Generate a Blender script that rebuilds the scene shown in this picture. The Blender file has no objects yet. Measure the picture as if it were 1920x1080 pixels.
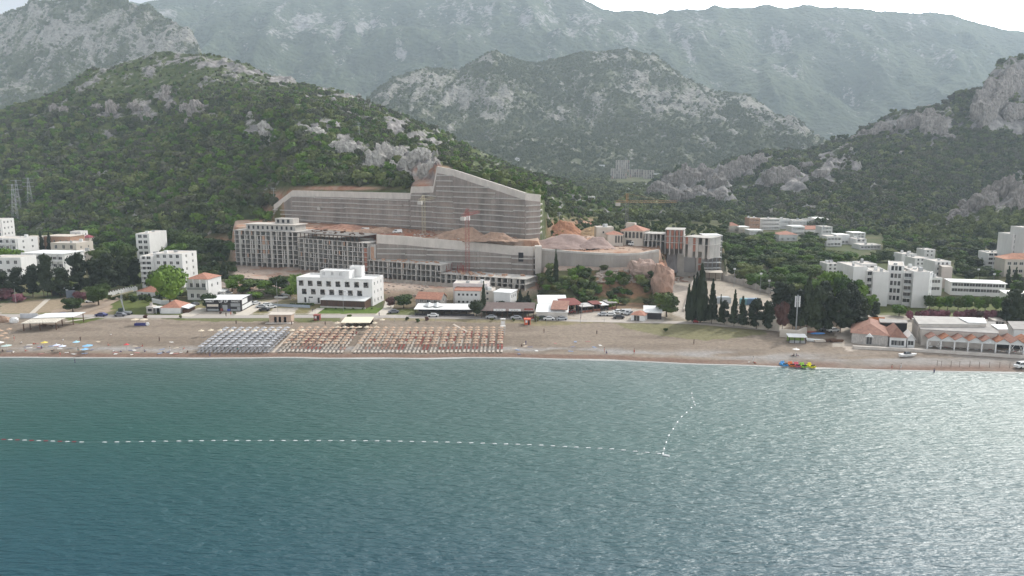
import bpy, math, random
import numpy as np
from mathutils import Vector, Matrix
R=math.radians
rng=random.Random(7)
nr=np.random.default_rng(11)
scn=bpy.context.scene
COL=scn.collection
# ------------------------------------------------------------------ camera maths (photo pixels 1920x1080)
CAMH=60.0; FPX=1420.0; TILT=math.atan(232/1420.0)
CT,ST=math.cos(TILT),math.sin(TILT)
def ratio(py):
    y=-(np.asarray(py,float)-540)/FPX
    return (y*CT-ST)/(CT+y*ST)
def zat(py,Y): return CAMH+ratio(py)*Y
def xat(px,py,Y):
    y=-(py-540)/FPX
    return (px-960)/FPX*Y/(CT+y*ST)
def W(px,py,Y): return Vector((float(xat(px,py,Y)),float(Y),float(zat(py,Y))))
def G(px,py,z=0.0):
    Y=(z-CAMH)/float(ratio(py)); return W(px,py,Y)
def proj(x,y,z):
    x=np.asarray(x,float);y=np.asarray(y,float);z=np.asarray(z,float)
    d=y*CT-(z-CAMH)*ST
    v=y*ST+(z-CAMH)*CT
    return 960+FPX*x/d, 540-FPX*v/d
# ------------------------------------------------------------------ noise
def _h(ix,iy,s):
    ix=ix.astype(np.int64);iy=iy.astype(np.int64)
    n=(ix*374761393+iy*668265263+s*974634777)&0xffffffff
    n=((n^(n>>13))*1274126177)&0xffffffff
    n=n^(n>>16)
    return (n&0xffff)/65535.0
def vn(x,y,s=0):
    x=np.asarray(x,float);y=np.asarray(y,float)
    x0=np.floor(x);y0=np.floor(y);fx=x-x0;fy=y-y0
    fx=fx*fx*(3-2*fx);fy=fy*fy*(3-2*fy)
    return (_h(x0,y0,s)*(1-fx)+_h(x0+1,y0,s)*fx)*(1-fy)+(_h(x0,y0+1,s)*(1-fx)+_h(x0+1,y0+1,s)*fx)*fy
def fbm(x,y,o=4,s=0,g=.5):
    t=0;a=1;w=0
    for k in range(o):
        t=t+a*vn(x*2**k+k*17.3,y*2**k-k*9.1,s+k);w+=a;a*=g
    return t/w
def ridged(x,y,o=4,s=0):
    t=0;a=1;w=0
    for k in range(o):
        t=t+a*(1-abs(2*vn(x*2**k+k*7.7,y*2**k+k*3.1,s+k)-1));w+=a;a*=.5
    return t/w
def sst(a,b,x):
    t=np.clip((np.asarray(x,float)-a)/(b-a),0,1);return t*t*(3-2*t)
# ------------------------------------------------------------------ base ground
_sh=[(-800,668),(0,671),(500,671),(960,672),(1150,676),(1300,682),(1450,687),(1600,692),(1920,699),(2700,712)]
_sx=[];_sy=[]
for a,b in _sh:
    p=G(a,b,0);_sx.append(p.x);_sy.append(p.y)
def shoreY(x):
    return np.interp(x,_sx,_sy)+1.2*(vn(np.asarray(x)/14.,np.asarray(x)*0,5)-.5)
WPX=[515,545,770,985,1013]
def wallY(px): return np.interp(px,[500,545,770,985,1013,1030],[478,470,418,366,372,400])
def step1(px): return np.interp(px,[380,442,560,700,708,1008,1014,1100,1200,1236,1240,1360],[440,424,410,392,366,349,344,344,346,350,380,382])
def H0(x,y):
    x=np.asarray(x,float);y=np.asarray(y,float)
    d=y-shoreY(x)
    z=np.interp(d,[-200,-30,0,4,9,22,47,60,120,220,450,1060,1800,6000],[-15,-3,0,.55,.8,1.5,2.6,2.9,3.6,5,7,24,60,90])
    px=960+FPX*x/(y*CT+52*ST)
    # construction platforms
    s1=step1(px)
    zp=np.interp(px,[380,442,700,1008,1016,1235,1300],[12,25,25,24.5,20,19.5,19])
    w=sst(425,445,px)*(1-sst(1352,1366,px))*(1-sst(560,620,y))
    stepm=np.clip((y-s1)/1.6,0,1)
    # slope in front of curved wall
    sl=sst(1012,1022,px)*(1-sst(1240,1262,px))
    front=sst(306,342,y)*11.0*sl+sst(1240,1262,px)*0
    mid=np.where(sl>0,front,0)
    zz=z+(zp-z)*stepm*w
    zz=np.maximum(zz,z+mid*(1-stepm*w))
    pad=sst(318,330,y)*(1-stepm)*w*(1-sl)*(px<1010)
    zz=zz+(6.0-zz)*pad
    return zz
def interp_tab(tab,px):
    a=np.array(tab,float);return np.interp(px,a[:,0],a[:,1]),np.interp(px,a[:,0],a[:,2])
class Hill:
    def __init__(s,curves,back=.55,px0=-500,px1=2500,step=3.,rows=(60,120,30),noise=None,conv=1.0,bk=300):
        s.curves=curves;s.back=back
        px=np.arange(px0,px1+.1,step);s.px=px
        Ys=[];Zs=[]
        for c in curves:
            py,Y=interp_tab(c,px);Ys.append(Y);Zs.append(zat(py,Y))
        cols=[];
        YY=[];ZZ=[];n=len(curves)
        wr=sst(506,516,px)*(1-sst(1018,1026,px))*(1. if (px[0]<0 and px[-1]<1420) else 0.)
        YY.append(Ys[0]-12*(1-wr)-.3*wr);ZZ.append(Zs[0]-9-16*wr)
        for k in range(n-1):
            m=rows[k]
            for j in range(m):
                t=j/m
                tt=t
                y=Ys[k]+(Ys[k+1]-Ys[k])*t
                z=Zs[k]+(Zs[k+1]-Zs[k])*(tt+ (0.0))
                YY.append(y);ZZ.append(z)
        for j in range(rows[-1]):
            t=j/(rows[-1]-1)
            YY.append(Ys[-1]+bk*t);ZZ.append(Zs[-1]-s.back*bk*t**1.35)
        s.Y=np.array(YY);s.Z=np.array(ZZ)
        # smooth along rows
        Z=s.Z.copy()
        for _ in range(3):
            Z[3:-2]=(Z[2:-3]+2*Z[3:-2]+Z[4:-1])/4
        s.Z=Z
        s.PX=np.broadcast_to(px,s.Y.shape)
        s.X=(s.PX-960)/FPX*(s.Y*CT-(s.Z-CAMH)*ST)
        if noise is not None:
            s.Z=s.Z+noise(s.X,s.Y,s.PX,s)
    def mesh(s,name,mat,attrs):
        r,c=s.Y.shape
        co=np.stack([s.X,s.Y,s.Z],-1).reshape(-1,3)
        o=gridmesh(name,co,r,c,mat,{k:v(s.X,s.Y,s.Z,s.PX,proj(s.X,s.Y,s.Z)[1],s).reshape(-1) for k,v in attrs.items()})
        return o
def gridmesh(name,co,r,c,mat,attrs={},colattr=None):
    i=np.arange((r-1)*(c-1));a=(i//(c-1))*c+i%(c-1)
    f=np.stack([a,a+1,a+c+1,a+c],-1).astype(np.int32)
    me=bpy.data.meshes.new(name)
    me.vertices.add(len(co));me.vertices.foreach_set('co',co.astype(np.float32).ravel())
    me.loops.add(f.size);me.loops.foreach_set('vertex_index',f.ravel())
    me.polygons.add(len(f));me.polygons.foreach_set('loop_start',np.arange(0,f.size,4,dtype=np.int32))
    me.update(calc_edges=True)
    me.polygons.foreach_set('use_smooth',np.ones(len(f),bool))
    for k,v in attrs.items():
        at=me.attributes.new(k,'FLOAT','POINT');at.data.foreach_set('value',v.astype(np.float32))
    if colattr is not None:
        at=me.attributes.new('tint','FLOAT_COLOR','POINT');at.data.foreach_set('color',colattr.astype(np.float32).ravel())
    me.materials.append(mat)
    o=bpy.data.objects.new(name,me);COL.objects.link(o);return o
# ------------------------------------------------------------------ materials
def newmat(name):
    m=bpy.data.materials.new(name);m.use_nodes=True
    nt=m.node_tree;b=nt.nodes['Principled BSDF'];return m,nt,b
def N(nt,t,**k):
    n=nt.nodes.new(t)
    for a,v in k.items():
        if a.startswith('i_'): n.inputs[a[2:]].default_value=v
        else: setattr(n,a,v)
    return n
_mc={}
def mat(name,col,rough=.8,var=.18,scale=.6,metal=0,bump=0,spec=.3):
    if name in _mc: return _mc[name]
    m,nt,b=newmat(name)
    tc=N(nt,'ShaderNodeTexCoord')
    no=N(nt,'ShaderNodeTexNoise');no.inputs['Scale'].default_value=scale;no.inputs['Detail'].default_value=6;no.inputs['Roughness'].default_value=.65
    mp=N(nt,'ShaderNodeMapping');mp.inputs['Scale'].default_value=(1,1,.45)
    nt.links.new(tc.outputs['Object'],mp.inputs['Vector']);nt.links.new(mp.outputs[0],no.inputs['Vector'])
    mx=N(nt,'ShaderNodeMix');mx.data_type='RGBA'
    mx.inputs[6].default_value=(*[c*(1-var) for c in col],1);mx.inputs[7].default_value=(*[min(1,c*(1+var)) for c in col],1)
    rp=N(nt,'ShaderNodeMapRange');rp.inputs[1].default_value=.3;rp.inputs[2].default_value=.7
    nt.links.new(no.outputs[0],rp.inputs[0]);nt.links.new(rp.outputs[0],mx.inputs[0]);nt.links.new(mx.outputs[2],b.inputs['Base Color'])
    b.inputs['Roughness'].default_value=rough;b.inputs['Metallic'].default_value=metal;b.inputs['Specular IOR Level'].default_value=spec
    if bump:
        bp=N(nt,'ShaderNodeBump');bp.inputs['Distance'].default_value=bump;nt.links.new(no.outputs[0],bp.inputs['Height']);nt.links.new(bp.outputs[0],b.inputs['Normal'])
    _mc[name]=m;return m
def rocky(name,veg1,veg2,rock1,rock2,vs,rs,bump,earth=None):
    """vegetation / limestone mix driven by the 'rock' attribute"""
    m,nt,b=newmat(name);L=nt.links.new
    tc=N(nt,'ShaderNodeTexCoord')
    def noise(sc,det=6,ro=.6,vec=None):
        n=N(nt,'ShaderNodeTexNoise');n.inputs['Scale'].default_value=sc;n.inputs['Detail'].default_value=det;n.inputs['Roughness'].default_value=ro
        L(vec or tc.outputs['Object'],n.inputs['Vector']);return n
    def mixc(f,a,c):
        x=N(nt,'ShaderNodeMix');x.data_type='RGBA'
        for i,v in ((6,a),(7,c)):
            if isinstance(v,tuple): x.inputs[i].default_value=(*v,1)
            else: L(v,x.inputs[i])
        L(f,x.inputs[0]);return x.outputs[2]
    def mr(v,a,b_,c=0,d=1):
        x=N(nt,'ShaderNodeMapRange');x.inputs[1].default_value=a;x.inputs[2].default_value=b_;x.inputs[3].default_value=c;x.inputs[4].default_value=d;L(v,x.inputs[0]);return x.outputs[0]
    nv=noise(vs);nr_=noise(rs,8,.7);nb=noise(vs*.12,4)
    veg=mixc(mr(nv.outputs[0],.35,.65),veg1,veg2)
    veg=mixc(mr(nb.outputs[0],.4,.65,0,.6),veg,tuple(c*.55 for c in veg1))
    rock=mixc(mr(nr_.outputs[0],.38,.62),rock1,rock2)
    at=N(nt,'ShaderNodeAttribute');at.attribute_name='rock'
    ad=N(nt,'ShaderNodeMath');ad.operation='ADD'
    n3=noise(rs*1.3,8,.75)
    L(at.outputs['Fac'],ad.inputs[0]);L(mr(n3.outputs[0],.3,.7,-.45,.45),ad.inputs[1])
    f=mr(ad.outputs[0],.42,.58)
    c=mixc(f,veg,rock)
    if earth:
        at2=N(nt,'ShaderNodeAttribute');at2.attribute_name='earth'
        ne=noise(rs*2,6,.7)
        e=mixc(mr(ne.outputs[0],.35,.65),earth[0],earth[1])
        c=mixc(at2.outputs['Fac'],c,e)
    L(c,b.inputs['Base Color']);b.inputs['Roughness'].default_value=.95;b.inputs['Specular IOR Level'].default_value=.15
    vo=N(nt,'ShaderNodeTexVoronoi');vo.inputs['Scale'].default_value=vs*1.6;L(tc.outputs['Object'],vo.inputs['Vector'])
    sm=N(nt,'ShaderNodeMath');sm.operation='SUBTRACT';L(nr_.outputs[0],sm.inputs[0])
    m2=N(nt,'ShaderNodeMath');m2.operation='MULTIPLY';m2.inputs[1].default_value=.6;L(vo.outputs[0],m2.inputs[0]);L(m2.outputs[0],sm.inputs[1])
    bp=N(nt,'ShaderNodeBump');bp.inputs['Distance'].default_value=bump;bp.inputs['Strength'].default_value=1
    L(sm.outputs[0],bp.inputs['Height']);L(bp.outputs[0],b.inputs['Normal'])
    return m
def leafmat(name,cols,big=.08,sc=1.0):
    m,nt,b=newmat(name);L=nt.links.new
    oi=N(nt,'ShaderNodeObjectInfo');tc=N(nt,'ShaderNodeTexCoord')
    ge=N(nt,'ShaderNodeNewGeometry')
    no=N(nt,'ShaderNodeTexNoise');no.inputs['Scale'].default_value=big;no.inputs['Detail'].default_value=3;L(ge.outputs['Position'],no.inputs['Vector'])
    n2=N(nt,'ShaderNodeTexNoise');n2.inputs['Scale'].default_value=sc;n2.inputs['Detail'].default_value=4;L(tc.outputs['Object'],n2.inputs['Vector'])
    a=N(nt,'ShaderNodeMath');a.operation='MULTIPLY_ADD';a.inputs[1].default_value=.55;L(oi.outputs['Random'],a.inputs[0])
    mr=N(nt,'ShaderNodeMapRange');mr.inputs[1].default_value=.3;mr.inputs[2].default_value=.7;mr.inputs[3].default_value=-.1;mr.inputs[4].default_value=.35;L(no.outputs[0],mr.inputs[0]);L(mr.outputs[0],a.inputs[2])
    a2=N(nt,'ShaderNodeMath');a2.operation='MULTIPLY_ADD';a2.inputs[1].default_value=.35;L(n2.outputs[0],a2.inputs[0]);L(a.outputs[0],a2.inputs[2])
    cr=N(nt,'ShaderNodeValToRGB');e=cr.color_ramp.elements
    while len(e)<len(cols): e.new(.5)
    for i,c in enumerate(cols): e[i].position=.12+.83*i/(len(cols)-1);e[i].color=(*c,1)
    L(a2.outputs[0],cr.inputs[0]);L(cr.outputs[0],b.inputs['Base Color'])
    b.inputs['Roughness'].default_value=.7;b.inputs['Specular IOR Level'].default_value=.2
    return m
# ------------------------------------------------------------------ mesh builder
class MB:
    def __init__(s): s.v=[];s.f=[];s.mi=[]
    def add(s,vs,fs,mi=0):
        k=len(s.v);s.v+=[tuple(v) for v in vs];s.f+=[tuple(i+k for i in f) for f in fs];s.mi+=[mi]*len(fs);return s
    def box(s,x0,x1,y0,y1,z0,z1,mi=0):
        return s.add([(x0,y0,z0),(x1,y0,z0),(x1,y1,z0),(x0,y1,z0),(x0,y0,z1),(x1,y0,z1),(x1,y1,z1),(x0,y1,z1)],
            [(0,3,2,1),(4,5,6,7),(0,1,5,4),(1,2,6,5),(2,3,7,6),(3,0,4,7)],mi)
    def quad(s,a,b,c,d,mi=0): return s.add([a,b,c,d],[(0,1,2,3)],mi)
    def poly(s,pts,y0,y1,mi=0):   # xz polygon extruded along y
        n=len(pts);v=[(x,y0,z) for x,z in pts]+[(x,y1,z) for x,z in pts]
        return s.add(v,[tuple(range(n)),tuple(range(2*n-1,n-1,-1))]+[(i,i+n,(i+1)%n+n,(i+1)%n) for i in range(n)],mi)
    def polyz(s,pts,z0,z1,mi=0):  # xy polygon extruded along z
        n=len(pts);v=[(x,y,z0) for x,y in pts]+[(x,y,z1) for x,y in pts]
        return s.add(v,[tuple(range(n-1,-1,-1)),tuple(range(n,2*n))]+[(i,(i+1)%n,(i+1)%n+n,i+n) for i in range(n)],mi)
    def tube(s,p0,p1,r0,r1=None,n=6,mi=0,cap=True):
        r1=r0 if r1 is None else r1
        p0=Vector(p0);p1=Vector(p1);d=(p1-p0)
        if d.length<1e-6: return s
        d.normalize();u=d.orthogonal().normalized();w=d.cross(u)
        v=[p0+(u*math.cos(2*math.pi*i/n)+w*math.sin(2*math.pi*i/n))*r0 for i in range(n)]+[p1+(u*math.cos(2*math.pi*i/n)+w*math.sin(2*math.pi*i/n))*r1 for i in range(n)]
        f=[(i,(i+1)%n,(i+1)%n+n,i+n) for i in range(n)]
        if cap: f+=[tuple(range(n-1,-1,-1)),tuple(range(n,2*n))]
        return s.add(v,f,mi)
    def beam(s,p0,p1,w,h=None,mi=0): return s.tube(p0,p1,w*.7,w*.7,4,mi)
    def cone(s,c,r,h,n=10,mi=0,sag=0):
        v=[(c[0]+r*math.cos(2*math.pi*i/n),c[1]+r*math.sin(2*math.pi*i/n),c[2]) for i in range(n)]+[(c[0],c[1],c[2]+h)]
        v+=[(c[0],c[1],c[2]-.05)]
        return s.add(v,[(i,(i+1)%n,n) for i in range(n)]+[((i+1)%n,i,n+1) for i in range(n)],mi)
    def blob(s,c,r,mi=0,seg=6,ring=4,jit=0):
        v=[];f=[]
        for j in range(ring+1):
            th=math.pi*j/ring
            for i in range(seg):
                ph=2*math.pi*i/seg;k=1+jit*(rng.random()-.5)
                v.append((c[0]+r[0]*k*math.sin(th)*math.cos(ph),c[1]+r[1]*k*math.sin(th)*math.sin(ph),c[2]+r[2]*k*math.cos(th)))
        for j in range(ring):
            for i in range(seg): f.append((j*seg+i,(j+1)*seg+i,(j+1)*seg+(i+1)%seg,j*seg+(i+1)%seg))
        return s.add(v,f,mi)
    def mesh(s,name,mats,smooth=False):
        me=bpy.data.meshes.new(name);me.from_pydata(s.v,[],s.f)
        if not isinstance(mats,(list,tuple)): mats=[mats]
        for m in mats: me.materials.append(m)
        if len(mats)>1: me.polygons.foreach_set('material_index',s.mi)
        if smooth: me.polygons.foreach_set('use_smooth',[True]*len(s.f))
        me.update();return me
    def build(s,name,mats,parent=None,smooth=False):
        o=bpy.data.objects.new(name,s.mesh(name,mats,smooth));COL.objects.link(o)
        if parent: o.parent=parent
        return o
def inst(name,me,parent=None,loc=(0,0,0),rz=0,sc=None):
    o=bpy.data.objects.new(name,me);COL.objects.link(o);o.location=loc;o.rotation_euler=(0,0,rz)
    if sc: o.scale=sc
    if parent: o.parent=parent
    return o
def tag(o,label=None,cat=None,group=None,kind=None):
    if label: o['label']=label
    if cat: o['category']=cat
    if group: o['group']=group
    if kind: o['kind']=kind
    return o
def empty(name,loc,rz=0,label=None,cat=None,group=None,sc=None):
    o=bpy.data.objects.new(name,None);COL.objects.link(o);o.location=loc;o.rotation_euler=(0,0,rz);o.empty_display_size=.5
    if sc: o.scale=sc
    return tag(o,label,cat,group)
def copytree(o,loc=None,rz=None,label=None,group=None,sc=None,parent=None):
    c=o.copy();COL.objects.link(c)
    if parent is not None: c.parent=parent
    if loc is not None: c.location=loc
    if rz is not None: c.rotation_euler=(0,0,rz)
    if sc is not None: c.scale=sc
    if label: c['label']=label
    if group: c['group']=group
    for ch in o.children: copytree(ch,parent=c)
    return c
ORD=['','first','second','third','fourth','fifth','sixth','seventh','eighth','ninth','tenth','eleventh','twelfth','thirteenth','fourteenth','fifteenth','sixteenth','seventeenth','eighteenth','nineteenth','twentieth','twenty-first','twenty-second','twenty-third','twenty-fourth','twenty-fifth','twenty-sixth','twenty-seventh','twenty-eighth','twenty-ninth','thirtieth']
def onum(n):
    if n<=30: return ORD[n]
    t=['','','twenty','thirty','forty','fifty','sixty','seventy','eighty','ninety'][n//10]
    return t.replace('ty','tieth') if n%10==0 else t+'-'+ORD[n%10]
# ------------------------------------------------------------------ camera, world, sun, haze
cam=bpy.data.cameras.new('camera');co=bpy.data.objects.new('camera',cam);COL.objects.link(co)
co.location=(0,0,CAMH);co.rotation_euler=(math.pi/2-TILT,0,0)
cam.sensor_width=36;cam.lens=36*FPX/1920;cam.clip_end=30000;cam.clip_start=1
scn.camera=co
SAZ,SEL=R(44),R(38)
SUN=Vector((math.sin(SAZ)*math.cos(SEL),math.cos(SAZ)*math.cos(SEL),math.sin(SEL)))
w=bpy.data.worlds.new('World');scn.world=w;w.use_nodes=True
nt=w.node_tree;L=nt.links.new;bg=nt.nodes['Background']
sky=N(nt,'ShaderNodeTexSky');sky.sky_type='NISHITA';sky.sun_disc=False;sky.sun_elevation=SEL;sky.sun_rotation=SAZ;sky.air_density=1.2;sky.dust_density=3
tc=N(nt,'ShaderNodeTexCoord')
nm=N(nt,'ShaderNodeVectorMath');nm.operation='NORMALIZE';L(tc.outputs['Generated'],nm.inputs[0])
dt=N(nt,'ShaderNodeVectorMath');dt.operation='DOT_PRODUCT';L(nm.outputs[0],dt.inputs[0]);dt.inputs[1].default_value=SUN
mp=N(nt,'ShaderNodeMapping');mp.inputs['Scale'].default_value=(1,1,2.6);L(nm.outputs[0],mp.inputs[0])
no=N(nt,'ShaderNodeTexNoise');no.inputs['Scale'].default_value=2.2;no.inputs['Detail'].default_value=6;L(mp.outputs[0],no.inputs['Vector'])
def mrw(v,a,b,c,d):
    x=N(nt,'ShaderNodeMapRange');x.inputs[1].default_value=a;x.inputs[2].default_value=b;x.inputs[3].default_value=c;x.inputs[4].default_value=d;L(v,x.inputs[0]);return x.outputs[0]
glow0=mrw(dt.outputs['Value'],.58,.95,1.9,33.)
sy=N(nt,'ShaderNodeSeparateXYZ');L(nm.outputs[0],sy.inputs[0])
bk=mrw(sy.outputs['Y'],.15,-.6,0,5.0)   # added fill: unseen sky behind the camera brightened for the shaded facades
ga=N(nt,'ShaderNodeMath');ga.operation='ADD';L(glow0,ga.inputs[0]);L(bk,ga.inputs[1]);glow=ga.outputs[0]   # bright thin cloud round the sun, plus the added fill
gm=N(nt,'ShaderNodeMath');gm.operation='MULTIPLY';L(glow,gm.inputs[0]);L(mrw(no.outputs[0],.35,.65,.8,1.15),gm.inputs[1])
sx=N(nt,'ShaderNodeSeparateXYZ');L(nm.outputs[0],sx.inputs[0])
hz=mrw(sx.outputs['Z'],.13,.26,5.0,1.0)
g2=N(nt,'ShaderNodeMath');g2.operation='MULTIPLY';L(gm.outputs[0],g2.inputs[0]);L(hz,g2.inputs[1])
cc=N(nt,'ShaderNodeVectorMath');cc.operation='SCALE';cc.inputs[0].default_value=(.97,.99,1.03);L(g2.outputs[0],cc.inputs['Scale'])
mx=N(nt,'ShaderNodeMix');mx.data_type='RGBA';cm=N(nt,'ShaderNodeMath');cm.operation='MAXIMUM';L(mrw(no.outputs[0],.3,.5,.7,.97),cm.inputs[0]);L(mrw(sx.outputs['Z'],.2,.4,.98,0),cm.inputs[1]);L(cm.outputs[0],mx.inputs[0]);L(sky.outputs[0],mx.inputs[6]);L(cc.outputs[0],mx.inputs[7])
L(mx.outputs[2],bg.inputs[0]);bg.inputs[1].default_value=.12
sl=bpy.data.lights.new('sun','SUN');sl.energy=4.0;sl.angle=R(3);sl.color=(1,.96,.9)
so=bpy.data.objects.new('sun',sl);COL.objects.link(so);so.rotation_euler=(-SUN).to_track_quat('-Z','Y').to_euler()
scn.view_settings.view_transform='Standard';scn.view_settings.look='None';scn.view_settings.exposure=-.14;scn.view_settings.gamma=1
scn.cycles.max_bounces=4;scn.cycles.diffuse_bounces=2;scn.cycles.glossy_bounces=2;scn.cycles.transmission_bounces=2;scn.cycles.volume_bounces=0;scn.cycles.use_fast_gi=False
scn.cycles.volume_step_rate=4
def haze():
    m=MB().box(-5200,5200,-1500,5200,-19,HAZETOP)
    mt=bpy.data.materials.new('haze_air');mt.use_nodes=True;n=mt.node_tree
    for x in list(n.nodes):
        if x.type=='BSDF_PRINCIPLED': n.nodes.remove(x)
    v=n.nodes.new('ShaderNodeVolumePrincipled');v.inputs['Density'].default_value=HAZED;v.inputs['Color'].default_value=(.74,.88,1,1);v.inputs['Anisotropy'].default_value=.1
    n.links.new(v.outputs[0],n.nodes['Material Output'].inputs['Volume'])
    o=m.build('haze',mt);tag(o,'thin pale blue air haze over bay and mountains','haze',kind='stuff')
HAZETOP=905;HAZED=1.45e-4
haze()
# ------------------------------------------------------------------ hills
def gauss(px,py,c):
    o=0
    for (a,b,sa,sb,h) in c: o=np.maximum(o,h*np.exp(-((px-a)/sa)**2-((py-b)/sb)**2))
    return o
def nearfade(s): # 0 at foot rows -> 1
    r=s.Y.shape[0];t=np.arange(r)[:,None]/r
    return sst(.02,.22,t)*np.ones_like(s.Y)
def noiseA(X,Y,PX,s):
    f=nearfade(s);
    wl=1-sst(505,530,PX)*(1-sst(1020,1060,PX))*(Y<wallY(PX)+14)
    py=proj(X,Y,s.Z)[1]
    rk=rockA(X,Y,s.Z,PX,py,s)
    return wl*f*((fbm(X/60,Y/60,4,3)-.5)*14+(fbm(X/13,Y/13,3,8)-.5)*3+ sst(.4,.8,rk)*(ridged(X/16,Y/22,4,21)-.45)*13)
GA=[(70,215,50,14,.5),(120,208,30,14,.5),(210,210,25,12,.7),(255,205,25,14,.7),(310,185,30,26,.6),(370,210,20,20,.95),(345,200,14,18,.6),(280,215,20,16,.6),(490,245,22,22,.85),(505,255,12,16,.7),(560,235,35,12,.75),(600,240,30,16,.75),(640,265,30,24,.85),(655,285,26,18,.75),(700,300,24,22,.95),(745,295,35,22,1.0),(790,310,30,22,1.0),(770,330,30,18,.9),(715,325,14,18,.9),(800,330,24,20,1.0),(760,310,40,26,1.0),(600,255,50,14,.7),(520,200,60,8,.4),(200,250,12,8,.5),(640,310,10,6,.7),
    (390,120,26,8,.6),(450,130,25,8,.6),(530,150,22,10,.5),(620,185,60,12,.45),(670,210,50,8,.5),(745,235,22,13,.9),(780,255,30,10,.7),(710,195,30,7,.5),(850,265,60,5,.55),(470,135,20,5,.7),(1240,420,60,10,.75),(1320,435,40,8,.8),(1180,400,25,7,.6),(1010,345,40,4,.5),(1090,372,40,4,.5)]
def rockA(X,Y,Z,PX,py,s):
    n=fbm(X/16,Y/16,5,33,.65)
    top=.22*sst(215,130,py)+.10*sst(560,700,PX)*sst(310,240,py)
    return np.clip(gauss(PX,py,GA)*1.0+(n-.5)*1.9+.06+top,0,1)
def earthA(X,Y,Z,PX,py,s):
    n=fbm(X/9,Y/9,3,53)
    e=gauss(PX,py,[(400,468,52,20,1.5),(810,318,35,7,1.0),(790,345,20,12,.9),(640,353,75,3.5,1.3),(560,362,30,7,1.2),(520,372,20,12,1.2),(1050,430,35,14,1.4),(1100,425,60,12,1.2),(1180,425,60,6,.8),(500,400,14,14,.9)])
    return np.clip(e*1.1+(n-.5)*.5*(e>.15),0,1)
topw=[(500,400,482),(545,358,472),(770,361,420),(774,353,417),(811,352,409),(820,314,408),(850,318,401),(985,362,368),(1013,365,374)]
cA0=[(-500,436,640),(0,443,590),(130,455,530),(300,470,478),(440,480,440),(500,425,478)]+topw[1:]+[(1026,420,420),(1060,415,480),(1100,418,505),(1350,455,508),(1420,460,505)]
cA1=[(-500,400,720),(0,330,690),(200,265,740),(300,215,790),(400,190,740),(480,195,700),(560,205,640),(620,232,600),(680,262,560),(740,280,520),(790,298,470),(815,308,430),(850,316,415),(985,358,392),(1013,363,400),(1026,400,450),(1100,402,540),(1350,446,530),(1420,458,520)]
cA2=[(-500,380,950),(-250,310,930),(0,212,900),(60,190,900),(120,160,900),(165,133,900),(200,128,900),(240,118,900),(290,104,900),(340,100,900),(385,102,900),(420,110,900),(470,125,900),(520,145,890),(600,165,880),(680,185,860),(740,212,840),(800,240,820),(870,275,800),(940,300,770),(1000,325,740),(1060,345,700),(1120,368,670),(1180,390,640),(1240,405,620),(1290,420,600),(1340,437,580),(1380,450,570),(1420,459,560)]
hillA=Hill([cA0,cA1,cA2],px0=-500,px1=1416,step=3,rows=(110,110,24),noise=noiseA)
GB=[(1300,345,65,26,.85),(1250,365,45,18,.9),(1350,335,40,26,.65),(1400,320,30,26,.5),(1470,340,45,17,1.0),(1500,322,18,12,.7),(1540,335,20,10,.6),(1560,300,40,14,.6),(1560,320,20,8,.4),(1640,250,50,14,.6),(1700,235,60,18,.75),(1750,240,40,26,.95),(1745,265,14,14,.7),(1860,215,34,40,1.0),(1895,160,45,34,1.1),(1905,240,30,16,.8),(1690,285,10,7,.7),(1330,375,40,12,.6),(1430,300,60,7,.5),(1606,320,8,6,.8)]
def rockB(X,Y,Z,PX,py,s):
    n=fbm(X/20,Y/20,5,43,.65);return np.clip(gauss(PX,py,GB)*1.15+(n-.5)*1.9+.11,0,1)
def noiseB(X,Y,PX,s):
    f=nearfade(s);py=proj(X,Y,s.Z)[1];rk=rockB(X,Y,s.Z,PX,py,s)
    return f*((fbm(X/90,Y/90,4,13)-.5)*22+(fbm(X/17,Y/17,3,18)-.5)*4+sst(.35,.8,rk)*(ridged(X/24,Y/60,4,27)-.45)*26)
cB0=[(1150,390,860),(1180,388,900),(1340,415,720),(1560,440,600),(1700,446,600),(1800,405,760),(1920,375,850),(2500,340,900)]
cB1=[(1150,388,900),(1180,386,940),(1250,362,980),(1340,352,900),(1560,330,850),(1700,300,850),(1800,285,900),(1920,250,930),(2500,250,950)]
cB2=[(1150,387,990),(1195,380,1000),(1215,360,1010),(1240,340,1030),(1290,322,1050),(1330,305,1050),(1380,290,1050),(1420,285,1050),(1480,280,1050),(1540,278,1050),(1580,268,1050),(1610,250,1050),(1650,232,1050),(1700,210,1050),(1750,195,1050),(1800,180,1020),(1838,172,1010),(1850,150,1005),(1870,133,1000),(1900,127,1000),(1960,110,1000),(2100,60,1000),(2500,60,1000)]
hillB=Hill([cB0,cB1,cB2],px0=1156,px1=2500,step=3,rows=(90,90,24),noise=noiseB)
GC=[(1850,385,38,15,1.0),(1900,365,45,22,1.1),(1800,405,40,10,.8),(1760,425,35,7,.8),(1910,400,25,16,.6)]
def rockC(X,Y,Z,PX,py,s):
    n=fbm(X/12,Y/12,5,63,.65);return np.clip(gauss(PX,py,GC)+(n-.5)*1.5,0,1)
def noiseC(X,Y,PX,s):
    f=nearfade(s);py=proj(X,Y,s.Z)[1];rk=rockC(X,Y,s.Z,PX,py,s)
    return f*((fbm(X/40,Y/40,4,73)-.5)*8+sst(.35,.8,rk)*(ridged(X/14,Y/30,4,77)-.45)*11)
cC0=[(1670,452,550),(1690,450,545),(1800,460,520),(1920,470,495),(2300,480,490)]
cC1=[(1670,450,565),(1690,446,570),(1740,420,600),(1790,395,640),(1840,372,650),(1880,355,660),(1920,345,660),(2050,300,700),(2300,280,700)]
hillC=Hill([cC0,cC1],px0=1676,px1=2300,step=3,rows=(90,24),noise=noiseC,bk=90)
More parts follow.
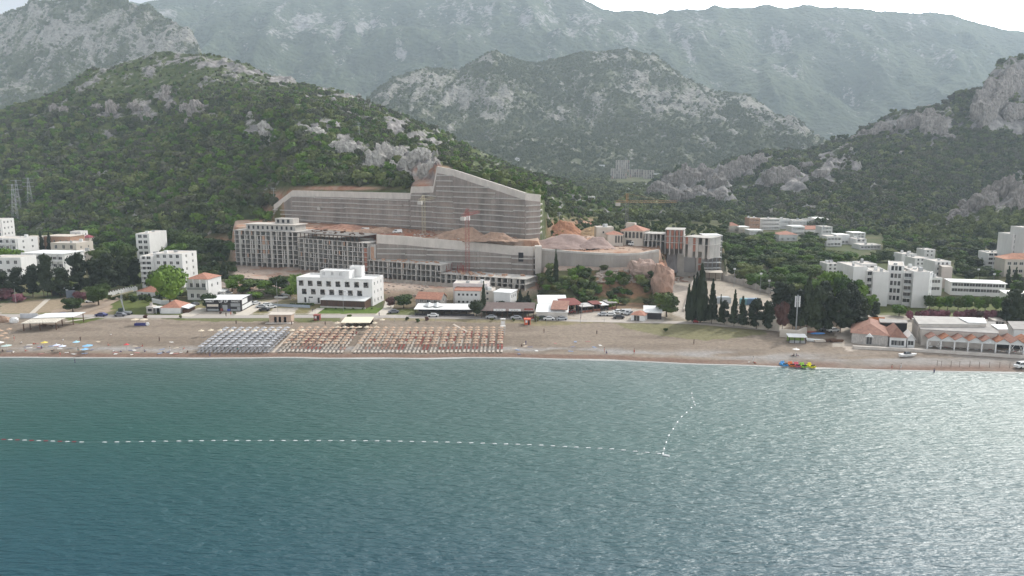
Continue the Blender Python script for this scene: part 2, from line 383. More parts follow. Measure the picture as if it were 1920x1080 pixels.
GD=[(745,165,45,34,.8),(800,155,60,30,.75),(860,175,90,34,.8),(940,190,55,40,.75),(925,215,40,12,.9),(900,105,40,12,.6),(1080,205,60,28,.6),(1110,180,40,20,.5),(1200,140,60,26,.6),(1240,190,80,34,.75),(1300,190,60,26,.9),(1330,220,40,14,.6),(1420,200,40,18,.8),(1460,225,40,16,.85),(1500,245,30,10,.8),(1200,110,80,10,.5),(1030,215,25,14,.5),(720,190,25,14,.6)]
def rockD(X,Y,Z,PX,py,s):
    n=fbm(X/22,Y/34,5,83,.75);return np.clip(gauss(PX,py,GD)*.62+(n-.5)*1.7+.16,0,1)
def noiseD(X,Y,PX,s):
    f=nearfade(s);py=proj(X,Y,s.Z)[1];rk=rockD(X,Y,s.Z,PX,py,s)
    r=s.Y.shape[0];t=np.arange(r)[:,None]/r;tp=1-.75*sst(.7,.9,t)
    return f*tp*((fbm(X/160,Y/160,5,93)-.5)*70+(ridged(X/70,Y/90,4,95)-.45)*24+sst(.3,.8,rk)*(ridged(X/30,Y/60,4,97)-.45)*28)
cD0=[(500,345,1250),(1000,338,1300),(1200,332,1400),(1400,312,1500),(1640,300,1500)]
cD1=[(500,300,1450),(700,262,1600),(1000,255,1700),(1200,232,1750),(1400,252,1700),(1560,284,1600),(1640,298,1550)]
cD2=[(500,260,1850),(600,235,1900),(690,185,1900),(740,142,1900),(800,125,1950),(860,130,1980),(925,95,2000),(960,108,2030),(1000,118,2050),(1100,100,2100),(1180,91,2100),(1230,105,2100),(1290,148,2050),(1340,170,2000),(1400,175,2000),(1440,200,1950),(1490,235,1850),(1520,258,1800),(1560,275,1750),(1640,296,1650)]
hillD=Hill([cD0,cD1,cD2],px0=500,px1=1640,step=3,rows=(90,110,20),noise=noiseD,bk=500)
GE=[(60,60,70,40,.65),(140,70,80,34,.6),(200,45,80,20,.5),(300,90,60,30,.8),(340,80,35,24,.8),(60,30,40,20,.6),(240,60,40,30,.5),(40,140,50,30,.4),(120,110,60,20,.5)]
def rockE(X,Y,Z,PX,py,s):
    n=fbm(X/26,Y/30,5,103,.75);return np.clip(gauss(PX,py,GE)*.6+(n-.5)*1.7+.27,0,1)
def noiseE(X,Y,PX,s):
    f=nearfade(s);py=proj(X,Y,s.Z)[1];rk=rockE(X,Y,s.Z,PX,py,s)
    return f*((fbm(X/150,Y/150,5,113)-.5)*60+(ridged(X/60,Y/100,4,115)-.45)*20+sst(.3,.8,rk)*(ridged(X/32,Y/60,4,117)-.45)*30)
cE0=[(-600,290,1500),(420,290,1500)]
cE1=[(-600,180,1700),(0,150,1720),(250,160,1720),(420,230,1600)]
cE2=[(-600,90,1900),(-100,60,1900),(0,26,1900),(30,11,1900),(70,3,1900),(130,11,1900),(190,3,1900),(230,3,1900),(260,13,1900),(300,27,1900),(340,55,1870),(362,75,1850),(378,105,1820),(420,220,1700)]
hillE=Hill([cE0,cE1,cE2],px0=-600,px1=420,step=3,rows=(60,110,20),noise=noiseE,bk=400)
GF=[(320,25,40,14,.5),(560,40,50,22,.7),(600,50,60,20,.6),(520,60,40,14,.5),(690,45,50,14,.5),(800,20,50,16,.4),(850,40,40,12,.4),(1040,40,90,18,.5),(1090,60,70,12,.5),(1400,60,160,30,.25),(1650,50,160,24,.2),(1480,120,130,22,.25),(760,105,22,12,.7),(1160,70,60,14,.4),(930,15,50,14,.5)]
def rockF(X,Y,Z,PX,py,s):
    n=fbm(X/55,Y/110,6,123,.75);return np.clip(gauss(PX,py,GF)*.75+(n-.5)*1.9+.10,0,1)
def noiseF(X,Y,PX,s):
    f=nearfade(s)
    r=s.Y.shape[0];t=np.arange(r)[:,None]/r
    return f*((fbm(X/330,Y/330,5,133)-.5)*150*(1-.6*sst(.6,.8,t))+(ridged(X/210,Y/420,5,135)-.45)*120*(1-.5*sst(.6,.8,t)))
cF0=[(-700,330,2400),(600,320,2350),(1560,285,2500),(2600,285,2500)]
cF1=[(-700,200,2900),(400,150,2850),(900,150,2900),(1300,160,3000),(1600,170,3000),(2600,180,3000)]
cF2=[(-700,60,3600),(0,40,3600),(150,12,3600),(240,0,3600),(400,-12,3600),(600,-8,3600),(640,0,3600),(700,-2,3600),(760,-30,3600),(1000,-30,3600),(1080,-8,3600),(1150,12,3600),(1250,20,3600),(1400,18,3600),(1680,15,3600),(1740,24,3600),(1790,37,3600),(1850,50,3600),(1920,57,3600),(2050,72,3600),(2600,120,3600)]
hillF=Hill([cF0,cF1,cF2],px0=-700,px1=2600,step=4,rows=(50,110,16),noise=noiseF,bk=900)
Z0=lambda X,Y,Z,PX,py,s:np.zeros_like(X)
mA=rocky('hill_ground',(.05,.075,.022),(.11,.13,.042),(.14,.13,.125),(.33,.31,.29),.12,.12,1.2,earth=((.36,.15,.09),(.42,.30,.22)))
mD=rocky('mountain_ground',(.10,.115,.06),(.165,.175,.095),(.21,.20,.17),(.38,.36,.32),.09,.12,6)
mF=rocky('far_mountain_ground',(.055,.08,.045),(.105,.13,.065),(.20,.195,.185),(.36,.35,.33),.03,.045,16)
def hl(o,l): return tag(o,l,'hill',kind='structure')
hl(hillA.mesh('hill',mA,{'rock':rockA,'earth':earthA}),'green wooded hill with rocky spur rising behind the building site')
hl(hillB.mesh('hill',mA,{'rock':rockB,'earth':Z0}),'wooded hill with grey cliffs on the right')
hl(hillC.mesh('hill',mA,{'rock':rockC,'earth':Z0}),'small rocky spur at the right edge below the big cliffs')
hl(hillD.mesh('mountain',mD,{'rock':rockD}),'hazy pale rocky mountain behind the valley')
hl(hillE.mesh('mountain',mD,{'rock':rockE}),'bare rocky mountain at the upper left corner')
hl(hillF.mesh('mountain',mF,{'rock':rockF}),'farthest blue hazy mountain range under the cloud')
HILLS=[hillA,hillB,hillC,hillD]
# ------------------------------------------------------------------ height query (ground and hills)
class HQ:
    def __init__(s,h): s.h=h;s.p0=h.px[0];s.st=h.px[1]-h.px[0]
def hillz(h,x,y):
    z=30.0
    for _ in range(3):
        px=960+FPX*x/(y*CT-(z-CAMH)*ST)
        if px<h.px[0] or px>h.px[-1]: return -99
        i=(px-h.px[0])/(h.px[1]-h.px[0]);i0=int(i);i0=min(i0,len(h.px)-2)
        if y<h.Y[0,i0] or y>h.Y[-1,i0]: return -99
        z=float(np.interp(y,h.Y[:,i0],h.Z[:,i0]))
    return z
def HT(x,y):
    z=float(H0(x,y))
    if y>400:
        for h in HILLS: z=max(z,hillz(h,x,y))
    return z
def P(px,py,ymax=2500,y0=150):
    """first ground point seen through a photo pixel"""
    r=float(ratio(py));Y=y0;prev=None
    while Y<ymax:
        x=float(xat(px,py,Y));dz=CAMH+r*Y-HT(x,Y)
        if dz<=0:
            if prev is not None:
                a,b=prev,Y
                for _ in range(12):
                    m=(a+b)/2;xm=float(xat(px,py,m))
                    if CAMH+r*m-HT(xm,m)<=0: b=m
                    else: a=m
                Y=b
            x=float(xat(px,py,Y));return Vector((x,Y,HT(x,Y)))
        prev=Y;Y+= 3 if Y<600 else 12
    return W(px,py,ymax)
# ------------------------------------------------------------------ ground sheet
px=np.arange(-700,2640,4.)
Ys=np.concatenate([np.arange(150,226,4.),np.arange(226,420,1.0),np.arange(420,560,2.5),np.geomspace(562,1600,130),np.geomspace(1640,6500,30)])
PXg,Yg=np.meshgrid(px,Ys)
Xg=(PXg-960)/FPX*(Yg*CT+55*ST)
Zg=H0(Xg,Yg)
rough=sst(318,350,Yg)*sst(430,450,PXg)*(1-sst(1330,1370,PXg))*(1-sst(430,520,Yg))
Zg=Zg+rough*(fbm(Xg/9,Yg/9,4,201)-.45)*1.2+ (fbm(Xg/5,Yg/5,3,202)-.5)*.16*sst(3,14,Yg-shoreY(Xg))
H0b=H0
gpx,gpy=proj(Xg,Yg,Zg)
def inpoly(poly,X=None,Y=None):
    X=gpx if X is None else X;Y=gpy if Y is None else Y
    c=np.zeros(X.shape,bool);n=len(poly)
    for i in range(n):
        x1,y1=poly[i];x2,y2=poly[i-1]
        if y1==y2: continue
        c^=((y1>Y)!=(y2>Y))&(X<(x2-x1)*(Y-y1)/(y2-y1)+x1)
    return c
wob=(fbm(Xg/7,Yg/7,4,205)-.5)
dsh=Yg-shoreY(Xg)
C=np.zeros(Xg.shape+(4,));C[...,3]=1
sand=np.array([.24,.195,.152]);
def setc(mask,col,mix=1.0):
    m=(mask*mix)[...,None] if not np.isscalar(mask) else mask
    C[...,:3]=C[...,:3]*(1-m)+np.array(col)*m
setc(np.ones(Xg.shape),sand)
n1=fbm(Xg/25,Yg/6,4,206)
setc(sst(.45,.65,n1),(.185,.147,.113),.8)
# pale pebble band, damp band at the water
setc(np.exp(-((dsh-8.5-wob*7)/(2.6+3.0*sst(20,80,Xg)))**2)*sst(.3,.55,fbm(Xg/18,Yg/4,3,207)),(.30,.285,.27),.85)
setc((1-sst(3.0,5.0,dsh+wob*2.2)),(.19,.12,.09),.9)
setc((1-sst(0.3,1.6,dsh+wob)),(.24,.18,.14),.7)
inland=sst(46,50,dsh+wob*7)
setc(inland*(gpx>-900),(.33,.29,.23))
land=sst(60,70,dsh)
setc(land,(.075,.09,.035))       # vegetated land behind
setc(land*sst(.5,.62,fbm(Xg/14,Yg/14,4,208)),(.13,.11,.06),.7)
GR=(.105,.125,.035);DRY=(.20,.175,.085);DIRT=(.33,.255,.19);CONC=(.40,.355,.30);RED=(.30,.155,.10);PINK=(.44,.33,.27)
def zone(poly,col,edge=6,mix=1.0):
    m=inpoly(poly,gpx+wob*edge*2,gpy+wob*edge*.5)
    setc(m.astype(float),col,mix)
zone([(0,575),(60,560),(300,560),(500,585),(500,592),(0,592)],DRY,6)
zone([(0,570),(130,556),(140,583),(60,588),(0,588)],DIRT,8,.7)
zone([(100,582),(190,560),(235,566),(190,592),(90,592)],DIRT,6)
zone([(215,575),(330,560),(345,600),(215,592)],GR,8)
zone([(215,556),(280,548),(290,560),(270,575),(205,580)],GR,6)
zone([(130,594),(200,596),(150,607),(125,603)],GR,6)
zone([(0,588),(115,588),(130,592),(0,593)],GR,4)
zone([(330,590),(640,590),(640,603),(500,603),(330,601)],GR,10,.75)
zone([(435,560),(560,555),(560,588),(350,592),(380,584)],CONC,4)
zone([(490,575),(600,573),(575,588),(470,588)],DRY,6)
zone([(515,577),(560,576),(555,585),(500,587)],CONC,6)
zone([(600,573),(722,577),(708,588),(583,588)],(.10,.15,.03),2)
zone([(420,545),(560,535),(640,545),(640,575),(500,575),(440,575)],DRY,8,.8)
zone([(450,540),(560,515),(575,525),(530,548),(470,560)],(.36,.30,.24),5)
zone([(720,545),(850,545),(850,580),(720,588)],(.15,.12,.075),5)
zone([(735,580),(785,578),(785,590),(725,590)],GR,5,.8)
zone([(720,590),(790,592),(960,594),(1085,600),(1180,606),(1060,609),(720,600)],(.23,.195,.115),10,.9)
zone([(960,596),(1050,600),(1080,608),(1000,612)],DRY,10,.6)
zone([(1150,605),(1300,608),(1440,618),(1440,628),(1310,636),(1240,630),(1180,617)],(.17,.165,.075),16,.75)
zone([(1000,585),(1090,575),(1240,585),(1470,600),(1470,618),(1240,604),(1100,600)],CONC,3)
zone([(1080,575),(1150,572),(1290,590),(1290,600),(1090,595)],CONC,3)
zone([(1250,585),(1480,590),(1480,612),(1240,606)],(.24,.2,.14),8,.8)
zone([(1000,560),(1230,560),(1240,580),(1080,578),(1010,570)],(.17,.12,.075),8)
zone([(1050,540),(1230,545),(1260,580),(1150,578)],(.20,.135,.085),10,.8)
zone([(1225,470),(1262,505),(1270,590),(1215,570)],(.40,.22,.15),8)
zone([(1255,520),(1300,515),(1320,530),(1290,600),(1262,590)],CONC,3)
zone([(1300,500),(1475,520),(1475,600),(1290,600)],(.38,.33,.27),3)
zone([(1475,560),(1640,570),(1640,640),(1475,620)],(.13,.10,.07),8)
zone([(1590,590),(1700,585),(1740,600),(1740,660),(1560,650)],CONC,4)
zone([(1560,620),(1640,610),(1620,655),(1590,660)],(.42,.36,.30),3)
zone([(1700,585),(2700,600),(2700,690),(1700,655)],(.36,.32,.27),3)
zone([(1640,560),(1900,560),(1900,600),(1640,590)],GR,5,.8)
# building-site earth
site=sst(318,332,Yg)*sst(425,445,PXg)*(1-sst(1330,1366,PXg))*(1-sst(520,600,Yg))
sitecol=PINK
setc(site*(gpx<1012),(.40,.31,.25))
setc(site*(gpx<1012)*sst(.5,.6,fbm(Xg/12,Yg/12,4,210)),(.33,.19,.13),.8)
up=site*(Zg>15)*(1-sst(1150,1230,PXg)*sst(395,410,Yg))*(1-sst(1020,1060,PXg)*sst(430,450,Yg));setc(site*(Zg>15),(.10,.105,.045));setc(up,(.40,.29,.22));setc(up*sst(.48,.58,fbm(Xg/10,Yg/10,4,211)),(.34,.18,.11),.8)
zone([(680,430),(800,430),(830,445),(690,443)],(.30,.12,.07),6)
zone([(600,405),(790,425),(790,440),(600,428)],(.34,.17,.10),6,.8)
sl=(sst(1012,1022,PXg)*(1-sst(1222,1250,PXg))*(Yg>306)*(Yg<346))
setc(sl,(.085,.085,.035));setc(sl*sst(.52,.62,fbm(Xg/8,Yg/8,4,212)),(.27,.15,.09),.8)
setc(sl*(Yg>334),(.42,.32,.26),.9)
m,ntg,b=newmat('shore_ground');L=ntg.links.new
at=N(ntg,'ShaderNodeAttribute');at.attribute_name='tint';at.attribute_type='GEOMETRY'
tc=N(ntg,'ShaderNodeTexCoord')
n_=N(ntg,'ShaderNodeTexNoise');n_.inputs['Scale'].default_value=.7;n_.inputs['Detail'].default_value=9;n_.inputs['Roughness'].default_value=.75;L(tc.outputs['Object'],n_.inputs['Vector'])
mr_=N(ntg,'ShaderNodeMapRange');mr_.inputs[1].default_value=.3;mr_.inputs[2].default_value=.7;mr_.inputs[3].default_value=.7;mr_.inputs[4].default_value=1.28;L(n_.outputs[0],mr_.inputs[0])
vm=N(ntg,'ShaderNodeVectorMath');vm.operation='SCALE';L(at.outputs['Color'],vm.inputs[0]);L(mr_.outputs[0],vm.inputs['Scale']);L(vm.outputs[0],b.inputs['Base Color'])
b.inputs['Roughness'].default_value=.95;b.inputs['Specular IOR Level'].default_value=.15
bp=N(ntg,'ShaderNodeBump');bp.inputs['Distance'].default_value=.25;L(n_.outputs[0],bp.inputs['Height']);L(bp.outputs[0],b.inputs['Normal'])
g=gridmesh('ground',np.stack([Xg,Yg,Zg],-1).reshape(-1,3),Xg.shape[0],Xg.shape[1],m,{},C.reshape(-1,4))
tag(g,'sand beach and land rising behind the bay','ground',kind='structure')
# ------------------------------------------------------------------ sea
m,nts,b=newmat('sea_water');L=nts.links.new
tc=N(nts,'ShaderNodeTexCoord')
def wn(sc,rot,stretch,det,ro=.5):
    mp=N(nts,'ShaderNodeMapping');mp.inputs['Rotation'].default_value=(0,0,rot);mp.inputs['Scale'].default_value=(sc*stretch,sc,sc);L(tc.outputs['Object'],mp.inputs['Vector'])
    n=N(nts,'ShaderNodeTexNoise');n.inputs['Scale'].default_value=1;n.inputs['Detail'].default_value=det;n.inputs['Roughness'].default_value=ro;n.inputs['Distortion'].default_value=.15;L(mp.outputs[0],n.inputs['Vector']);return n.outputs[0]
w1=wn(.9,R(-9),.26,3,.55);w2=wn(2.5,R(6),.3,3,.6);w3=wn(.07,R(20),.5,2)
def mth(op,a,b_):
    x=N(nts,'ShaderNodeMath');x.operation=op
    for i,v in enumerate((a,b_)):
        if isinstance(v,(int,float)): x.inputs[i].default_value=v
        else: L(v,x.inputs[i])
    return x.outputs[0]
hgt=mth('ADD',mth('MULTIPLY',w1,.95),mth('MULTIPLY',w2,.17))
hgt=mth('ADD',hgt,mth('MULTIPLY',w3,1.0))
bp=N(nts,'ShaderNodeBump');bp.inputs['Distance'].default_value=1.0;bp.inputs['Strength'].default_value=1;L(hgt,bp.inputs['Height']);L(bp.outputs[0],b.inputs['Normal'])
# water colour: green over the shallow shelf, deep blue-teal further out
sp=N(nts,'ShaderNodeSeparateXYZ');L(tc.outputs['Object'],sp.inputs[0])
big=wn(.012,0,.6,3)
yy=mth('ADD',sp.outputs['Y'],mth('MULTIPLY',mth('SUBTRACT',big,.5),60.))
cr=N(nts,'ShaderNodeValToRGB');e=cr.color_ramp.elements
mr_=N(nts,'ShaderNodeMapRange');mr_.inputs[1].default_value=100;mr_.inputs[2].default_value=232;L(yy,mr_.inputs[0]);L(mr_.outputs[0],cr.inputs[0])
e[0].position=0;e[0].color=(.002,.050,.070,1);e[1].position=1;e[1].color=(.08,.12,.11,1)
e.new(.45).color=(.003,.062,.052,1);e.new(.75).color=(.02,.075,.062,1);e.new(.93).color=(.04,.088,.074,1)
L(cr.outputs[0],b.inputs['Base Color']);b.inputs['Roughness'].default_value=.40;b.inputs['IOR'].default_value=1.38;b.inputs['Specular IOR Level'].default_value=1.0
s=MB();s.quad((-3500,-1400,0),(3500,-1400,0),(3500,330,0),(-3500,330,0))
tag(s.build('sea',m),'rippled teal sea fading to silver grey','sea',kind='structure')
# swash foam along the water line
fo=MB();xs=np.arange(-420,420,1.5);pv=None
for i,x in enumerate(xs):
    a=float(shoreY(x));wd=max(.01,-.1+.6*float(sst(.45,.75,vn(x/9,0.,301)))*(1+.8*float(sst(20,120,x))));h=float(H0(x,a-.2))
    c=((x,a-.5-wd,.03),(x,a+.1,.1+max(0,float(H0(x,a+.25))+.08)))
    if pv: fo.quad(pv[0],c[0],c[1],pv[1])
    pv=c
tag(fo.build('surf_foam',mat('foam',(.40,.40,.38),.8,.15,1.5)),'thin white line of surf along the water edge','surf',kind='stuff')
# ------------------------------------------------------------------ foliage
LEAF={
 'wild':leafmat('leaf_wild',[(.032,.044,.017),(.066,.086,.028),(.12,.145,.045),(.19,.22,.07)],.022),
 'green':leafmat('leaf_green',[(.035,.07,.012),(.075,.14,.018),(.14,.22,.03)],.05),
 'dark':leafmat('leaf_dark',[(.015,.022,.012),(.027,.038,.018),(.046,.06,.026)],.1),
 'mid':leafmat('leaf_mid',[(.022,.038,.011),(.048,.075,.017),(.09,.125,.028)],.1),
 'oleander':leafmat('leaf_oleander',[(.03,.04,.02),(.12,.05,.055),(.30,.12,.15)],.1,2.5),
 'olive':leafmat('leaf_olive',[(.045,.05,.028),(.085,.09,.05),(.13,.13,.08)],.03),
 'rust':leafmat('leaf_rust',[(.06,.03,.025),(.11,.055,.045),(.15,.08,.065)],.1),
 'shrub':leafmat('leaf_shrub',[(.035,.045,.014),(.07,.08,.025),(.12,.12,.04)],.1),
}
BARK=mat('bark',(.12,.09,.07),.9,.3,3)
def leafcloud(lobes,n,size,seed,flat=.0,core=True):
    """many leaf-clump faces spread through overlapping lobes"""
    r=np.random.default_rng(seed)
    vol=np.array([l[3]*l[4]*l[5] for l in lobes])**(2/3.);k=r.choice(len(lobes),n,p=vol/vol.sum())
    Lb=np.array(lobes)[k]
    d=r.normal(size=(n,3));d/=np.linalg.norm(d,axis=1)[:,None];d[:,2]=np.where(d[:,2]<-.35,-d[:,2]*.6,d[:,2])
    rad=r.uniform(.72,1.08,n)[:,None]
    c=Lb[:,:3]+d*Lb[:,3:6]*rad
    nrm=d+r.normal(size=(n,3))*.55;nrm/=np.linalg.norm(nrm,axis=1)[:,None]
    up=r.normal(size=(n,3));u=np.cross(nrm,up);u/=np.linalg.norm(u,axis=1)[:,None];v=np.cross(nrm,u)
    s=(size*r.uniform(.6,1.35,n))[:,None]
    pts=np.stack([c-u*s-v*s*.7,c+u*s*.8-v*s,c+u*s+v*s*.8,c-u*s*.7+v*s],1).reshape(-1,3)
    m=MB();m.v=[tuple(p) for p in pts];m.f=[(4*i,4*i+1,4*i+2,4*i+3) for i in range(n)];m.mi=[0]*n
    if core:
        for l in lobes: m.blob(l[:3],(l[3]*.78,l[4]*.78,l[5]*.78),0,7,5,.25)
    return m
def lobeset(kind,seed):
    r=random.Random(seed)
    if kind=='round':
        L_=[(0,0,.56,.32,.32,.30),(.12,.1,.3,.24,.24,.16),(-.14,-.08,.3,.24,.24,.16)]
        for i in range(8):
            a=i*.785+r.uniform(-.3,.3);q=r.uniform(.2,.32);L_.append((q*math.cos(a),q*math.sin(a),r.uniform(.42,.74),r.uniform(.13,.22),r.uniform(.13,.22),r.uniform(.12,.2)))
    elif kind=='wide':   # flat topped spreading crown
        L_=[(0,0,.66,.28,.28,.2),(.1,-.14,.42,.22,.22,.16),(-.12,.12,.4,.22,.22,.16)]
        for i in range(9):
            a=i*.7+r.uniform(-.3,.3);q=r.uniform(.22,.40);L_.append((q*math.cos(a),q*math.sin(a),r.uniform(.52,.82),r.uniform(.13,.2),r.uniform(.13,.2),r.uniform(.09,.15)))
    elif kind=='pine':
        L_=[]
        for i in range(16):
            h=.17+.76*i/15;q=(.36*(1-abs(h-.42)*1.15))*r.uniform(.2,1.1);a=r.uniform(0,6.3)
            L_.append((q*math.cos(a),q*math.sin(a),h,r.uniform(.16,.27),r.uniform(.16,.27),r.uniform(.08,.14)))
    elif kind=='cypress':
        L_=[(r.uniform(-.03,.03),r.uniform(-.03,.03),.10+.84*i/8,.44*math.sin(math.pi*(.24+.70*i/8)**.8)+.02,.44*math.sin(math.pi*(.24+.70*i/8)**.8)+.02,.10) for i in range(9)]
    elif kind=='conifer':
        L_=[]
        for i in range(8):
            h=.16+.8*i/7;w_=.43*(1-i/7.6)+.03
            for j in range(3):
                a=r.uniform(0,6.3);L_.append((w_*.45*math.cos(a),w_*.45*math.sin(a),h,w_*.62,w_*.62,.09))
    else: # shrub
        L_=[(r.uniform(-.22,.22),r.uniform(-.22,.22),r.uniform(.2,.62),r.uniform(.2,.3),r.uniform(.2,.3),r.uniform(.2,.33)) for i in range(6)]
    return L_
_crown={}
def crownmesh(kind,leaf,v,n=None,size=None):
    key=(kind,leaf,v,n)
    if key not in _crown:
        n_=n or {'round':1500,'wide':1400,'pine':1500,'cypress':1100,'conifer':1100,'shrub':420}[kind]
        s_=size or {'round':.028,'wide':.027,'pine':.026,'cypress':.045,'conifer':.03,'shrub':.055}[kind]
        _crown[key]=leafcloud(lobeset(kind,v*7+len(kind)),n_,s_,v+len(kind)*31).mesh('crown',LEAF[leaf])
    return _crown[key]
_trunk={}
def trunkmesh(kind,v):
    key=(kind,v)
    if key not in _trunk:
        m=MB();r=random.Random(v+5)
        r0={'pine':.022,'cypress':.05,'conifer':.025,'round':.03,'wide':.026,'shrub':.03}[kind]
        top={'pine':.8,'cypress':.3,'conifer':.7,'round':.5,'wide':.55,'shrub':.2}[kind]
        p=Vector((0,0,-.05))
        for i in range(4):
            q=Vector((r.uniform(-.015,.015),r.uniform(-.015,.015),top*(i+1)/4));m.tube(p,q,r0*(1-i*.2),r0*(.8-i*.2),7);p=q
        if kind in('round','wide','pine'):
            for i in range(6):
                a=i*1.05+r.random();h=top*r.uniform(.45,.8);m.tube((0,0,h),(math.cos(a)*.26,math.sin(a)*.26,h+r.uniform(.12,.25)),r0*.45,r0*.15,5)
        _trunk[key]=m.mesh('trunk',BARK)
    return _trunk[key]
CATS={'pine':('pine_tree','tree'),'cypress':('cypress_tree','tree'),'conifer':('conifer_tree','tree'),'round':('broadleaf_tree','tree'),'wide':('broadleaf_tree','tree'),'shrub':('shrub','shrub')}
def tree(kind,leaf,px,pyb,pyt,wpx,label,group=None,z=None,name=None,cat=None,v=None,pos=None):
    p=pos or (P(px,pyb) if z is None else G(px,pyb,z))
    Y=p.y;h=float(zat(pyt,Y))-p.z;dep=Y*CT-(p.z-CAMH)*ST;wd=wpx/FPX*dep
    v=rng.randrange(3) if v is None else v
    nm,ct=CATS[kind]
    o=empty(name or nm,p,rng.uniform(0,6.28),label,cat or ct,group,sc=(wd,wd,h))
    inst('crown',crownmesh(kind,leaf,v),o)
    if kind!='shrub': inst('trunk',trunkmesh(kind,v),o)
    return o
# ---- forests: masses nobody could count, crowns set out by geometry nodes
def forest(name,label,pts,scl,leafs,kinds=('round','wide','round','shrub'),nleaf=230,lsz=.075):
    me=bpy.data.meshes.new(name);me.vertices.add(len(pts));me.vertices.foreach_set('co',np.asarray(pts,np.float32).ravel())
    for nm,dat,ty in (('sc',scl,'FLOAT'),):
        at=me.attributes.new(nm,ty,'POINT');at.data.foreach_set('value',np.asarray(dat,np.float32))
    o=bpy.data.objects.new(name,me);COL.objects.link(o)
    c=bpy.data.collections.new(name+'_kinds')
    k=0
    for lf in leafs:
        for kd in kinds:
            k+=1;me2=leafcloud(lobeset(kd,k*3+1),nleaf,lsz,k).mesh('crown',LEAF[lf])
            q=bpy.data.objects.new('crown',me2);c.objects.link(q)
    ng=bpy.data.node_groups.new(name,'GeometryNodeTree')
    ng.interface.new_socket('Geometry',in_out='INPUT',socket_type='NodeSocketGeometry');ng.interface.new_socket('Geometry',in_out='OUTPUT',socket_type='NodeSocketGeometry')
    gi=ng.nodes.new('NodeGroupInput');go=ng.nodes.new('NodeGroupOutput')
    ip=ng.nodes.new('GeometryNodeInstanceOnPoints');ci=ng.nodes.new('GeometryNodeCollectionInfo');ci.inputs['Collection'].default_value=c;ci.inputs['Separate Children'].default_value=True;ci.inputs['Reset Children'].default_value=True
    na=ng.nodes.new('GeometryNodeInputNamedAttribute');na.data_type='FLOAT';na.inputs['Name'].default_value='sc'
    rv=ng.nodes.new('FunctionNodeRandomValue');rv.data_type='FLOAT_VECTOR';rv.inputs[1].default_value=(.12,.12,6.28)
    l=ng.links.new
    mp_=ng.nodes.new('GeometryNodeMeshToPoints')
    l(gi.outputs[0],mp_.inputs[0]);l(mp_.outputs[0],ip.inputs['Points']);l(ci.outputs[0],ip.inputs['Instance']);ip.inputs['Pick Instance'].default_value=True
    l(rv.outputs[0],ip.inputs['Rotation']);l(na.outputs[0],ip.inputs['Scale']);l(ip.outputs[0],go.inputs[0])
    md=o.modifiers.new('trees','NODES');md.node_group=ng
    return tag(o,label,'trees',kind='stuff')
def scatter(h,n,s0,s1,keep,rockf,sink=.12,thr=.5):
    r,c=h.Y.shape
    # sample cells by world area
    A=(abs(np.diff(h.Y,axis=0))[:,:-1])*(abs(np.diff(h.X,axis=1))[:-1,:])
    ppx,ppy=proj(h.X,h.Y,h.Z)
    K=keep(h.PX,ppy,h)[:-1,:-1]
    rk=rockf(h.X,h.Y,h.Z,h.PX,ppy,h)
    nz=fbm(h.X/7,h.Y/7,3,301)
    dens=K*A*np.clip(1.15-(rk+ (nz-.5)*.9)/thr,0,1)[:-1,:-1]
    p=(dens/dens.sum()).ravel();idx=nr.choice(p.size,n,p=p);i=idx//(c-1);j=idx%(c-1)
    a=nr.random(n);b_=nr.random(n)
    def bl(Q): return (Q[i,j]*(1-a)+Q[i+1,j]*a)*(1-b_)+(Q[i,j+1]*(1-a)+Q[i+1,j+1]*a)*b_
    X=bl(h.X);Y=bl(h.Y);Z=bl(h.Z)
    sc=(s0+(s1-s0)*nr.random(n)**2)*(.75+.5*vn(X/25,Y/25,303))
    return np.stack([X,Y,Z-sc*sink],-1),sc
def facing(h):   # drop crowns that are on the back slope
    r,_=h.Y.shape;t=np.arange(r)[:,None]*np.ones_like(h.Y);return t
def keepA(PX,py,h):
    dz=np.gradient(h.Z,axis=0)
    e=earthA(h.X,h.Y,h.Z,PX,py,h)
    wallz=(PX>505)&(PX<1018)&(h.Y<wallY(PX)+7)
    grass=gauss(PX,py,[(150,405,60,9,.9),(240,412,40,7,.9),(100,385,40,8,.8),(60,440,70,9,.8),(290,395,25,8,.8)])
    topb=np.clip(gauss(PX,py,[(330,140,110,40,.7),(200,160,80,30,.6),(480,150,90,30,.5)])+.25*sst(600,700,PX)*(py<330),0,.8)
    ag=np.arange(h.Y.shape[0])[:,None]<h.Y.shape[0]-18
    return np.clip(1-e*1.5,0,1)*(~wallz)*(1-grass)*(1-topb)*ag*(PX>-160)
pa,sa=scatter(hillA,13000,4.5,10.5,keepA,rockA,thr=.55)
dfar=np.clip((pa[:,1]-500)/400,0,1)
ppx,ppy=proj(pa[:,0],pa[:,1],pa[:,2])
sa=sa*np.where(ppx>880,.55,1.0)*(1-.5*sst(215,150,ppy))*(1-.3*sst(600,720,ppx)*(ppy<330))*(1.0-.12*dfar)
forest('hillside_forest','dense green woodland covering the big hill on the left',pa,sa,['wild','olive','wild','green'])
def keepB(PX,py,h):
    g=gauss(PX,py,[(1610,405,14,16,.9),(1560,400,10,6,.6),(1440,395,30,5,.7)])
    ag=np.arange(h.Y.shape[0])[:,None]<h.Y.shape[0]-18
    return (1-g)*ag*(PX<2060)
pb,sb=scatter(hillB,12500,4.5,10,keepB,rockB,thr=.5)
forest('hillside_forest','dark green scrub woodland on the right hill with the cliffs',pb,sb,['wild','olive','mid'])
pc,sc_=scatter(hillC,1800,3.5,7,keepB,rockC,thr=.45)
forest('hillside_forest','scrub woodland around the small rocky spur at the right edge',pc,sc_,['wild'])
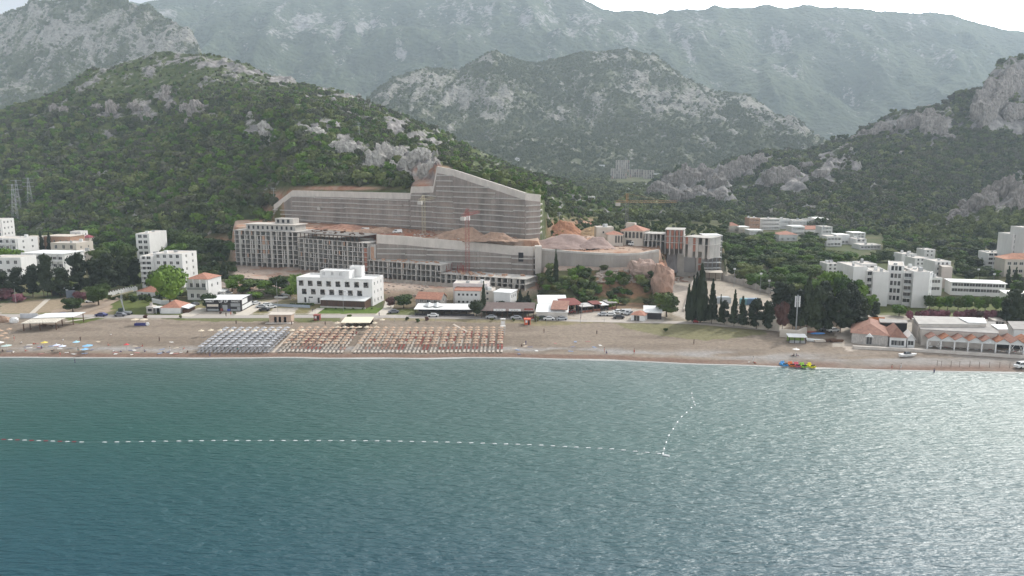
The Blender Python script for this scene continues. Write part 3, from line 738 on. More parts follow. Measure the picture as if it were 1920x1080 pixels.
def keepD(PX,py,h):
    ag=np.arange(h.Y.shape[0])[:,None]<h.Y.shape[0]-14
    return ag*(PX>640)*1.0
pd,sd=scatter(hillD,17000,5,11,keepD,rockD,thr=.5,sink=.3)
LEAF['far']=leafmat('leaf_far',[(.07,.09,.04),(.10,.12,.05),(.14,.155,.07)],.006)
forest('mountain_scrub','thin green scrub on the pale rocky mountain behind the valley',pd,sd,['far'],kinds=('round','shrub'),nleaf=120,lsz=.1)
pe,se=scatter(hillE,6500,5,12,lambda PX,py,h:(np.arange(h.Y.shape[0])[:,None]<h.Y.shape[0]-14)*(PX>-150)*1.0,rockE,thr=.5,sink=.3)
forest('mountain_scrub','thin dark scrub on the bare mountain at upper left',pe,se,['far'],kinds=('round','shrub'),nleaf=120,lsz=.1)

# low undergrowth and scrub woods on the flat land
def flatwood(name,label,n,pxr,Yr,keep,s0,s1,leafs):
    a=nr.uniform(pxr[0],pxr[1],n*6);Y=nr.uniform(0,1,n*6);Y=Yr[0]+(Yr[1]-Yr[0])*Y**.8
    X=(a-960)/FPX*(Y*CT+52*ST);Z=H0(X,Y)
    for h in HILLS[:3]:
        pass
    qx,qy=proj(X,Y,Z);k=keep(qx,qy,X,Y)
    X,Y,Z=X[k][:n],Y[k][:n],Z[k][:n];sc=s0+(s1-s0)*nr.random(len(X))**1.6
    forest(name,label,np.stack([X,Y,Z-.3],-1),sc,leafs,nleaf=200,lsz=.08)
RC=[(1395,400,1570,436),(1455,436,1497,454),(1538,420,1562,447),(1546,436,1655,470),(1590,488,1746,584),(1742,480,1790,550),(1778,522,1890,556),(1712,480,1745,508),(1842,462,1925,500),(1875,472,1925,518),(1545,490,1575,518),(1362,420,1405,438),(1300,490,1362,535),(1690,472,1720,490),(1730,464,1755,484),(-40,405,178,522),(250,430,350,540),(-40,480,45,532),(1110,415,1352,475),(1144,298,1228,336)]
def clear(qx,qy,m=3):
    k=np.ones(qx.shape,bool)
    for x0,y0,x1,y1 in RC: k&=~((qx>x0-m)&(qx<x1+m)&(qy>y0+5)&(qy<y1+14))
    return k
flatwood('valley_wood','green undergrowth and thickets between the buildings of the right valley',3000,(1350,2050),(372,760),lambda x,y,X,Y:clear(x,y)&(y<560)&~((x<1480)&(y>505))&(vn(X/16,Y/16,401)>.28)&~((x>1690)&(y>545)),2.6,6.0,['mid','green','wild'])
flatwood('village_wood','thickets between the left village houses and the hill foot',900,(-120,440),(345,600),lambda x,y,X,Y:clear(x,y)&(y<545)&(vn(X/14,Y/14,403)>.35),2.4,5.5,['mid','wild'])
flatwood('valley_wood','scrub woods on the floor of the far valley',5200,(960,1420),(520,1500),lambda x,y,X,Y:clear(x,y,1)&~((x<1366)&(Y<470)),4,10,['wild','far'])
flatwood('valley_wood','bushes on the rough ground between the building platform and the hill',420,(1030,1366),(400,530),lambda x,y,X,Y:((Y>425)|(x>1330))&(vn(X/10,Y/10,405)>.4)&~((x>1100)&(x<1350)&(Y<408)),1.6,4.2,['wild','mid'])
# ------------------------------------------------------------------ building kit
WHITE=mat('white_render',(.68,.665,.64),.8,.07,.5)
WHITE2=mat('grey_white_render',(.64,.64,.625),.8,.08,.5)
CREAM=mat('cream_render',(.55,.49,.42),.8,.08,.5)
CONC_=mat('raw_concrete',(.43,.405,.37),.9,.18,.45)
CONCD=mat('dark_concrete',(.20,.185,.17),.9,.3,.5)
CONCL=mat('pale_concrete',(.52,.475,.425),.9,.15,.35)
BRICK=mat('clay_block',(.33,.15,.105),.9,.2,1.5)
BRICKO=mat('pale_clay_block',(.42,.26,.18),.9,.2,1.5)
TERRA=mat('terracotta_tile',(.36,.175,.12),.85,.25,1.2)
TERRAD=mat('weathered_tile',(.28,.15,.11),.85,.3,.9)
ROOFW=mat('white_sheet_roof',(.74,.74,.72),.5,.06,.4)
ROOFG=mat('grey_sheet_roof',(.30,.28,.26),.8,.25,.5)
ROOFB=mat('brown_roof',(.13,.095,.085),.8,.2,.6)
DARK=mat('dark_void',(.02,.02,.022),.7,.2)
WOOD=mat('dark_wood',(.10,.055,.035),.8,.3,1.5)
STONE=mat('rubble_stone',(.42,.39,.36),.95,.3,2.2,bump=.1)
BLACK=mat('black_panel',(.025,.022,.024),.5,.2)
GREY=mat('grey_panel',(.27,.28,.28),.6,.1)
FRAME=mat('window_frame',(.6,.6,.58),.5,.05)
METAL=mat('galvanised_metal',(.36,.37,.37),.45,.1,metal=.6)
YEL=mat('yellow_steel',(.42,.25,.11),.5,.15)
REDS=mat('red_steel',(.26,.07,.055),.6,.2)
PALEST=mat('pale_yellow_steel',(.45,.40,.27),.6,.15)
AWN=mat('cream_canvas',(.68,.62,.48),.8,.06,.6)
def glassmat():
    m,nt,b=newmat('window_glass')
    oi=N(nt,'ShaderNodeObjectInfo');cr=N(nt,'ShaderNodeValToRGB');e=cr.color_ramp.elements
    e[0].color=(.025,.028,.032,1);e[1].color=(.14,.13,.12,1);nt.links.new(oi.outputs['Random'],cr.inputs[0]);nt.links.new(cr.outputs[0],b.inputs['Base Color']);b.inputs['Roughness'].default_value=.15
    return m
GLASS=glassmat()
def shot(name,c1,c2,c3):
    m,nt,b=newmat(name);L=nt.links.new
    tc=N(nt,'ShaderNodeTexCoord')
    def ns(sc,scale,det=6):
        mp=N(nt,'ShaderNodeMapping');mp.inputs['Scale'].default_value=sc;L(tc.outputs['Object'],mp.inputs[0])
        n=N(nt,'ShaderNodeTexNoise');n.inputs['Scale'].default_value=scale;n.inputs['Detail'].default_value=det;n.inputs['Roughness'].default_value=.65;L(mp.outputs[0],n.inputs['Vector'])
        r=N(nt,'ShaderNodeMapRange');r.inputs[1].default_value=.35;r.inputs[2].default_value=.65;L(n.outputs[0],r.inputs[0]);return r.outputs[0]
    def mx(f,a,c):
        x=N(nt,'ShaderNodeMix');x.data_type='RGBA'
        for i,v in ((6,a),(7,c)):
            if isinstance(v,tuple): x.inputs[i].default_value=(*v,1)
            else: L(v,x.inputs[i])
        L(f,x.inputs[0]);return x.outputs[2]
    a=mx(ns((1,1,.06),1.3),c1,c2);a=mx(ns((.05,.05,1),.9,3),a,c3);a=mx(ns((1,1,.3),.12),a,tuple(v*.72 for v in c1))
    L(a,b.inputs['Base Color']);b.inputs['Roughness'].default_value=.95
    return m
SHOT=shot('streaked_wall_concrete',(.25,.22,.195),(.43,.385,.345),(.34,.27,.225))
def MT(loc,rz=0): return Matrix.Translation(loc)@Matrix.Rotation(rz,4,'Z')
def frame(a,b,z=None):
    A=P(*a) if z is None else G(a[0],a[1],z)
    B=G(b[0],b[1],A.z)
    d=B-A;return A,math.atan2(d.y,d.x),d.length
_win={}
def winmesh(w,h,style=0):
    w=round(w,1);h=round(h,1);k=(w,h,style)
    if k not in _win:
        m=MB();f=.07
        m.box(0,f,0,.12,0,h,0);m.box(w-f,w,0,.12,0,h,0);m.box(f,w-f,0,.12,0,f,0);m.box(f,w-f,0,.12,h-f,h,0)
        if w>1.1: m.box(w/2-.035,w/2+.035,.02,.11,f,h-f,0)
        pn=MB();pn.box(f,w-f,.06,.10,f,h-f,0)
        _win[k]=(m.mesh('window',FRAME),pn.mesh('pane',GLASS))
    return _win[k]
class Vol:
    """one rectangular block of a building with real openings, windows and roof"""
    def __init__(s,root,A,rz,L,D,H,own):
        s.root=root;s.L=L;s.D=D;s.H=H
        s.B=Matrix.Identity(4) if own else root.matrix_basis.inverted()@MT(A,rz)
    def put(s,mb,name,mats,parent=None,loc=(0,0,0),rz=0,smooth=False):
        me=mb if isinstance(mb,bpy.types.Mesh) else mb.mesh(name,mats,smooth)
        o=bpy.data.objects.new(name,me);COL.objects.link(o);o.parent=parent or s.root
        o.matrix_basis=(s.B if parent is None else Matrix.Identity(4))@MT(loc,rz);return o
    def corner(s,side,sv,ov):
        return {'front':(sv,ov),'back':(sv,s.D-ov),'right':(s.L-ov,sv),'left':(ov,sv)}[side]
    def wallbox(s,m,side,s0,s1,z0,z1,t):
        if s1-s0<1e-3 or z1-z0<1e-3: return
        a=s.corner(side,s0,0);b=s.corner(side,s1,t)
        m.box(min(a[0],b[0]),max(a[0],b[0]),min(a[1],b[1]),max(a[1],b[1]),z0,z1)
    def wall(s,m,side,ops,t=.3,z0=-2.5):
        a,b=(0,s.L) if side in('front','back') else (t,s.D-t)
        xs=sorted(set([a,b]+[v for o in ops for v in (o[0],o[1]) if a<v<b]))
        for i in range(len(xs)-1):
            x0,x1=xs[i],xs[i+1];z=z0
            for o in sorted([o for o in ops if o[0]<=x0+1e-4 and o[1]>=x1-1e-4],key=lambda o:o[2]):
                s.wallbox(m,side,x0,x1,z,o[2],t);z=o[3]
            s.wallbox(m,side,x0,x1,z,s.H,t)
    def windows(s,side,ops,rec=.14,pane=True,name='window'):
        for o in ops:
            w,h=o[1]-o[0],o[3]-o[2];a,b=winmesh(w,h);w2=round(w,1);h2=round(h,1)
            if side=='front': loc,r=((o[0],rec,o[2]),0)
            elif side=='back': loc,r=((o[1],s.D-rec,o[2]),math.pi)
            elif side=='right': loc,r=((s.L-rec,o[0],o[2]),math.pi/2)
            else: loc,r=((rec,o[1],o[2]),-math.pi/2)
            f=s.put(a,name,None,None,loc,r)
            f.scale=(w/w2,1,h/h2)
            if pane: s.put(b,'pane',None,f)
def grid_ops(span,H,floors,n,ww,wh,sill=.9,margin=.8,z0=0,skip=(),shift=0):
    fh=(H-z0)/floors;o=[];p=(span-2*margin)/max(n,1)
    for k in range(floors):
        for i in range(n):
            if (k,i) in skip: continue
            c=margin+p*(i+.5)+(shift if k%2 else 0);z=z0+k*fh+sill*min(1,fh/3)
            o.append((c-ww/2,c+ww/2,z,min(z+wh,z0+(k+1)*fh-.25)))
    return o
def roof(v,kind,mt,over=.35,rise=1.6,t=.25,eaves=0):
    L,D,H=v.L,v.D,v.H;o=over
    if kind=='flat':
        m=MB().box(.302,L-.302,.302,D-.302,H-.45,H-.2);v.put(m,'roof',mt)
        if D>8 and L>5:
            for i in range(rng.randrange(1,4)):
                x=rng.uniform(1,L-2.5);y=rng.uniform(1.5,D-3);v.put(MB().box(x,x+rng.uniform(.7,1.9),y,y+rng.uniform(.7,1.6),H-.199,H+rng.uniform(.4,1.5)),'roof_unit',WHITE2 if i else METAL)
    elif kind=='slab':
        m=MB().box(-o,L+o,-o,D+o,H,H+.25);v.put(m,'roof',mt)
    elif kind=='shed':
        m=MB().add([(-o,-o,H),(L+o,-o,H),(L+o,D+o,H+rise),(-o,D+o,H+rise),(-o,-o,H+.2),(L+o,-o,H+.2),(L+o,D+o,H+rise+.2),(-o,D+o,H+rise+.2)],[(0,3,2,1),(4,5,6,7),(0,1,5,4),(1,2,6,5),(2,3,7,6),(3,0,4,7)]);v.put(m,'roof',mt)
    elif kind=='gable':   # ridge along x
        m=MB();h=H+rise
        for sg in (0,1):
            ya=-o if sg==0 else D+o;zz=H-.15
            a=[(-o,ya,zz),(L+o,ya,zz),(L+o,D/2,h),(-o,D/2,h)];b=[(x,y,z+.22) for x,y,z in a]
            m.add(a+b,[(0,3,2,1),(4,5,6,7),(0,1,5,4),(1,2,6,5),(2,3,7,6),(3,0,4,7)])
        v.put(m,'roof',mt)
        g=MB();g.add([(0,0,H),(0,D,H),(0,D/2,h-.02),(.25,0,H),(.25,D,H),(.25,D/2,h-.02)],[(0,2,1),(3,4,5),(0,3,5,2),(1,2,5,4)])
        g.add([(L-.25,0,H),(L-.25,D,H),(L-.25,D/2,h-.02),(L,0,H),(L,D,H),(L,D/2,h-.02)],[(0,2,1),(3,4,5),(0,3,5,2),(1,2,5,4)])
        v.put(g,'gable_wall',v.wm)
    elif kind=='gabley':  # ridge along y
        m=MB();h=H+rise
        for sg in (0,1):
            xa=-o if sg==0 else L+o;zz=H-.15
            a=[(xa,-o,zz),(L/2,-o,h),(L/2,D+o,h),(xa,D+o,zz)];b=[(x,y,z+.22) for x,y,z in a]
            m.add(a+b,[(0,1,2,3),(7,6,5,4),(0,4,5,1),(1,5,6,2),(2,6,7,3),(3,7,4,0)])
        v.put(m,'roof',mt)
        g=MB()
        for y0 in (0,D-.25): g.add([(0,y0,H),(L,y0,H),(L/2,y0,h-.02),(0,y0+.25,H),(L,y0+.25,H),(L/2,y0+.25,h-.02)],[(0,1,2),(3,5,4),(0,2,5,3),(1,4,5,2)])
        v.put(g,'gable_wall',v.wm)
    elif kind=='hip':
        h=H+rise;k=min(D/2,L/2)*.98;m=MB()
        e=[(-o,-o,H),(L+o,-o,H),(L+o,D+o,H),(-o,D+o,H)];rg=[(k,D/2,h),(L-k,D/2,h)] if L>D else [(L/2,k,h),(L/2,D-k,h)]
        vs=e+rg
        if L>D: fs=[(0,1,5,4),(1,2,5),(2,3,4,5),(3,0,4),(0,3,2,1)]
        else: fs=[(0,1,4),(1,2,5,4),(2,3,5),(3,0,4,5),(0,3,2,1)]
        m.add(vs,fs);v.put(m,'roof',mt)
def house(name,label,cat,a,b,top,D,floors=2,n=3,ww=1.2,wh=1.3,side=2,wall=None,rk='flat',rm=None,rise=1.6,z=None,root=None,balc=0,group=None,sill=.9,skip=(),shift=0,ops=None,sops=None,over=.35,pane=True,H=None,margin=.8,back=False):
    A,rz,Lg=frame(a,b,z);H=H or float(zat(top,A.y))-A.z
    own=root is None
    if own: root=empty(name,A,rz,label,cat,group)
    v=Vol(root,A,rz,Lg,D,H,own);v.wm=wall or WHITE;v.A=A
    f=ops if ops is not None else grid_ops(Lg,H,floors,n,ww,wh,sill,margin,skip=skip,shift=shift)
    sd=sops if sops is not None else (grid_ops(D,H,floors,side,min(ww,1.2),min(wh,1.3),sill) if side else [])
    m=MB();v.wall(m,'front',f);v.wall(m,'back',[]);right=A.x<60
    v.wall(m,'right',sd if right else []);v.wall(m,'left',[] if right else sd)
    v.put(m,'wall',v.wm)
    v.windows('front',f,pane=pane);v.windows('right' if right else 'left',sd,pane=pane)
    # inner floor so openings read deep
    roof(v,rk,rm or {'flat':CONCL,'slab':ROOFW,'shed':ROOFW}.get(rk,TERRA),over,rise)
    if balc:
        fh=H/floors
        for k in range(1,floors):
            bm=MB().box(.4,Lg-.4,-1.1,-.003,k*fh-.12,k*fh+.06)
            o=v.put(bm,'balcony',v.wm)
            rb=MB().box(.4,Lg-.4,-1.1,-1.02,k*fh+.06,k*fh+(1.0 if balc==1 else .9))
            v.put(rb,'railing',v.wm if balc==1 else METAL,o)
            if n>1:
                dv=MB()
                for i in range(n+1):
                    x=.4+(Lg-.8)*i/n;dv.box(x-.08,x+.08,-1.0,-.004,k*fh+.06,(k+1)*fh-.13)
                v.put(dv,'balcony_divider',v.wm,o)
    return root,v
# ------------------------------------------------------------------ concrete skeleton block
def skeleton(name,label,a,b,top,D,floors,bays,z=None,infill=None,slabm=CONC_,colm=CONC_,root=None,solid=.28,group=None,topslab=True,deep=5.0,ground_open=True,prot=.35,H=None,cat='building'):
    A,rz,Lg=frame(a,b,z);H=H or float(zat(top,A.y))-A.z;own=root is None
    if own: root=empty(name,A,rz,label,cat,group)
    v=Vol(root,A,rz,Lg,D,H,own);v.wm=colm;v.A=A
    fh=H/floors
    for k in range(1,floors+1):
        m=MB().box(-prot,Lg+prot,-prot,D,k*fh-.28,k*fh)
        if k%2==0: m.box(Lg*.3,Lg*.55,-prot-.7,-prot-.002,k*fh-.26,k*fh-.02)
        o=v.put(m,'floor_slab',slabm)
        if k<floors and k%2:
            rl=MB().box(0,Lg*rng.uniform(.6,1),-prot+.05,-prot+.1,k*fh+.9,k*fh+.98);v.put(rl,'guard_rail',METAL,o)
    bw=Lg/bays
    for i in range(bays+1):
        x=Lg*i/bays;w=bw*solid*(1.5 if i%3==1 else .8)*.5;x0=max(0,x-w);x1=min(Lg,x+w)
        v.put(MB().box(x0,x1,0,.5,-3,H-.281),'column',colm)
        v.put(MB().box(max(.01,x-.1),min(Lg-.01,x+.1),.501,deep,-2.9,H-.283),'partition_wall',colm)
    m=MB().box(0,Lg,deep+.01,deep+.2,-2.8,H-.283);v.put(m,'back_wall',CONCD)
    v.put(MB().box(Lg-.2,Lg,deep+.21,D-.01,-2.8,H-.283),'end_wall',colm);v.put(MB().box(0,.2,deep+.21,D-.01,-2.8,H-.283),'end_wall',colm)
    infill=infill or {}
    cnt=0
    for k in range(floors):
        for i in range(bays):
            q=infill.get((k,i),infill.get(i if (0<k<floors-1) else None,None))
            if q is None and cnt<60 and rng.random()<.35 and k>0:
                q='half'
            if q:
                cnt+=1;m=MB();x0=Lg*i/bays+bw*.25;x1=Lg*(i+1)/bays-bw*.25
                if q=='half': x1=x0+(x1-x0)*rng.uniform(.3,.5)
                m.box(x0,x1,.15,.35,k*fh+.003,(k+1)*fh-.284);v.put(m,'infill_panel',BRICKO if q!='brick' and rng.random()<.25 else (BRICK if q=='brick' else CONC_))
    return root,v

def strew(v,n,x0,x1,y0,y1,z,mt,name,sx=(.4,2.4),sy=(.2,1.3),sz=(.15,.9)):
    me=MB().box(0,1,0,1,0,1).mesh(name,mt)
    for i in range(n):
        o=v.put(me,name,None,None,(rng.uniform(x0,x1),rng.uniform(y0,y1),z),rng.uniform(-.4,.4));o.scale=(rng.uniform(*sx),rng.uniform(*sy),rng.uniform(*sz))
# ------------------------------------------------------------------ building site
_,v1=skeleton('unfinished_building','long raw concrete building shell with eight open storeys, left end of the building site',(443,498),(561,503.5),431,17,8,12,z=6,infill={5:'x'})
m=MB().box(v1.L*.12,v1.L*.9,4,14,v1.H+.002,v1.H+2.9);v1.put(m,'roof_storey',CONC_)
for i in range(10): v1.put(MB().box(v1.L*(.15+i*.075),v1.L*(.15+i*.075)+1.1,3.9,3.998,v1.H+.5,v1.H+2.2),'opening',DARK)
m=MB().box(v1.L*.1,v1.L*.92,3.2,15,v1.H+2.902,v1.H+3.2);v1.put(m,'roof_slab',CONCL)
m=MB().box(v1.L*.5,v1.L*.78,9,15,v1.H+3.202,v1.H+6.0);v1.put(m,'stair_tower',CONC_)
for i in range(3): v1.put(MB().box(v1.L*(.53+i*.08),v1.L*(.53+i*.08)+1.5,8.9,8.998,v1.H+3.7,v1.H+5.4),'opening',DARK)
_,v2=skeleton('unfinished_building','tall concrete frame building with open storeys and timber formwork on top',(563,505),(691,518),446,17,7,14,z=6,solid=.2,infill={13:'brick'})
for i in range(15): v2.put(MB().box(v2.L*i/14*.86,v2.L*i/14*.86+.3,1,1.3,v2.H,v2.H+2.6),'formwork_prop',WOOD)
m=MB().box(-.6,v2.L*.89,-.6,15,v2.H+2.6,v2.H+3.0);v2.put(m,'formwork_deck',CONCD)
strew(v2,24,0,v2.L*.8,1,12,v2.H+3.002,WOOD,'stacked_timber')
m=MB().box(v2.L+.36,v2.L+4.2,1,15,-3,v2.H-1.0);v2.put(m,'stair_core',CONC_)
m=MB().box(v2.L+1.1,v2.L+3.2,.9,.998,4,v2.H-2);v2.put(m,'clay_block_infill',BRICKO)
_,v3=skeleton('unfinished_building','low three storey concrete shell below the lower retaining wall, right of the tall frame',(693,520),(826,531),487,9,3,15,z=6,solid=.22,prot=.8)
_,v4=skeleton('unfinished_building','lowest two storey concrete shell at the foot of the red crane',(826,531),(985,543),512,11,2,15,z=6,solid=.3,prot=.6)
for v,nn in ((v3,50),(v4,60)):
    strew(v,nn//2,0,v.L-2.5,0,v.D-2,v.H+.002,BRICKO,'stacked_timber')
for i in range(22):
    x=v4.L*.3*rng.random();y=rng.uniform(1,8);v4.put(MB().tube((x,y,v4.H-.01),(x,y,v4.H+rng.uniform(1.5,4.5)),.1,n=4),'starter_bar',REDS)
def terrwall(name,label,pts,zb,ledges,par=3.0,thick=1.2,mt=SHOT,pm=CONCL,led=True,lh=.5):
    """retaining wall along a polyline of (px, top py, Y)"""
    w=[Vector((float(xat(a,b,Y)),Y,float(zat(b,Y)))) for a,b,Y in pts]
    o=w[0].copy();o.z=zb
    root=empty(name,o,0,label,'retaining wall')
    q=[p-o for p in w]
    m=MB();pp=MB()
    for i in range(len(q)-1):
        a,b=q[i],q[i+1];d=Vector((b.x-a.x,b.y-a.y,0)).normalized();n=Vector((-d.y,d.x,0))
        za=max(0.5,a.z-par);zb_=max(.5,b.z-par)
        def pr(mb,z0a,z0b,z1a,z1b,off,th,ea=0):
            A0=Vector((a.x,a.y,0))-n*off;B0=Vector((b.x,b.y,0))-n*off;A1=A0+n*th;B1=B0+n*th
            vs=[(A0.x,A0.y,z0a),(B0.x,B0.y,z0b),(B1.x,B1.y,z0b),(A1.x,A1.y,z0a),(A0.x,A0.y,z1a),(B0.x,B0.y,z1b),(B1.x,B1.y,z1b),(A1.x,A1.y,z1a)]
            mb.add(vs,[(0,3,2,1),(4,5,6,7),(0,1,5,4),(1,2,6,5),(2,3,7,6),(3,0,4,7)])
        pr(m,-3,-3,za,zb_,0,thick);pr(pp,za+.003,zb_+.003,a.z,b.z,-.05,thick)
    mo=m.build('wall_face',mt,root);pp.build('parapet',pm,root)
    if led:
        for z in ledges:
            for i in range(len(q)-1):
                a,b=q[i],q[i+1];ln=(Vector((b.x-a.x,b.y-a.y,0))).length
                if ln<3: continue
                d=Vector((b.x-a.x,b.y-a.y,0))/ln;n=Vector((-d.y,d.x,0));s=0
                while s<ln-2:
                    e=min(ln,s+rng.uniform(14,42));
                    t0,t1=s/ln,e/ln;top=min(a.z+(b.z-a.z)*t0,a.z+(b.z-a.z)*t1)-par*.8
                    zz=z+rng.uniform(-.25,.25)
                    if zz<top and len([c for c in root.children])<95:
                        A=Vector((a.x,a.y,0))+d*s;B=Vector((a.x,a.y,0))+d*(e-.4)
                        lb=MB();o2=n*-.8
                        vs=[(A+o2),(B+o2),(B+n*-.004),(A+n*-.004)]
                        lb.add([(p.x,p.y,zz) for p in vs]+[(p.x,p.y,zz+lh) for p in vs],[(0,3,2,1),(4,5,6,7),(0,1,5,4),(1,2,6,5),(2,3,7,6),(3,0,4,7)])
                        lb.build('ledge',CONC_,root)
                    s=e
    return root
terrwall('retaining_wall','huge stepped grey concrete retaining wall peaking below the rocky spur',[(513,384,479),(548,357,469),(769,362,417.5),(771,350,417),(812,349,407),(819,312,405),(850,318,398),(985,362,366),(1013,365,372),(1014,366,384)],23.5,[z for z in (2.6,5.4,8.2,11,13.8,16.6,19.4,22.2,25,27.8,30.6)],par=3.4)
terrwall('retaining_wall','lower grey concrete retaining wall behind the two low concrete shells',[(706,440,364),(760,443,362.5),(800,447,360),(900,455,354),(960,461,350),(1000,463,347),(1013,461,352)],5,[6.5,9.2,11.9,14.6],par=4.2)
terrwall('retaining_wall','smooth curved pale concrete retaining wall above the shrubby slope',[(1013,466,345),(1060,470,341),(1115,474,338.5),(1160,476,338),(1200,475,339.5),(1236,468,345)],10,[],par=.8,mt=shot('weathered_curved_wall',(.34,.31,.28),(.44,.41,.37),(.38,.33,.28)),pm=CONC_,led=False)
# buttress at the corner of the lower wall
A=W(1003,461,344);m=MB();m.add([(0,-2,0),(3,-2,0),(3,3,0),(0,3,0),(0.2,0,-13),(3,0,-13),(3,3,-13),(.2,3,-13)],[(0,1,2,3),(7,6,5,4),(4,5,1,0),(5,6,2,1),(6,7,3,2),(7,4,0,3)])
m.box(-7.5,-5.2,4.2,6.0,-7.8,-3.6,1)
o=m.build('wall_buttress',[CONCL,DARK]);o.location=A;tag(o,'pale concrete end buttress of the lower retaining wall','buttress')
# gate block, brick block, scaffold tower, villa
A,rz,Lg=frame((1269,511),(1317,511),6);H=float(zat(469,A.y))-6
r=empty('concrete_gate_block',A,rz,'concrete block with one tall grey shutter opening at the top of the ramp','building');v=Vol(r,A,rz,Lg,8,H,True)
m=MB();op=[(Lg*.27,Lg*.74,0,H-1.2)];v.wall(m,'front',op,1.2);v.wall(m,'back',[]);v.wall(m,'left',[]);v.wall(m,'right',[]);v.put(m,'wall',CONC_)
v.put(MB().box(Lg*.27,Lg*.74,.8,1.0,-1,H-1.2),'shutter',mat('shutter_grey',(.30,.29,.28),.7,.08,.3));v.put(MB().box(-.2,Lg+.2,-.2,8.2,H,H+.4),'roof_slab',CONCL)
for k in range(3): v.put(MB().box(Lg-2.3,Lg-.9,-.05,-.003,1+k*3.6,3.8+k*3.6),'clay_block_infill',BRICK)
A=G(1246,513,6);m=MB();m.add([(0,0,0),(8,4,0),(9,16,0),(-3,14,0),(3,7,13),(9,6,13.5),(9,16,13.5),(0,14,13)],[(0,3,2,1),(4,5,6,7),(0,1,5,4),(1,2,6,5),(2,3,7,6),(3,0,4,7)])
r2=mat('shotcrete_grey',(.24,.225,.22),.95,.2,.6,bump=.3);o=m.build('sprayed_slope',r2);o.location=A;tag(o,'grey sprayed concrete slope left of the shutter block','rock face')
def rough_rock(name,label,px,py,w,d,h,c,seed,cat='rock'):
    A=P(px,py);m=MB();m.blob((0,0,h*.35),(w/2,d/2,h*.65),0,16,11,0)
    vs=np.array(m.v);k=1+.45*(fbm(vs[:,0]/2+seed,vs[:,2]/2.5+vs[:,1]/3,4,seed)-.5)*2
    m.v=[tuple(a) for a in vs*k[:,None]]
    o=m.build(name,c);o.location=A;return tag(o,label,cat)
rr=mat('orange_cut_rock',(.38,.25,.19),.95,.35,.5,bump=.8)
rough_rock('cut_rock','orange brown cut rock face dropping beside the ramp',1241,548,9,13,12.5,rr,3)
rough_rock('cut_rock','pink broken rock below the right end of the curved wall',1205,515,13,9,7,mat('pink_rock',(.40,.29,.24),.95,.3,.6,bump=.5),5)
_,vb=skeleton('unfinished_building','concrete and red clay block building with three storeys, right of the arched villa',(1247,466),(1281,467),430,12,3,4,z=19.5,infill={(k,i):'brick' for k in range(3) for i in range(4)},solid=.18)
skeleton('unfinished_building','two storey open concrete frame between the arched villa and the clay block building',(1207,463),(1246,465),437,10,2,5,z=19.5,solid=.2)
_,vr=skeleton('unfinished_building','pale roofed concrete wing with two red clay block panels, beside the scaffolded tower',(1282,470),(1331,474),443,11,2,4,z=19,infill={(0,1):'brick',(1,1):'brick',(1,0):'brick',(0,2):'x'},solid=.5)
A,rz,Lg=frame((1318,512),(1350,512),6);H=float(zat(441,A.y))-6
r=empty('scaffolded_tower',A,rz,'narrow seven storey block of white slabs wrapped in scaffolding, right end of the building site','building');v=Vol(r,A,rz,Lg,10,H,True)
for k in range(8): v.put(MB().box(-.3,Lg+.3,-1.2,10,k*H/7-.25,k*H/7),'floor_slab',WHITE2)
for i in range(5):
    x=Lg*i/4;v.put(MB().box(x-.12,x+.12,-.9,-.6,-1,H-.1),'scaffold_pole',METAL)
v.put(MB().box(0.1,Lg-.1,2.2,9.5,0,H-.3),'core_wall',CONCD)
def arches(m,side,v,s0,s1,n,z0,z1,t=.35):
    """wall strip with n round arched openings"""
    w=(s1-s0)/n
    for i in range(n):
        x0=s0+i*w;pw=w*.16;a,b=x0+pw,x0+w-pw;rr_=(b-a)/2;cx=(a+b)/2;zc=z1-.5-rr_
        m.box(x0,a,0,t,z0,z1);m.box(b,x0+w,0,t,z0,z1)
        pts=[(a,zc)]+[(cx-rr_*math.cos(math.pi*j/8),zc+rr_*math.sin(math.pi*j/8)) for j in range(1,8)]+[(b,zc)]
        for j in range(8):
            (xa,za),(xb,zb)=pts[j],pts[j+1];m.add([(xa,0,za),(xb,0,zb),(xb,0,z1),(xa,0,z1),(xa,t,za),(xb,t,zb),(xb,t,z1),(xa,t,z1)],[(0,1,2,3),(7,6,5,4),(0,4,5,1)])
A,rz,Lg=frame((1163,459),(1205,461),19.8);H=float(zat(432,A.y))-19.8
r=empty('arched_villa',A,rz,'cream villa with a row of round arches and terracotta roof above the curved wall','villa')
v=Vol(r,A,rz,Lg,12,H,True);v.wm=CREAM
m=MB();m.box(0,Lg*.25,0,.35,-2,H*.5);m.box(Lg*.25,Lg*.5,0,.35,2.6,H*.5);m.box(Lg*.5,Lg,0,.35,-2,H*.5);arches(m,'front',v,0,Lg,6,H*.5,H);v.wall(m,'back',[]);v.wall(m,'left',[],z0=-2);v.wall(m,'right',[],z0=-2);v.put(m,'wall',CREAM)
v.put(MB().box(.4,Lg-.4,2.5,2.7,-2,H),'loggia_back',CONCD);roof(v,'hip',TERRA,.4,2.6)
v.put(MB().box(Lg*.05,Lg*.45,7,10,H+.5,H+3.4),'roof_turret',CREAM)
A2,rz2,L2=frame((1139,462),(1168,462),19.8)
v=Vol(r,A2,rz2,L2,9,float(zat(440,A2.y))-19.8,False);v.wm=CREAM;H2=v.H
m=MB();m.box(0,L2*.45,0,.35,-2,H2);
for (x0,x1) in ((L2*.45,L2),): m.box(x0,x1,0,.35,-2,H2*.3)
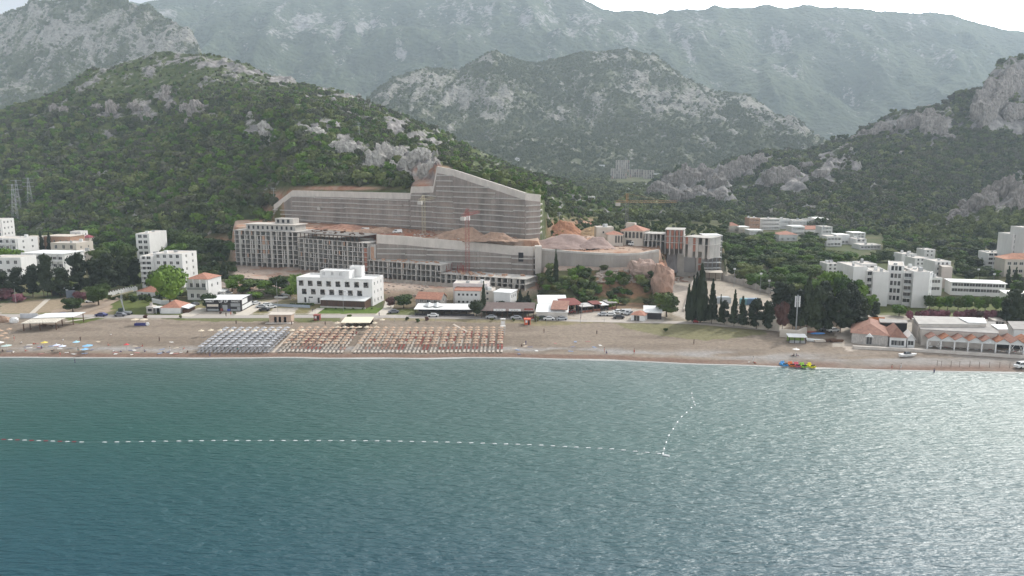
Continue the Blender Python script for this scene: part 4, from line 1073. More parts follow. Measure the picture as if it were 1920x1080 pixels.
mm=MB();arches(m,'front',v,L2*.45,L2,3,H2*.3,H2);v.wall(m,'back',[]);v.wall(m,'left',[],z0=-2);v.wall(m,'right',[],z0=-2);v.put(m,'wall',CREAM);v.put(MB().box(L2*.46,L2-.4,1.5,1.7,-2,H2),'loggia_back',CONCD);roof(v,'hip',TERRA,.3,1.5)
A3,rz3,L3=frame((1118,456),(1150,456),19.8);v=Vol(r,A3,rz3,L3,10,float(zat(426,A3.y))-19.8,False);v.wm=CREAM
o3=[(L3*.35,L3*.35+1,1.2,2.6),(L3*.35,L3*.35+1,5,6.2)];m=MB();v.wall(m,'front',o3);v.wall(m,'back',[]);v.wall(m,'left',[]);v.wall(m,'right',[]);v.put(m,'wall',CREAM);v.windows('front',o3);roof(v,'flat',CONCL)
# spoil heaps
def heap(label,px,py,w,d,h,mt,seed,cat='heap',z=None,name='gravel_heap'):
    A=P(px,py) if z is None else G(px,py,z);n=40;vs=[];fs=[]
    for j in range(n+1):
        for i in range(n+1):
            x=(i/n-.5)*2;y=(j/n-.5)*2;rr_=math.hypot(x,y)
            zz=max(0,1-rr_)*h*(.8+.5*float(vn(x*2+seed,y*2,seed)))+.5*h*max(0,1-2*math.hypot(x-.45,y))
            vs.append((x*w/2,y*d/2,zz-.3+ .55*float(vn(x*7+seed,y*7,seed))+.4*float(vn(x*17+seed,y*17,seed+1))))
    for j in range(n):
        for i in range(n): fs.append((j*(n+1)+i,j*(n+1)+i+1,(j+1)*(n+1)+i+1,(j+1)*(n+1)+i))
    o=MB().add(vs,fs).build(name,mt,smooth=True);o.location=A;return tag(o,label,cat)
GRV=mat('pink_gravel',(.37,.275,.24),.95,.12,.8,bump=.1);EAR=mat('brown_earth',(.32,.215,.155),.95,.3,.5,bump=.5)
heap('big pink gravel heap on the curved platform, left of the arched villa',1052,464,38,16,5.6,GRV,3,z=20)
heap('pink gravel heap beside the arched villa, smaller of the two',1110,465,22,12,4.6,GRV,8,z=20)
heap('brown excavated earth heap at the foot of the great retaining wall',860,447,30,12,4.5,EAR,12,z=24.5,name='earth_heap')
heap('low earth heap behind the red crane mast',920,452,26,9,3.2,EAR,17,z=24.5,name='earth_heap')
heap('flat brown earth heap on the platform behind the concrete frames',700,436,30,10,2.6,EAR,22,z=25,name='earth_heap')
heap('reddish earth heap under the left half of the great wall',640,430,34,12,2.2,mat('red_earth',(.31,.17,.12),.95,.3,.5,bump=.5),28,z=25,name='earth_heap')
LIME=mat('limestone',(.27,.245,.222),.95,.5,.55,bump=2.2)
LIMEW=mat('white_limestone',(.42,.395,.36),.95,.45,.55,bump=2.0)
def crag(px,py,w,d,h,label,seed,sink=.25):
    A=P(px,py);m=MB();m.blob((0,0,0),(w/2,d/2,h/2),0,30,20,0)
    v=np.array(m.v);f=max(w,h)
    k=1+.75*(fbm(v[:,0]/f*6+seed,v[:,2]/f*3+v[:,1]/f*4,5,seed,.6)-.5)*2
    v=v*k[:,None];v[:,2]+=.22*h*(ridged(v[:,0]/f*5+seed,v[:,1]/f*3,4,seed)-.4)*(v[:,2]>0)
    m.v=[tuple(a) for a in v]
    o=m.build('rock_outcrop',LIMEW if seed<19 else LIME);o.location=A+Vector((0,d*.15,h*(.5-sink)*.5));o.rotation_euler=(0,0,rng.uniform(-.4,.4));return tag(o,label,'rock','limestone outcrops')
k=0
for px,py,w,h in [(705,305,13,12),(722,296,14,12),(745,300,13,11),(733,322,9,9),(770,312,14,10),(790,300,12,8),(760,335,8,8),(690,322,8,8),(800,325,10,9),(668,290,12,9),(650,283,14,9),(632,278,12,7),(612,262,12,7),(590,250,14,6),(570,245,12,6),(500,255,12,11),(493,243,9,8),(512,268,8,8)]:
    k+=1;crag(px,py,w,w*.7,h,'pale limestone outcrop, %s along the spur above the great wall'%onum(k),k)
k=0
for px,py,w,h in [(372,215,15,13),(362,205,10,10),(348,210,9,9),(310,190,12,12),(312,172,8,9),(275,225,8,9),(252,205,10,9),(208,212,9,14),(228,206,9,8),(180,205,8,7),(120,212,9,9),(102,208,9,8),(70,212,8,8),(186,222,6,5),(355,235,8,7),(402,228,8,8),(322,205,8,9)]:
    k+=1;crag(px,py,w*1.25,w*.8,h*1.2,'grey limestone crag, %s along the shoulder of the left hill'%onum(k),k+40)
k=0
for px,py,w,h in [(1240,372,34,26),(1262,352,30,24),(1290,345,32,30),(1318,338,30,26),(1345,352,26,20),(1372,330,24,26),(1395,318,26,24),(1420,315,24,22),(1460,342,34,22),(1478,332,26,18),(1510,322,22,16),(1540,332,20,12),(1300,372,30,18),(1345,375,24,14),(1625,262,30,18),(1652,250,32,18),(1700,240,28,16),(1738,238,36,28),(1752,252,30,22),(1780,262,22,12),(1848,225,30,34),(1862,205,34,38),(1878,180,36,36),(1900,160,36,34),(1905,220,30,26),(1590,282,26,12)]:
    k+=1;crag(px,py,w,w*.6,h,'pinkish grey cliff crag, %s from the left end of the right hill'%onum(k),k+80)
k=0
for px,py,w,h in [(1800,408,15,10),(1822,396,17,14),(1845,385,19,16),(1868,372,20,18),(1890,362,20,20),(1912,372,18,18),(1780,418,14,8),(1905,395,15,14)]:
    k+=1;crag(px,py,w,w*.6,h,'grey crag, %s along the small spur at the right edge'%onum(k),k+120)
# lattice cranes
def lattice(m,p0,p1,w,step,r=.06):
    p0=Vector(p0);p1=Vector(p1);d=(p1-p0);n=max(2,int(d.length/step));d.normalize()
    u=Vector((0,1,0)) if abs(d.y)<.9 else Vector((1,0,0));a=d.cross(u).normalized()*w/2;b=d.cross(a).normalized()*w/2
    c=[a+b,a-b,-a-b,b-a]
    for k in c: m.tube(p0+k,p1+k,r,n=4)
    for i in range(n):
        q0=p0+(p1-p0)*i/n;q1=p0+(p1-p0)*(i+1)/n
        for j in range(4): m.tube(q0+c[j],q1+c[(j+1)%4],r*.6,n=3,cap=False);m.tube(q0+c[j],q0+c[(j+1)%4],r*.6,n=3,cap=False)
def crane(label,px,pyb,pyt,z,mt,jib=None,cabin=None,jm=None,w=1.5,yaw=0,fw=None):
    A=G(px,pyb,z);h=float(zat(pyt,A.y))-A.z
    r=empty('tower_crane',A,yaw,label,'crane')
    m=MB();lattice(m,(0,0,0),(0,0,h),w,2.0);m.build('mast',mt,r)
    MB().box(-2,2,-2,2,-1,.6).build('base_block',CONC_,r)
    if jib:
        m=MB();lattice(m,(0,0,h*jib[3]),(jib[0],0,h*jib[3]),1.0,2.2,.05);m.build('jib',jm or mt,r)
        m=MB();lattice(m,(0,0,h*jib[3]),(-jib[1],0,h*jib[3]),1.0,2.2,.05);cj=m.build('counter_jib',jm or mt,r)
        MB().box(-jib[1],-jib[1]+2.4,-1,1,h*jib[3]-2.2,h*jib[3]-.6).build('counterweight',CONC_,cj)
        m=MB();m.tube((0,0,h*jib[3]+jib[2]),(jib[0]*.7,0,h*jib[3]+.6),.06,n=4);m.tube((0,0,h*jib[3]+jib[2]),(-jib[1]*.8,0,h*jib[3]+.6),.06,n=4)
        m.build('tie_bar',jm or mt,r);m=MB();lattice(m,(0,0,h*jib[3]),(0,0,h*jib[3]+jib[2]),.9,1.5,.08);m.build('tower_top',jm or mt,r)
    if cabin: MB().box(.8,2.3,-.7,.7,h*cabin,h*cabin+2.0).build('cabin',WHITE,r)
    return r
crane('red lattice tower crane standing among the low concrete shells',877,532,396,6,REDS,jib=(22,8,2.6,.955),cabin=.87,yaw=R(78),w=1.6)
crane('pale yellow lattice crane mast against the middle of the great wall',795,441,372,24.5,PALEST,jib=(22,7,2.2,.97),yaw=R(80),w=1.5)
crane('small grey lattice mast on the platform behind the tall frame',603,418,385,25,PALEST,jib=(9,4,1.0,.97),yaw=R(85),w=.9)
crane('yellow tower crane with long jib over the arched villa, seen against the valley',1174,452,378,20,mat('grey_mast',(.22,.22,.21),.6,.1),jib=(26,6,4.2,1.0),jm=YEL,w=1.3)
# red formwork stack and site clutter
A=P(795,523);m=MB()
for i in range(26): x=rng.uniform(-11,11);y=rng.uniform(-2,2);m.box(x,x+rng.uniform(.3,.6),y,y+.2,-.3,rng.uniform(1.5,2.8))
m.box(-11.5,11.5,-.4,0,.8,1.3)
o=m.build('formwork_stack',mat('rust_panel',(.19,.06,.045),.8,.3,2));o.location=A;tag(o,'rusty red stacked formwork panels in front of the low shells','formwork')
A,rz,Lg=frame((700,528),(960,546));m=MB();n=int(Lg/2.4)
for i in range(n): m.box(i*2.4,i*2.4+2.3,0,.08,-.3,1.6+.1*(i%3))
o=m.build('site_hoarding',mat('hoarding',(.36,.33,.29),.8,.2,.5));o.location=A;o.rotation_euler[2]=rz;tag(o,'low pale hoarding along the front of the low concrete shells','fence')
A,rz,Lg=frame((452,528),(548,536));m=MB();n=int(Lg/2.4)
for i in range(n): m.box(i*2.4,i*2.4+2.3,0,.08,-.3,1.9)
o=m.build('site_hoarding',mat('hoarding_grey',(.25,.25,.25),.8,.2,.5));o.location=A;o.rotation_euler[2]=rz;tag(o,'grey metal hoarding among bushes below the left concrete building','fence')

def rubble(label,n,pxr,pyr,z,smax,mt,seed):
    r=random.Random(seed);m=MB()
    for i in range(n):
        px=r.uniform(*pxr);py=r.uniform(*pyr);q=P(px,py) if z is None else G(px,py,z);q.z=float(H0(q.x,q.y));s=r.uniform(.25,smax)
        m.blob((q.x,q.y,q.z+s*.2),(s*r.uniform(.8,1.5),s,s*r.uniform(.4,.7)),0,6,4,.5)
    return tag(m.build('rubble',mt),label,'rubble',kind='stuff')
rubble('broken rock and rubble over the upper building platform',420,(560,1000),(425,446),25,1.1,mat('rubble_brown',(.30,.20,.15),.95,.35,1),1)
rubble('pale rubble strewn along the yard under the concrete shells',420,(445,980),(508,552),6,.9,mat('rubble_pale',(.40,.33,.28),.95,.3,1),2)
rubble('rubble and stored material on the platform above the curved wall',380,(1020,1300),(442,470),20,1.0,mat('rubble_brown',(.30,.20,.15)),3)
rubble('loose stones below the curved concrete wall',260,(1120,1240),(506,530),None,1.0,mat('rubble_pale',(.40,.33,.28)),4)
heap('long red brown cut earth bank right of the great wall',1050,440,30,16,6.5,mat('orange_earth',(.38,.19,.11),.95,.35,.6,bump=.6),33,z=20,name='earth_bank')
heap('ochre earth bank between the gravel heap and the villa',1112,440,22,14,4.5,mat('ochre_earth',(.40,.27,.15),.95,.35,.6,bump=.6),37,z=20,name='earth_bank')
# ------------------------------------------------------------------ town, left
H_=house
H_('apartment_building','white slab of flats cut by the left frame edge, topmost at far left','building',(-30,465),(8,465),411,12,5,4,1.8,1.4,z=8,balc=2,side=3)
H_('apartment_building','white four storey flats with balconies at the left edge, left of the dark conifer','building',(-25,491),(37,493),446,14,4,5,2.0,1.6,side=2,z=5,balc=1)
H_('building','cream low building with an overhanging roof behind the small dark conifers','building',(39,482),(72,482),446,12,2,4,1.6,1.8,z=6,wall=CREAM,rk='slab',rm=CREAM)
r,v=H_('building','unfinished orange clay block house on a cream ground floor with dark openings','building',(97,483),(145,484),455,14,2,3,1.8,2.2,z=6.5,wall=CREAM,side=2,rk='flat')
A=P(86,484);v2_=H_('_','',None,(84,470),(134,471),443,12,2,4,1.2,1.2,z=9,wall=BRICKO,rk='slab',rm=CREAM,root=r)
H_('house','small white house with one dark window beside the orange block house','house',(133,456),(153,456),434,8,2,1,1.3,1.4,z=11,rk='flat',rm=CONCL)
H_('house','small dark red roofed house half hidden by bushes, highest of the left village','house',(153,458),(168,458),446,7,1,2,1.0,1.0,z=10,wall=CREAM,rk='hip',rm=mat('dark_red_roof',(.24,.06,.07),.8,.2),rise=1.6)
H_('shed','low white roofed shed alone in the hillside trees above the village','shed',(283,408),(310,408),404,7,1,2,1,1,wall=CREAM,rk='slab')
r,v=H_('hotel_block','long white three storey block with white sheet roof and balcony strips','building',(45,515),(124,517),475,14,3,7,2.6,1.7,z=4.5,balc=1,side=1,rk='slab',rm=ROOFW,sill=.5,margin=.5)
H_('building','pale low block with pinkish side wall behind the dark pines','building',(126,500),(174,500),473,16,2,2,1.2,1.2,z=5,wall=CREAM,rk='flat')
H_('house','white two storey house with dark windows at the left edge behind pines','house',(-20,530),(43,530),483,12,3,4,1.6,1.7,z=4.4,rk='flat',side=0)
H_('tower_block','narrow white five storey block with tall blank right wall against the woods','building',(258,490),(283,490),438,22,5,2,2.2,1.8,z=5.5,rk='flat',side=0,sill=.7)
H_('tower_block','white block of flats with stacked balconies behind the big broadleaf tree','building',(267,537),(290,537),480,14,6,2,2.0,1.7,z=4.2,balc=1,rk='flat',side=0)
H_('apartment_building','wider white five storey block with windows, right of the stacked balcony block','building',(291,535),(345,536),475,13,5,4,1.6,1.5,z=4.4,rk='flat',side=2)
H_('villa','white two storey villa with a red hipped roof right of the big broadleaf tree','house',(352,562),(392,563),523,11,2,3,1.5,1.8,rk='hip',rise=2,side=2,balc=2)
H_('cottage','white cottage with an orange roof and clipped little trees in front','house',(257,557),(303,560),546,9,1,3,1.3,1.2,rk='hip',rise=2.2,side=1)
r,v=H_('snack_bar','white walled snack bar with orange hipped roof beside the coast road','building',(302,588),(338,588),577,9,1,0,rk='hip',rise=2.3,side=0,rm=TERRA)
v.put(MB().add([(v.L+.1,1,2.4),(v.L+3,1,1.7),(v.L+3,8,1.7),(v.L+.1,8,2.4),(v.L+.1,1,2.5),(v.L+3,1,1.8),(v.L+3,8,1.8),(v.L+.1,8,2.5)],[(0,3,2,1),(4,5,6,7),(0,1,5,4),(1,2,6,5),(2,3,7,6),(3,0,4,7)]),'awning',ROOFW)
v.put(MB().box(v.L+.31,v.L+2.7,1.3,7.7,-.5,1.3),'terrace_screen',WOOD)
A,rz,Lg=frame((275,588),(301,588));r=empty('stone_kiosk',A,rz,'little stone kiosk with chimney and open side, left of the orange roofed snack bar','kiosk')
MB().box(0,2.6,0,3.2,-.5,2.6).build('wall',STONE,r);MB().box(.6,2.1,-.06,-.003,.9,1.9).build('hatch',DARK,r);MB().box(2.6,Lg,-.2,3.4,2.2,2.4).build('roof_slab',ROOFW,r);MB().box(1,1.8,1,1.8,2.61,4.0).build('chimney',STONE,r)
MB().add([(-.2,-.2,2.61),(2.7,-.2,2.61),(2.7,3.4,2.61),(-.2,3.4,2.61),(1.3,1.6,3.3)],[(0,1,4),(1,2,4),(2,3,4),(3,0,4),(3,2,1,0)]).build('roof',CONCL,r)
for x in (3.6,5.2): MB().box(x,x+.15,0,.15,-.3,2.2).build('post',ROOFW,r)
MB().box(2.62,Lg-.1,3.0,3.1,-.3,2.2).build('back_panel',DARK,r)
# market hall
A,rz,Lg=frame((387,584),(453,584));H=float(zat(562,A.y))-A.z
r=empty('market_hall',A,rz,'black and grey market hall with white lettering beside the coast road','building');v=Vol(r,A,rz,Lg,13,H,True);v.wm=BLACK
m=MB();v.wall(m,'front',[(Lg*.37,Lg*.68,0,H-1.4)]);v.wall(m,'back',[]);v.wall(m,'left',[]);v.wall(m,'right',[]);v.put(m,'wall',BLACK)
v.put(MB().box(.3,Lg-.3,.3,12.7,H-.3,H-.1),'roof',ROOFW)
v.put(MB().box(-.6,Lg+.3,-.5,1.3,H+.003,H+.12),'roof_edge',ROOFW)
for (a,b,c,d,mt) in ((.03,.35,.42,.62,CREAM),(.03,.35,.05,.22,GREY),(.70,.97,.42,.70,GREY),(.88,.97,.05,.38,GREY),(.70,.87,.05,.2,GREY)):
    v.put(MB().box(Lg*a,Lg*b,-.06,-.003,H*c,H*d),'wall_panel',mt)
v.put(MB().box(Lg*.37,Lg*.68,1.0,1.1,0,H-1.4),'shop_front',GLASS)
v.put(MB().box(Lg*.38,Lg*.46,.5,.6,.1,1.1),'poster',REDS);v.put(MB().box(Lg*.58,Lg*.68,.5,.6,.1,.9),'poster',mat('blue_poster',(.08,.1,.4),.6))
v.put(MB().box(Lg*.44,Lg*.58,.9,.95,.1,2.4),'sliding_door',METAL)
v.put(MB().box(Lg-.02,Lg+.05,1.0,12,H*.1,H*.45),'side_panel',WHITE2);v.put(MB().box(Lg-.02,Lg+.05,1.0,7,H*.55,H*.95),'side_panel',WHITE2)
def text(s,name,parent,loc,size,mt,rx=math.pi/2,rz=0,ext=.03,sx=1):
    c=bpy.data.curves.new(name,'FONT');c.body=s;c.size=size;c.extrude=ext;c.materials.append(mt)
    t=bpy.data.objects.new(name,c);COL.objects.link(t);dg=bpy.context.evaluated_depsgraph_get()
    me=bpy.data.meshes.new_from_object(t.evaluated_get(dg));bpy.data.objects.remove(t)
    o=bpy.data.objects.new(name,me);COL.objects.link(o);o.parent=parent;o.location=loc;o.rotation_euler=(rx,0,rz);o.scale=(sx,1,1);return o
LET=mat('white_lettering',(.8,.8,.78),.6,.02)
text('MARKET','lettering',r,(-.1,-.1,H-1.0),1.05,LET,sx=.85);text('UP','lettering',r,(Lg*.37,-.1,H-1.15),1.5,LET,sx=.9);text('UP','lettering',r,(Lg*.52,-.1,H-1.15),1.5,LET,sx=.9);text('MARKET','lettering',r,(Lg*.72,-.1,H-1.0),1.05,LET,sx=.85)
H_('shed','white boat shed with a flat white roof behind the market hall','shed',(400,556),(420,556),547,6,1,1,1.4,1.2,rk='slab',side=0)
H_('cottage','small white cottage with pale gable roof left of the boat shed','house',(402,546),(430,547),538,8,1,2,1,1,wall=CREAM,rk='gable',rm=mat('pale_tile',(.42,.34,.28),.8,.2),rise=1.6)
A,rz,Lg=frame((82,557),(128,557));r=empty('pavilion',A,rz,'dark open pavilion with a white flat roof under the left pines','pavilion')
MB().box(0,Lg,0,6,3.0,3.25).build('roof',ROOFW,r);MB().box(0,Lg,5.6,5.8,-.5,3).build('back_wall',DARK,r);MB().box(Lg,Lg+4,-1.5,-1.3,-.5,3.2).build('side_wall',mat('blue_grey_wall',(.13,.15,.18),.8),r)
for x in (0,Lg*.33,Lg*.66,Lg-.2): MB().box(x,x+.2,0,.2,-.5,3).build('post',WOOD,r)
# hotel
A,rz,Lg=frame((558,568),(699,573.5));H=float(zat(519,A.y))-A.z;fh=H/3.15
ops=[]
for i in range(8):
    w=Lg/8.9;x=.9+i*w*1.115*.98
    ops.append((x,x+w*.58,2*fh+.35,2*fh+.35+w*.6))
    if x+w*.33+w*.6<Lg-.3: ops.append((x+w*.33,x+w*.91,fh+.35,fh+.35+w*.6))
for x0,x1,z0,z1 in ((.09,.12,.2,2.6),(.15,.21,2.2,2.9),(.145,.16,.2,2.0),(.27,.30,.2,2.6),(.33,.345,.2,2.4)): ops.append((Lg*x0,Lg*x1,z0,z1))
r,v=H_('hotel','white three storey hotel with square sunken balconies and brown glazed terrace','hotel',(558,568),(699,573.5),519,12.5,3,0,ops=[],sops=None,side=0,root=None)
for c in list(r.children): bpy.data.objects.remove(c)
v.wm=WHITE;m=MB();v.wall(m,'front',ops,.35);v.wall(m,'back',[]);v.wall(m,'left',[])
so_=[(2+i*3.6,2.9+i*3.6,fh*k+1.2,fh*k+2.5) for i in range(3) for k in (0,1,2)];v.wall(m,'right',so_,.35);v.put(m,'wall',WHITE);v.windows('right',so_)
v.put(MB().box(.352,Lg-.352,.352,12.1,H-.9,H-.7),'roof',ROOFW)
for i,o in enumerate(ops):
    if o[3]-o[2]>1.7 and o[0]>Lg*.0 and i<len(ops)-5:
        bx=MB();a,b,c,d=o
        bx.box(a+.002,b-.002,1.5,1.6,c,d,0)
        q=v.put(bx,'balcony',mat('balcony_back',(.24,.22,.20),.6,.2))
        v.put(MB().box(a+.35,a+.95,1.40,1.49,c+.05,d-.3),'balcony_door',GLASS,q);v.put(MB().box(a+.02,b-.02,.1,.14,c,c+.85),'railing',GLASS,q);v.put(MB().box(a+1.2,b-.1,1.40,1.48,c+.05,d-.4),'curtain',CREAM,q)
    else: v.windows('front',[o],rec=.2)
def subvol(r,A,rz,B0,L,D,z0,H,mt,rm=CONCL,ops=[],name='wall',rn='roof'):
    v=Vol(r,A,rz,L,D,H,False);v.B=Matrix.Translation((B0[0],B0[1],z0));v.wm=mt;m=MB()
    v.wall(m,'front',ops,.3,z0=.003);
    for s in('back','left','right'): v.wall(m,s,[],.3,z0=.003)
    v.put(m,name,mt);v.put(MB().box(.302,L-.302,.302,D-.302,H-.5,H-.3),rn,rm);v.windows('front',ops,pane=False);return v
A,rz=v.A,0
# positions on hotel roof (metres along facade)
subvol(r,A,rz,(Lg*.285,2.2),Lg*.39,6,H-.7,3.4,WHITE,ROOFW,[(1.2,1.5,1.4,2.7),(1.8,2.1,1.4,2.7),(5,5.3,1.4,2.7),(5.6,5.9,1.4,2.7),(8.6,8.9,1.4,2.7),(9.2,9.5,1.4,2.7)],'upper_wall')
subvol(r,A,rz,(Lg*.60,8.4),Lg*.16,3.6,H-.7,4.6,WHITE,ROOFW,[],'stair_wall')
tx0,tx1=Lg*.40,Lg*.985
v.put(MB().add([(tx0,-6.8,3.0),(tx1,-6.8,3.0),(tx1,-.01,3.7),(tx0,-.01,3.7),(tx0,-6.8,3.2),(tx1,-6.8,3.2),(tx1,-.01,3.9),(tx0,-.01,3.9)],[(0,3,2,1),(4,5,6,7),(0,1,5,4),(1,2,6,5),(2,3,7,6),(3,0,4,7)]),'terrace_roof',ROOFW)
tm=v.put(MB().box(tx0+.2,tx1-.2,-6.5,-6.4,.5,3.0),'terrace_glazing',mat('brown_glazing',(.07,.04,.032),.35,.3,1.2))
for i in range(11):
    x=tx0+.2+(tx1-tx0-.6)*i/10;v.put(MB().box(x,x+.2,-6.6,-6.503,-.5,3.0),'terrace_post',WOOD,tm)
v.put(MB().box(tx0,tx1,-6.7,-6.3,-.8,.497),'terrace_plinth',CONC_);v.put(MB().box(tx1-.3,tx1-.2,-6.3,-.01,-.3,2.98),'terrace_side',WOOD)
for i in range(9):
    x=tx0+1+i*(tx1-tx0-2)/8
# hotel front garden wall
A,rz,Lg=frame((509,574),(581,577));o=MB().box(0,Lg,0,.3,-.3,1.0).build('garden_wall',mat('blue_grey_render',(.33,.37,.42),.8,.1));o.location=A;o.rotation_euler[2]=rz;tag(o,'low blue grey garden wall left of the hotel','wall')
# ------------------------------------------------------------------ town, centre
r,v=H_('house','grey stone house with an orange gable roof and three white windows','house',(780,579),(826,581),560,8,2,3,1.4,1.5,rk='gable',rise=2.0,wall=mat('grey_stone',(.27,.25,.23),.9,.2,1.2),over=.3,side=1,skip={(0,0),(0,1),(0,2)})
def canopy(name,label,cat,a,b,top,D,rm,thick=.2,posts=6,back=DARK,front=None,rise=.5,z=None,skirt=None):
    A,rz,Lg=frame(a,b,z);H=float(zat(top,A.y))-A.z;r=empty(name,A,rz,label,cat)
    MB().add([(-.3,-.3,H),(Lg+.3,-.3,H),(Lg+.3,D,H+rise),(-.3,D,H+rise),(-.3,-.3,H+thick),(Lg+.3,-.3,H+thick),(Lg+.3,D,H+rise+thick),(-.3,D,H+rise+thick)],[(0,3,2,1),(4,5,6,7),(0,1,5,4),(1,2,6,5),(2,3,7,6),(3,0,4,7)]).build('roof',rm,r)
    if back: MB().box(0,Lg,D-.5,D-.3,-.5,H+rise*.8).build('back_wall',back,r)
    for i in range(posts):
        x=(Lg-.2)*i/(posts-1);MB().box(x,x+.2,0,.2,-.5,H+.05).build('post',WOOD if rm is not ROOFW else BLACK,r)
    if front: MB().box(.1,Lg-.1,.25,.3,-.3,.85).build('terrace_screen',front,r)
    return r,A,Lg,H
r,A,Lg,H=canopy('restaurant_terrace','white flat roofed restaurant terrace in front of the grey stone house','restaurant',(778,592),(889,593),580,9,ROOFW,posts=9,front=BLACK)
for i,x in enumerate((.22,.36)): MB().cone((Lg*x,4,H+.75),2.6,1.4,4).build('roof_peak',ROOFW,r)
H_('house','white two storey house with an orange band of roof behind the restaurant terrace','house',(853,572),(900,573),545,9,2,5,1.0,1.0,rk='shed',rm=TERRA,rise=1.6,side=2)
H_('apartment_building','pinkish white flat roofed block directly behind the orange banded house','building',(850,562),(914,563),531,9,2,5,1.1,1.3,wall=mat('pinkish_render',(.58,.53,.51),.8,.08),side=2,z=4.5)
H_('building','plain white block with a sloping white roof beside the slim cypress','building',(926,578),(957,580),548,8,2,0,rk='slab',rm=ROOFW,side=3)
H_('building','cream flat block half hidden behind the plain white block','building',(900,566),(928,566),545,9,2,1,1,1,wall=CREAM,rk='flat',z=4.6)
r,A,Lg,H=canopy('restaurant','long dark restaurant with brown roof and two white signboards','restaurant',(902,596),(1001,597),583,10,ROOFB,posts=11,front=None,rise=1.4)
for x in (.24,.53):
    sg=MB().box(Lg*x,Lg*x+4.5,-.42,-.32,H+.1,H+.9).build('signboard',ROOFW,r)
    for k in range(3): MB().box(Lg*x+.8+k*1.0,Lg*x+1.5+k*1.0,-.46,-.423,H+.35,H+.6).build('sign_mark',GREY,sg)
MB().box(Lg*.82,Lg-.3,-.42,-.34,H+.6,H+1.2).build('red_sign',REDS,r);MB().box(Lg*.84,Lg-.2,-1.2,-1.1,-.3,.9).build('red_banner',REDS,r)
H_('building','white roofed corner building with a weathered red roof half','building',(1006,598),(1064,599),585,9,1,0,wall=CONCL,rk='shed',rm=ROOFW,rise=1.2,side=0)
A,rz,Lg=frame((1032,598),(1064,599));o=MB().add([(0,-.5,3.2),(Lg,-.5,3.2),(Lg,9,4.9),(0,9,4.9),(0,-.5,3.4),(Lg,-.5,3.4),(Lg,9,5.1),(0,9,5.1)],[(0,3,2,1),(4,5,6,7),(0,1,5,4),(1,2,6,5),(2,3,7,6),(3,0,4,7)]).build('roof',TERRAD,bpy.data.objects['building.007'] if False else None)
o.location=A+Vector((0,0,float(zat(585,A.y))-A.z-2.2));o.rotation_euler[2]=rz;tag(o,'weathered red sheet roof over the right half of the corner building','roof')
canopy('market_canopy','big bright white canopy roof behind the corner building','canopy',(1010,582),(1063,582),570,13,ROOFW,posts=4,rise=1.2)
canopy('market_stall','dark stall row with a long dark red roof right of the white canopy','stall',(1062,590),(1092,588),573,9,mat('dark_red_sheet',(.18,.05,.04),.8,.2),posts=5,rise=1.0)
canopy('market_stall','open stall with a narrow white awning, middle of the stall row','stall',(1090,587),(1112,585),576,5,mat('pale_awning',(.5,.48,.45),.8),posts=4,rise=.4,front=BRICK)
canopy('market_stall','brown stall between the two awnings of the stall row','stall',(1112,584),(1127,583),571,5,mat('dark_red_sheet',(.18,.05,.04),.8,.2),posts=3,rise=.4,front=BRICK)
canopy('market_stall','stall with white awning and dark goods near the right end of the stall row','stall',(1127,583),(1140,582),573,5,ROOFW,posts=3,rise=.4)
canopy('market_stall','last brown stall at the right end of the stall row','stall',(1140,581),(1156,580),569,5,ROOFG,posts=3,rise=.4,front=BRICK)
r,v=H_('kiosk','small white kiosk with an orange roof and grey shutter door in the car park','kiosk',(1183,601),(1208,603),590,6,1,0,rk='hip',rise=1.2,side=0,ops=[(1.0,3.2,0,2.1)])
H_('kiosk','dark fronted kiosk under a white folded roof right of the orange roofed kiosk','kiosk',(1208,598),(1240,599),586,8,1,0,wall=BLACK,rk='shed',rm=ROOFW,rise=1.0,side=0)
canopy('terrace_shelter','pale flat roofed shelter at the head of the right courtyard','shelter',(1317,525),(1354,526),511,8,CREAM,posts=4,back=CREAM,rise=.1)
# courtyard walls
def lowwall(name,label,pts,h,th,mt,cat='wall',posts=0,pm=None):
    w=[P(*p) for p in pts];o=empty(name,w[0],0,label,cat)
    for i in range(len(w)-1):
        a=w[i]-w[0];b=w[i+1]-w[0];d=Vector((b.x-a.x,b.y-a.y,0)).normalized();n=Vector((-d.y,d.x,0))*th
        vs=[(a.x,a.y,a.z-1),(b.x,b.y,b.z-1),(b.x+n.x,b.y+n.y,b.z-1),(a.x+n.x,a.y+n.y,a.z-1),(a.x,a.y,a.z+h),(b.x,b.y,b.z+h),(b.x+n.x,b.y+n.y,b.z+h),(a.x+n.x,a.y+n.y,a.z+h)]
        MB().add(vs,[(0,3,2,1),(4,5,6,7),(0,1,5,4),(1,2,6,5),(2,3,7,6),(3,0,4,7)]).build('wall_panel',mt,o)
        if posts:
            for k in range(posts):
                c=a+(b-a)*(k/posts);MB().box(c.x-.15,c.x+.15,c.y-.15,c.y+.3,c.z-.5,c.z+h+.5).build('post',pm or mt,o)
    return o
lowwall('boundary_wall','long grey brown panel wall running down behind the courtyard',[(1352,525),(1392,535),(1444,552)],2.6,.25,CONC_,posts=6)
lowwall('boundary_wall','low pale wall continuing right of the courtyard panel wall',[(1446,553),(1470,560)],1.4,.25,CREAM)
lowwall('beach_fence','cream panelled fence behind the row of dark conifers',[(1322,604),(1370,610),(1420,617),(1461,621)],3.4,.2,mat('cream_panel',(.45,.40,.33),.8,.12,.6),posts=7)
lowwall('white_wall','white garden wall with square posts climbing beside the dark pines',[(203,557),(232,550),(258,545)],1.8,.25,WHITE,posts=6)
lowwall('ramp_wall','pale curved parapet wall beside the ramp road',[(1283,585),(1290,560),(1298,535),(1306,520)],1.3,.4,CREAM)
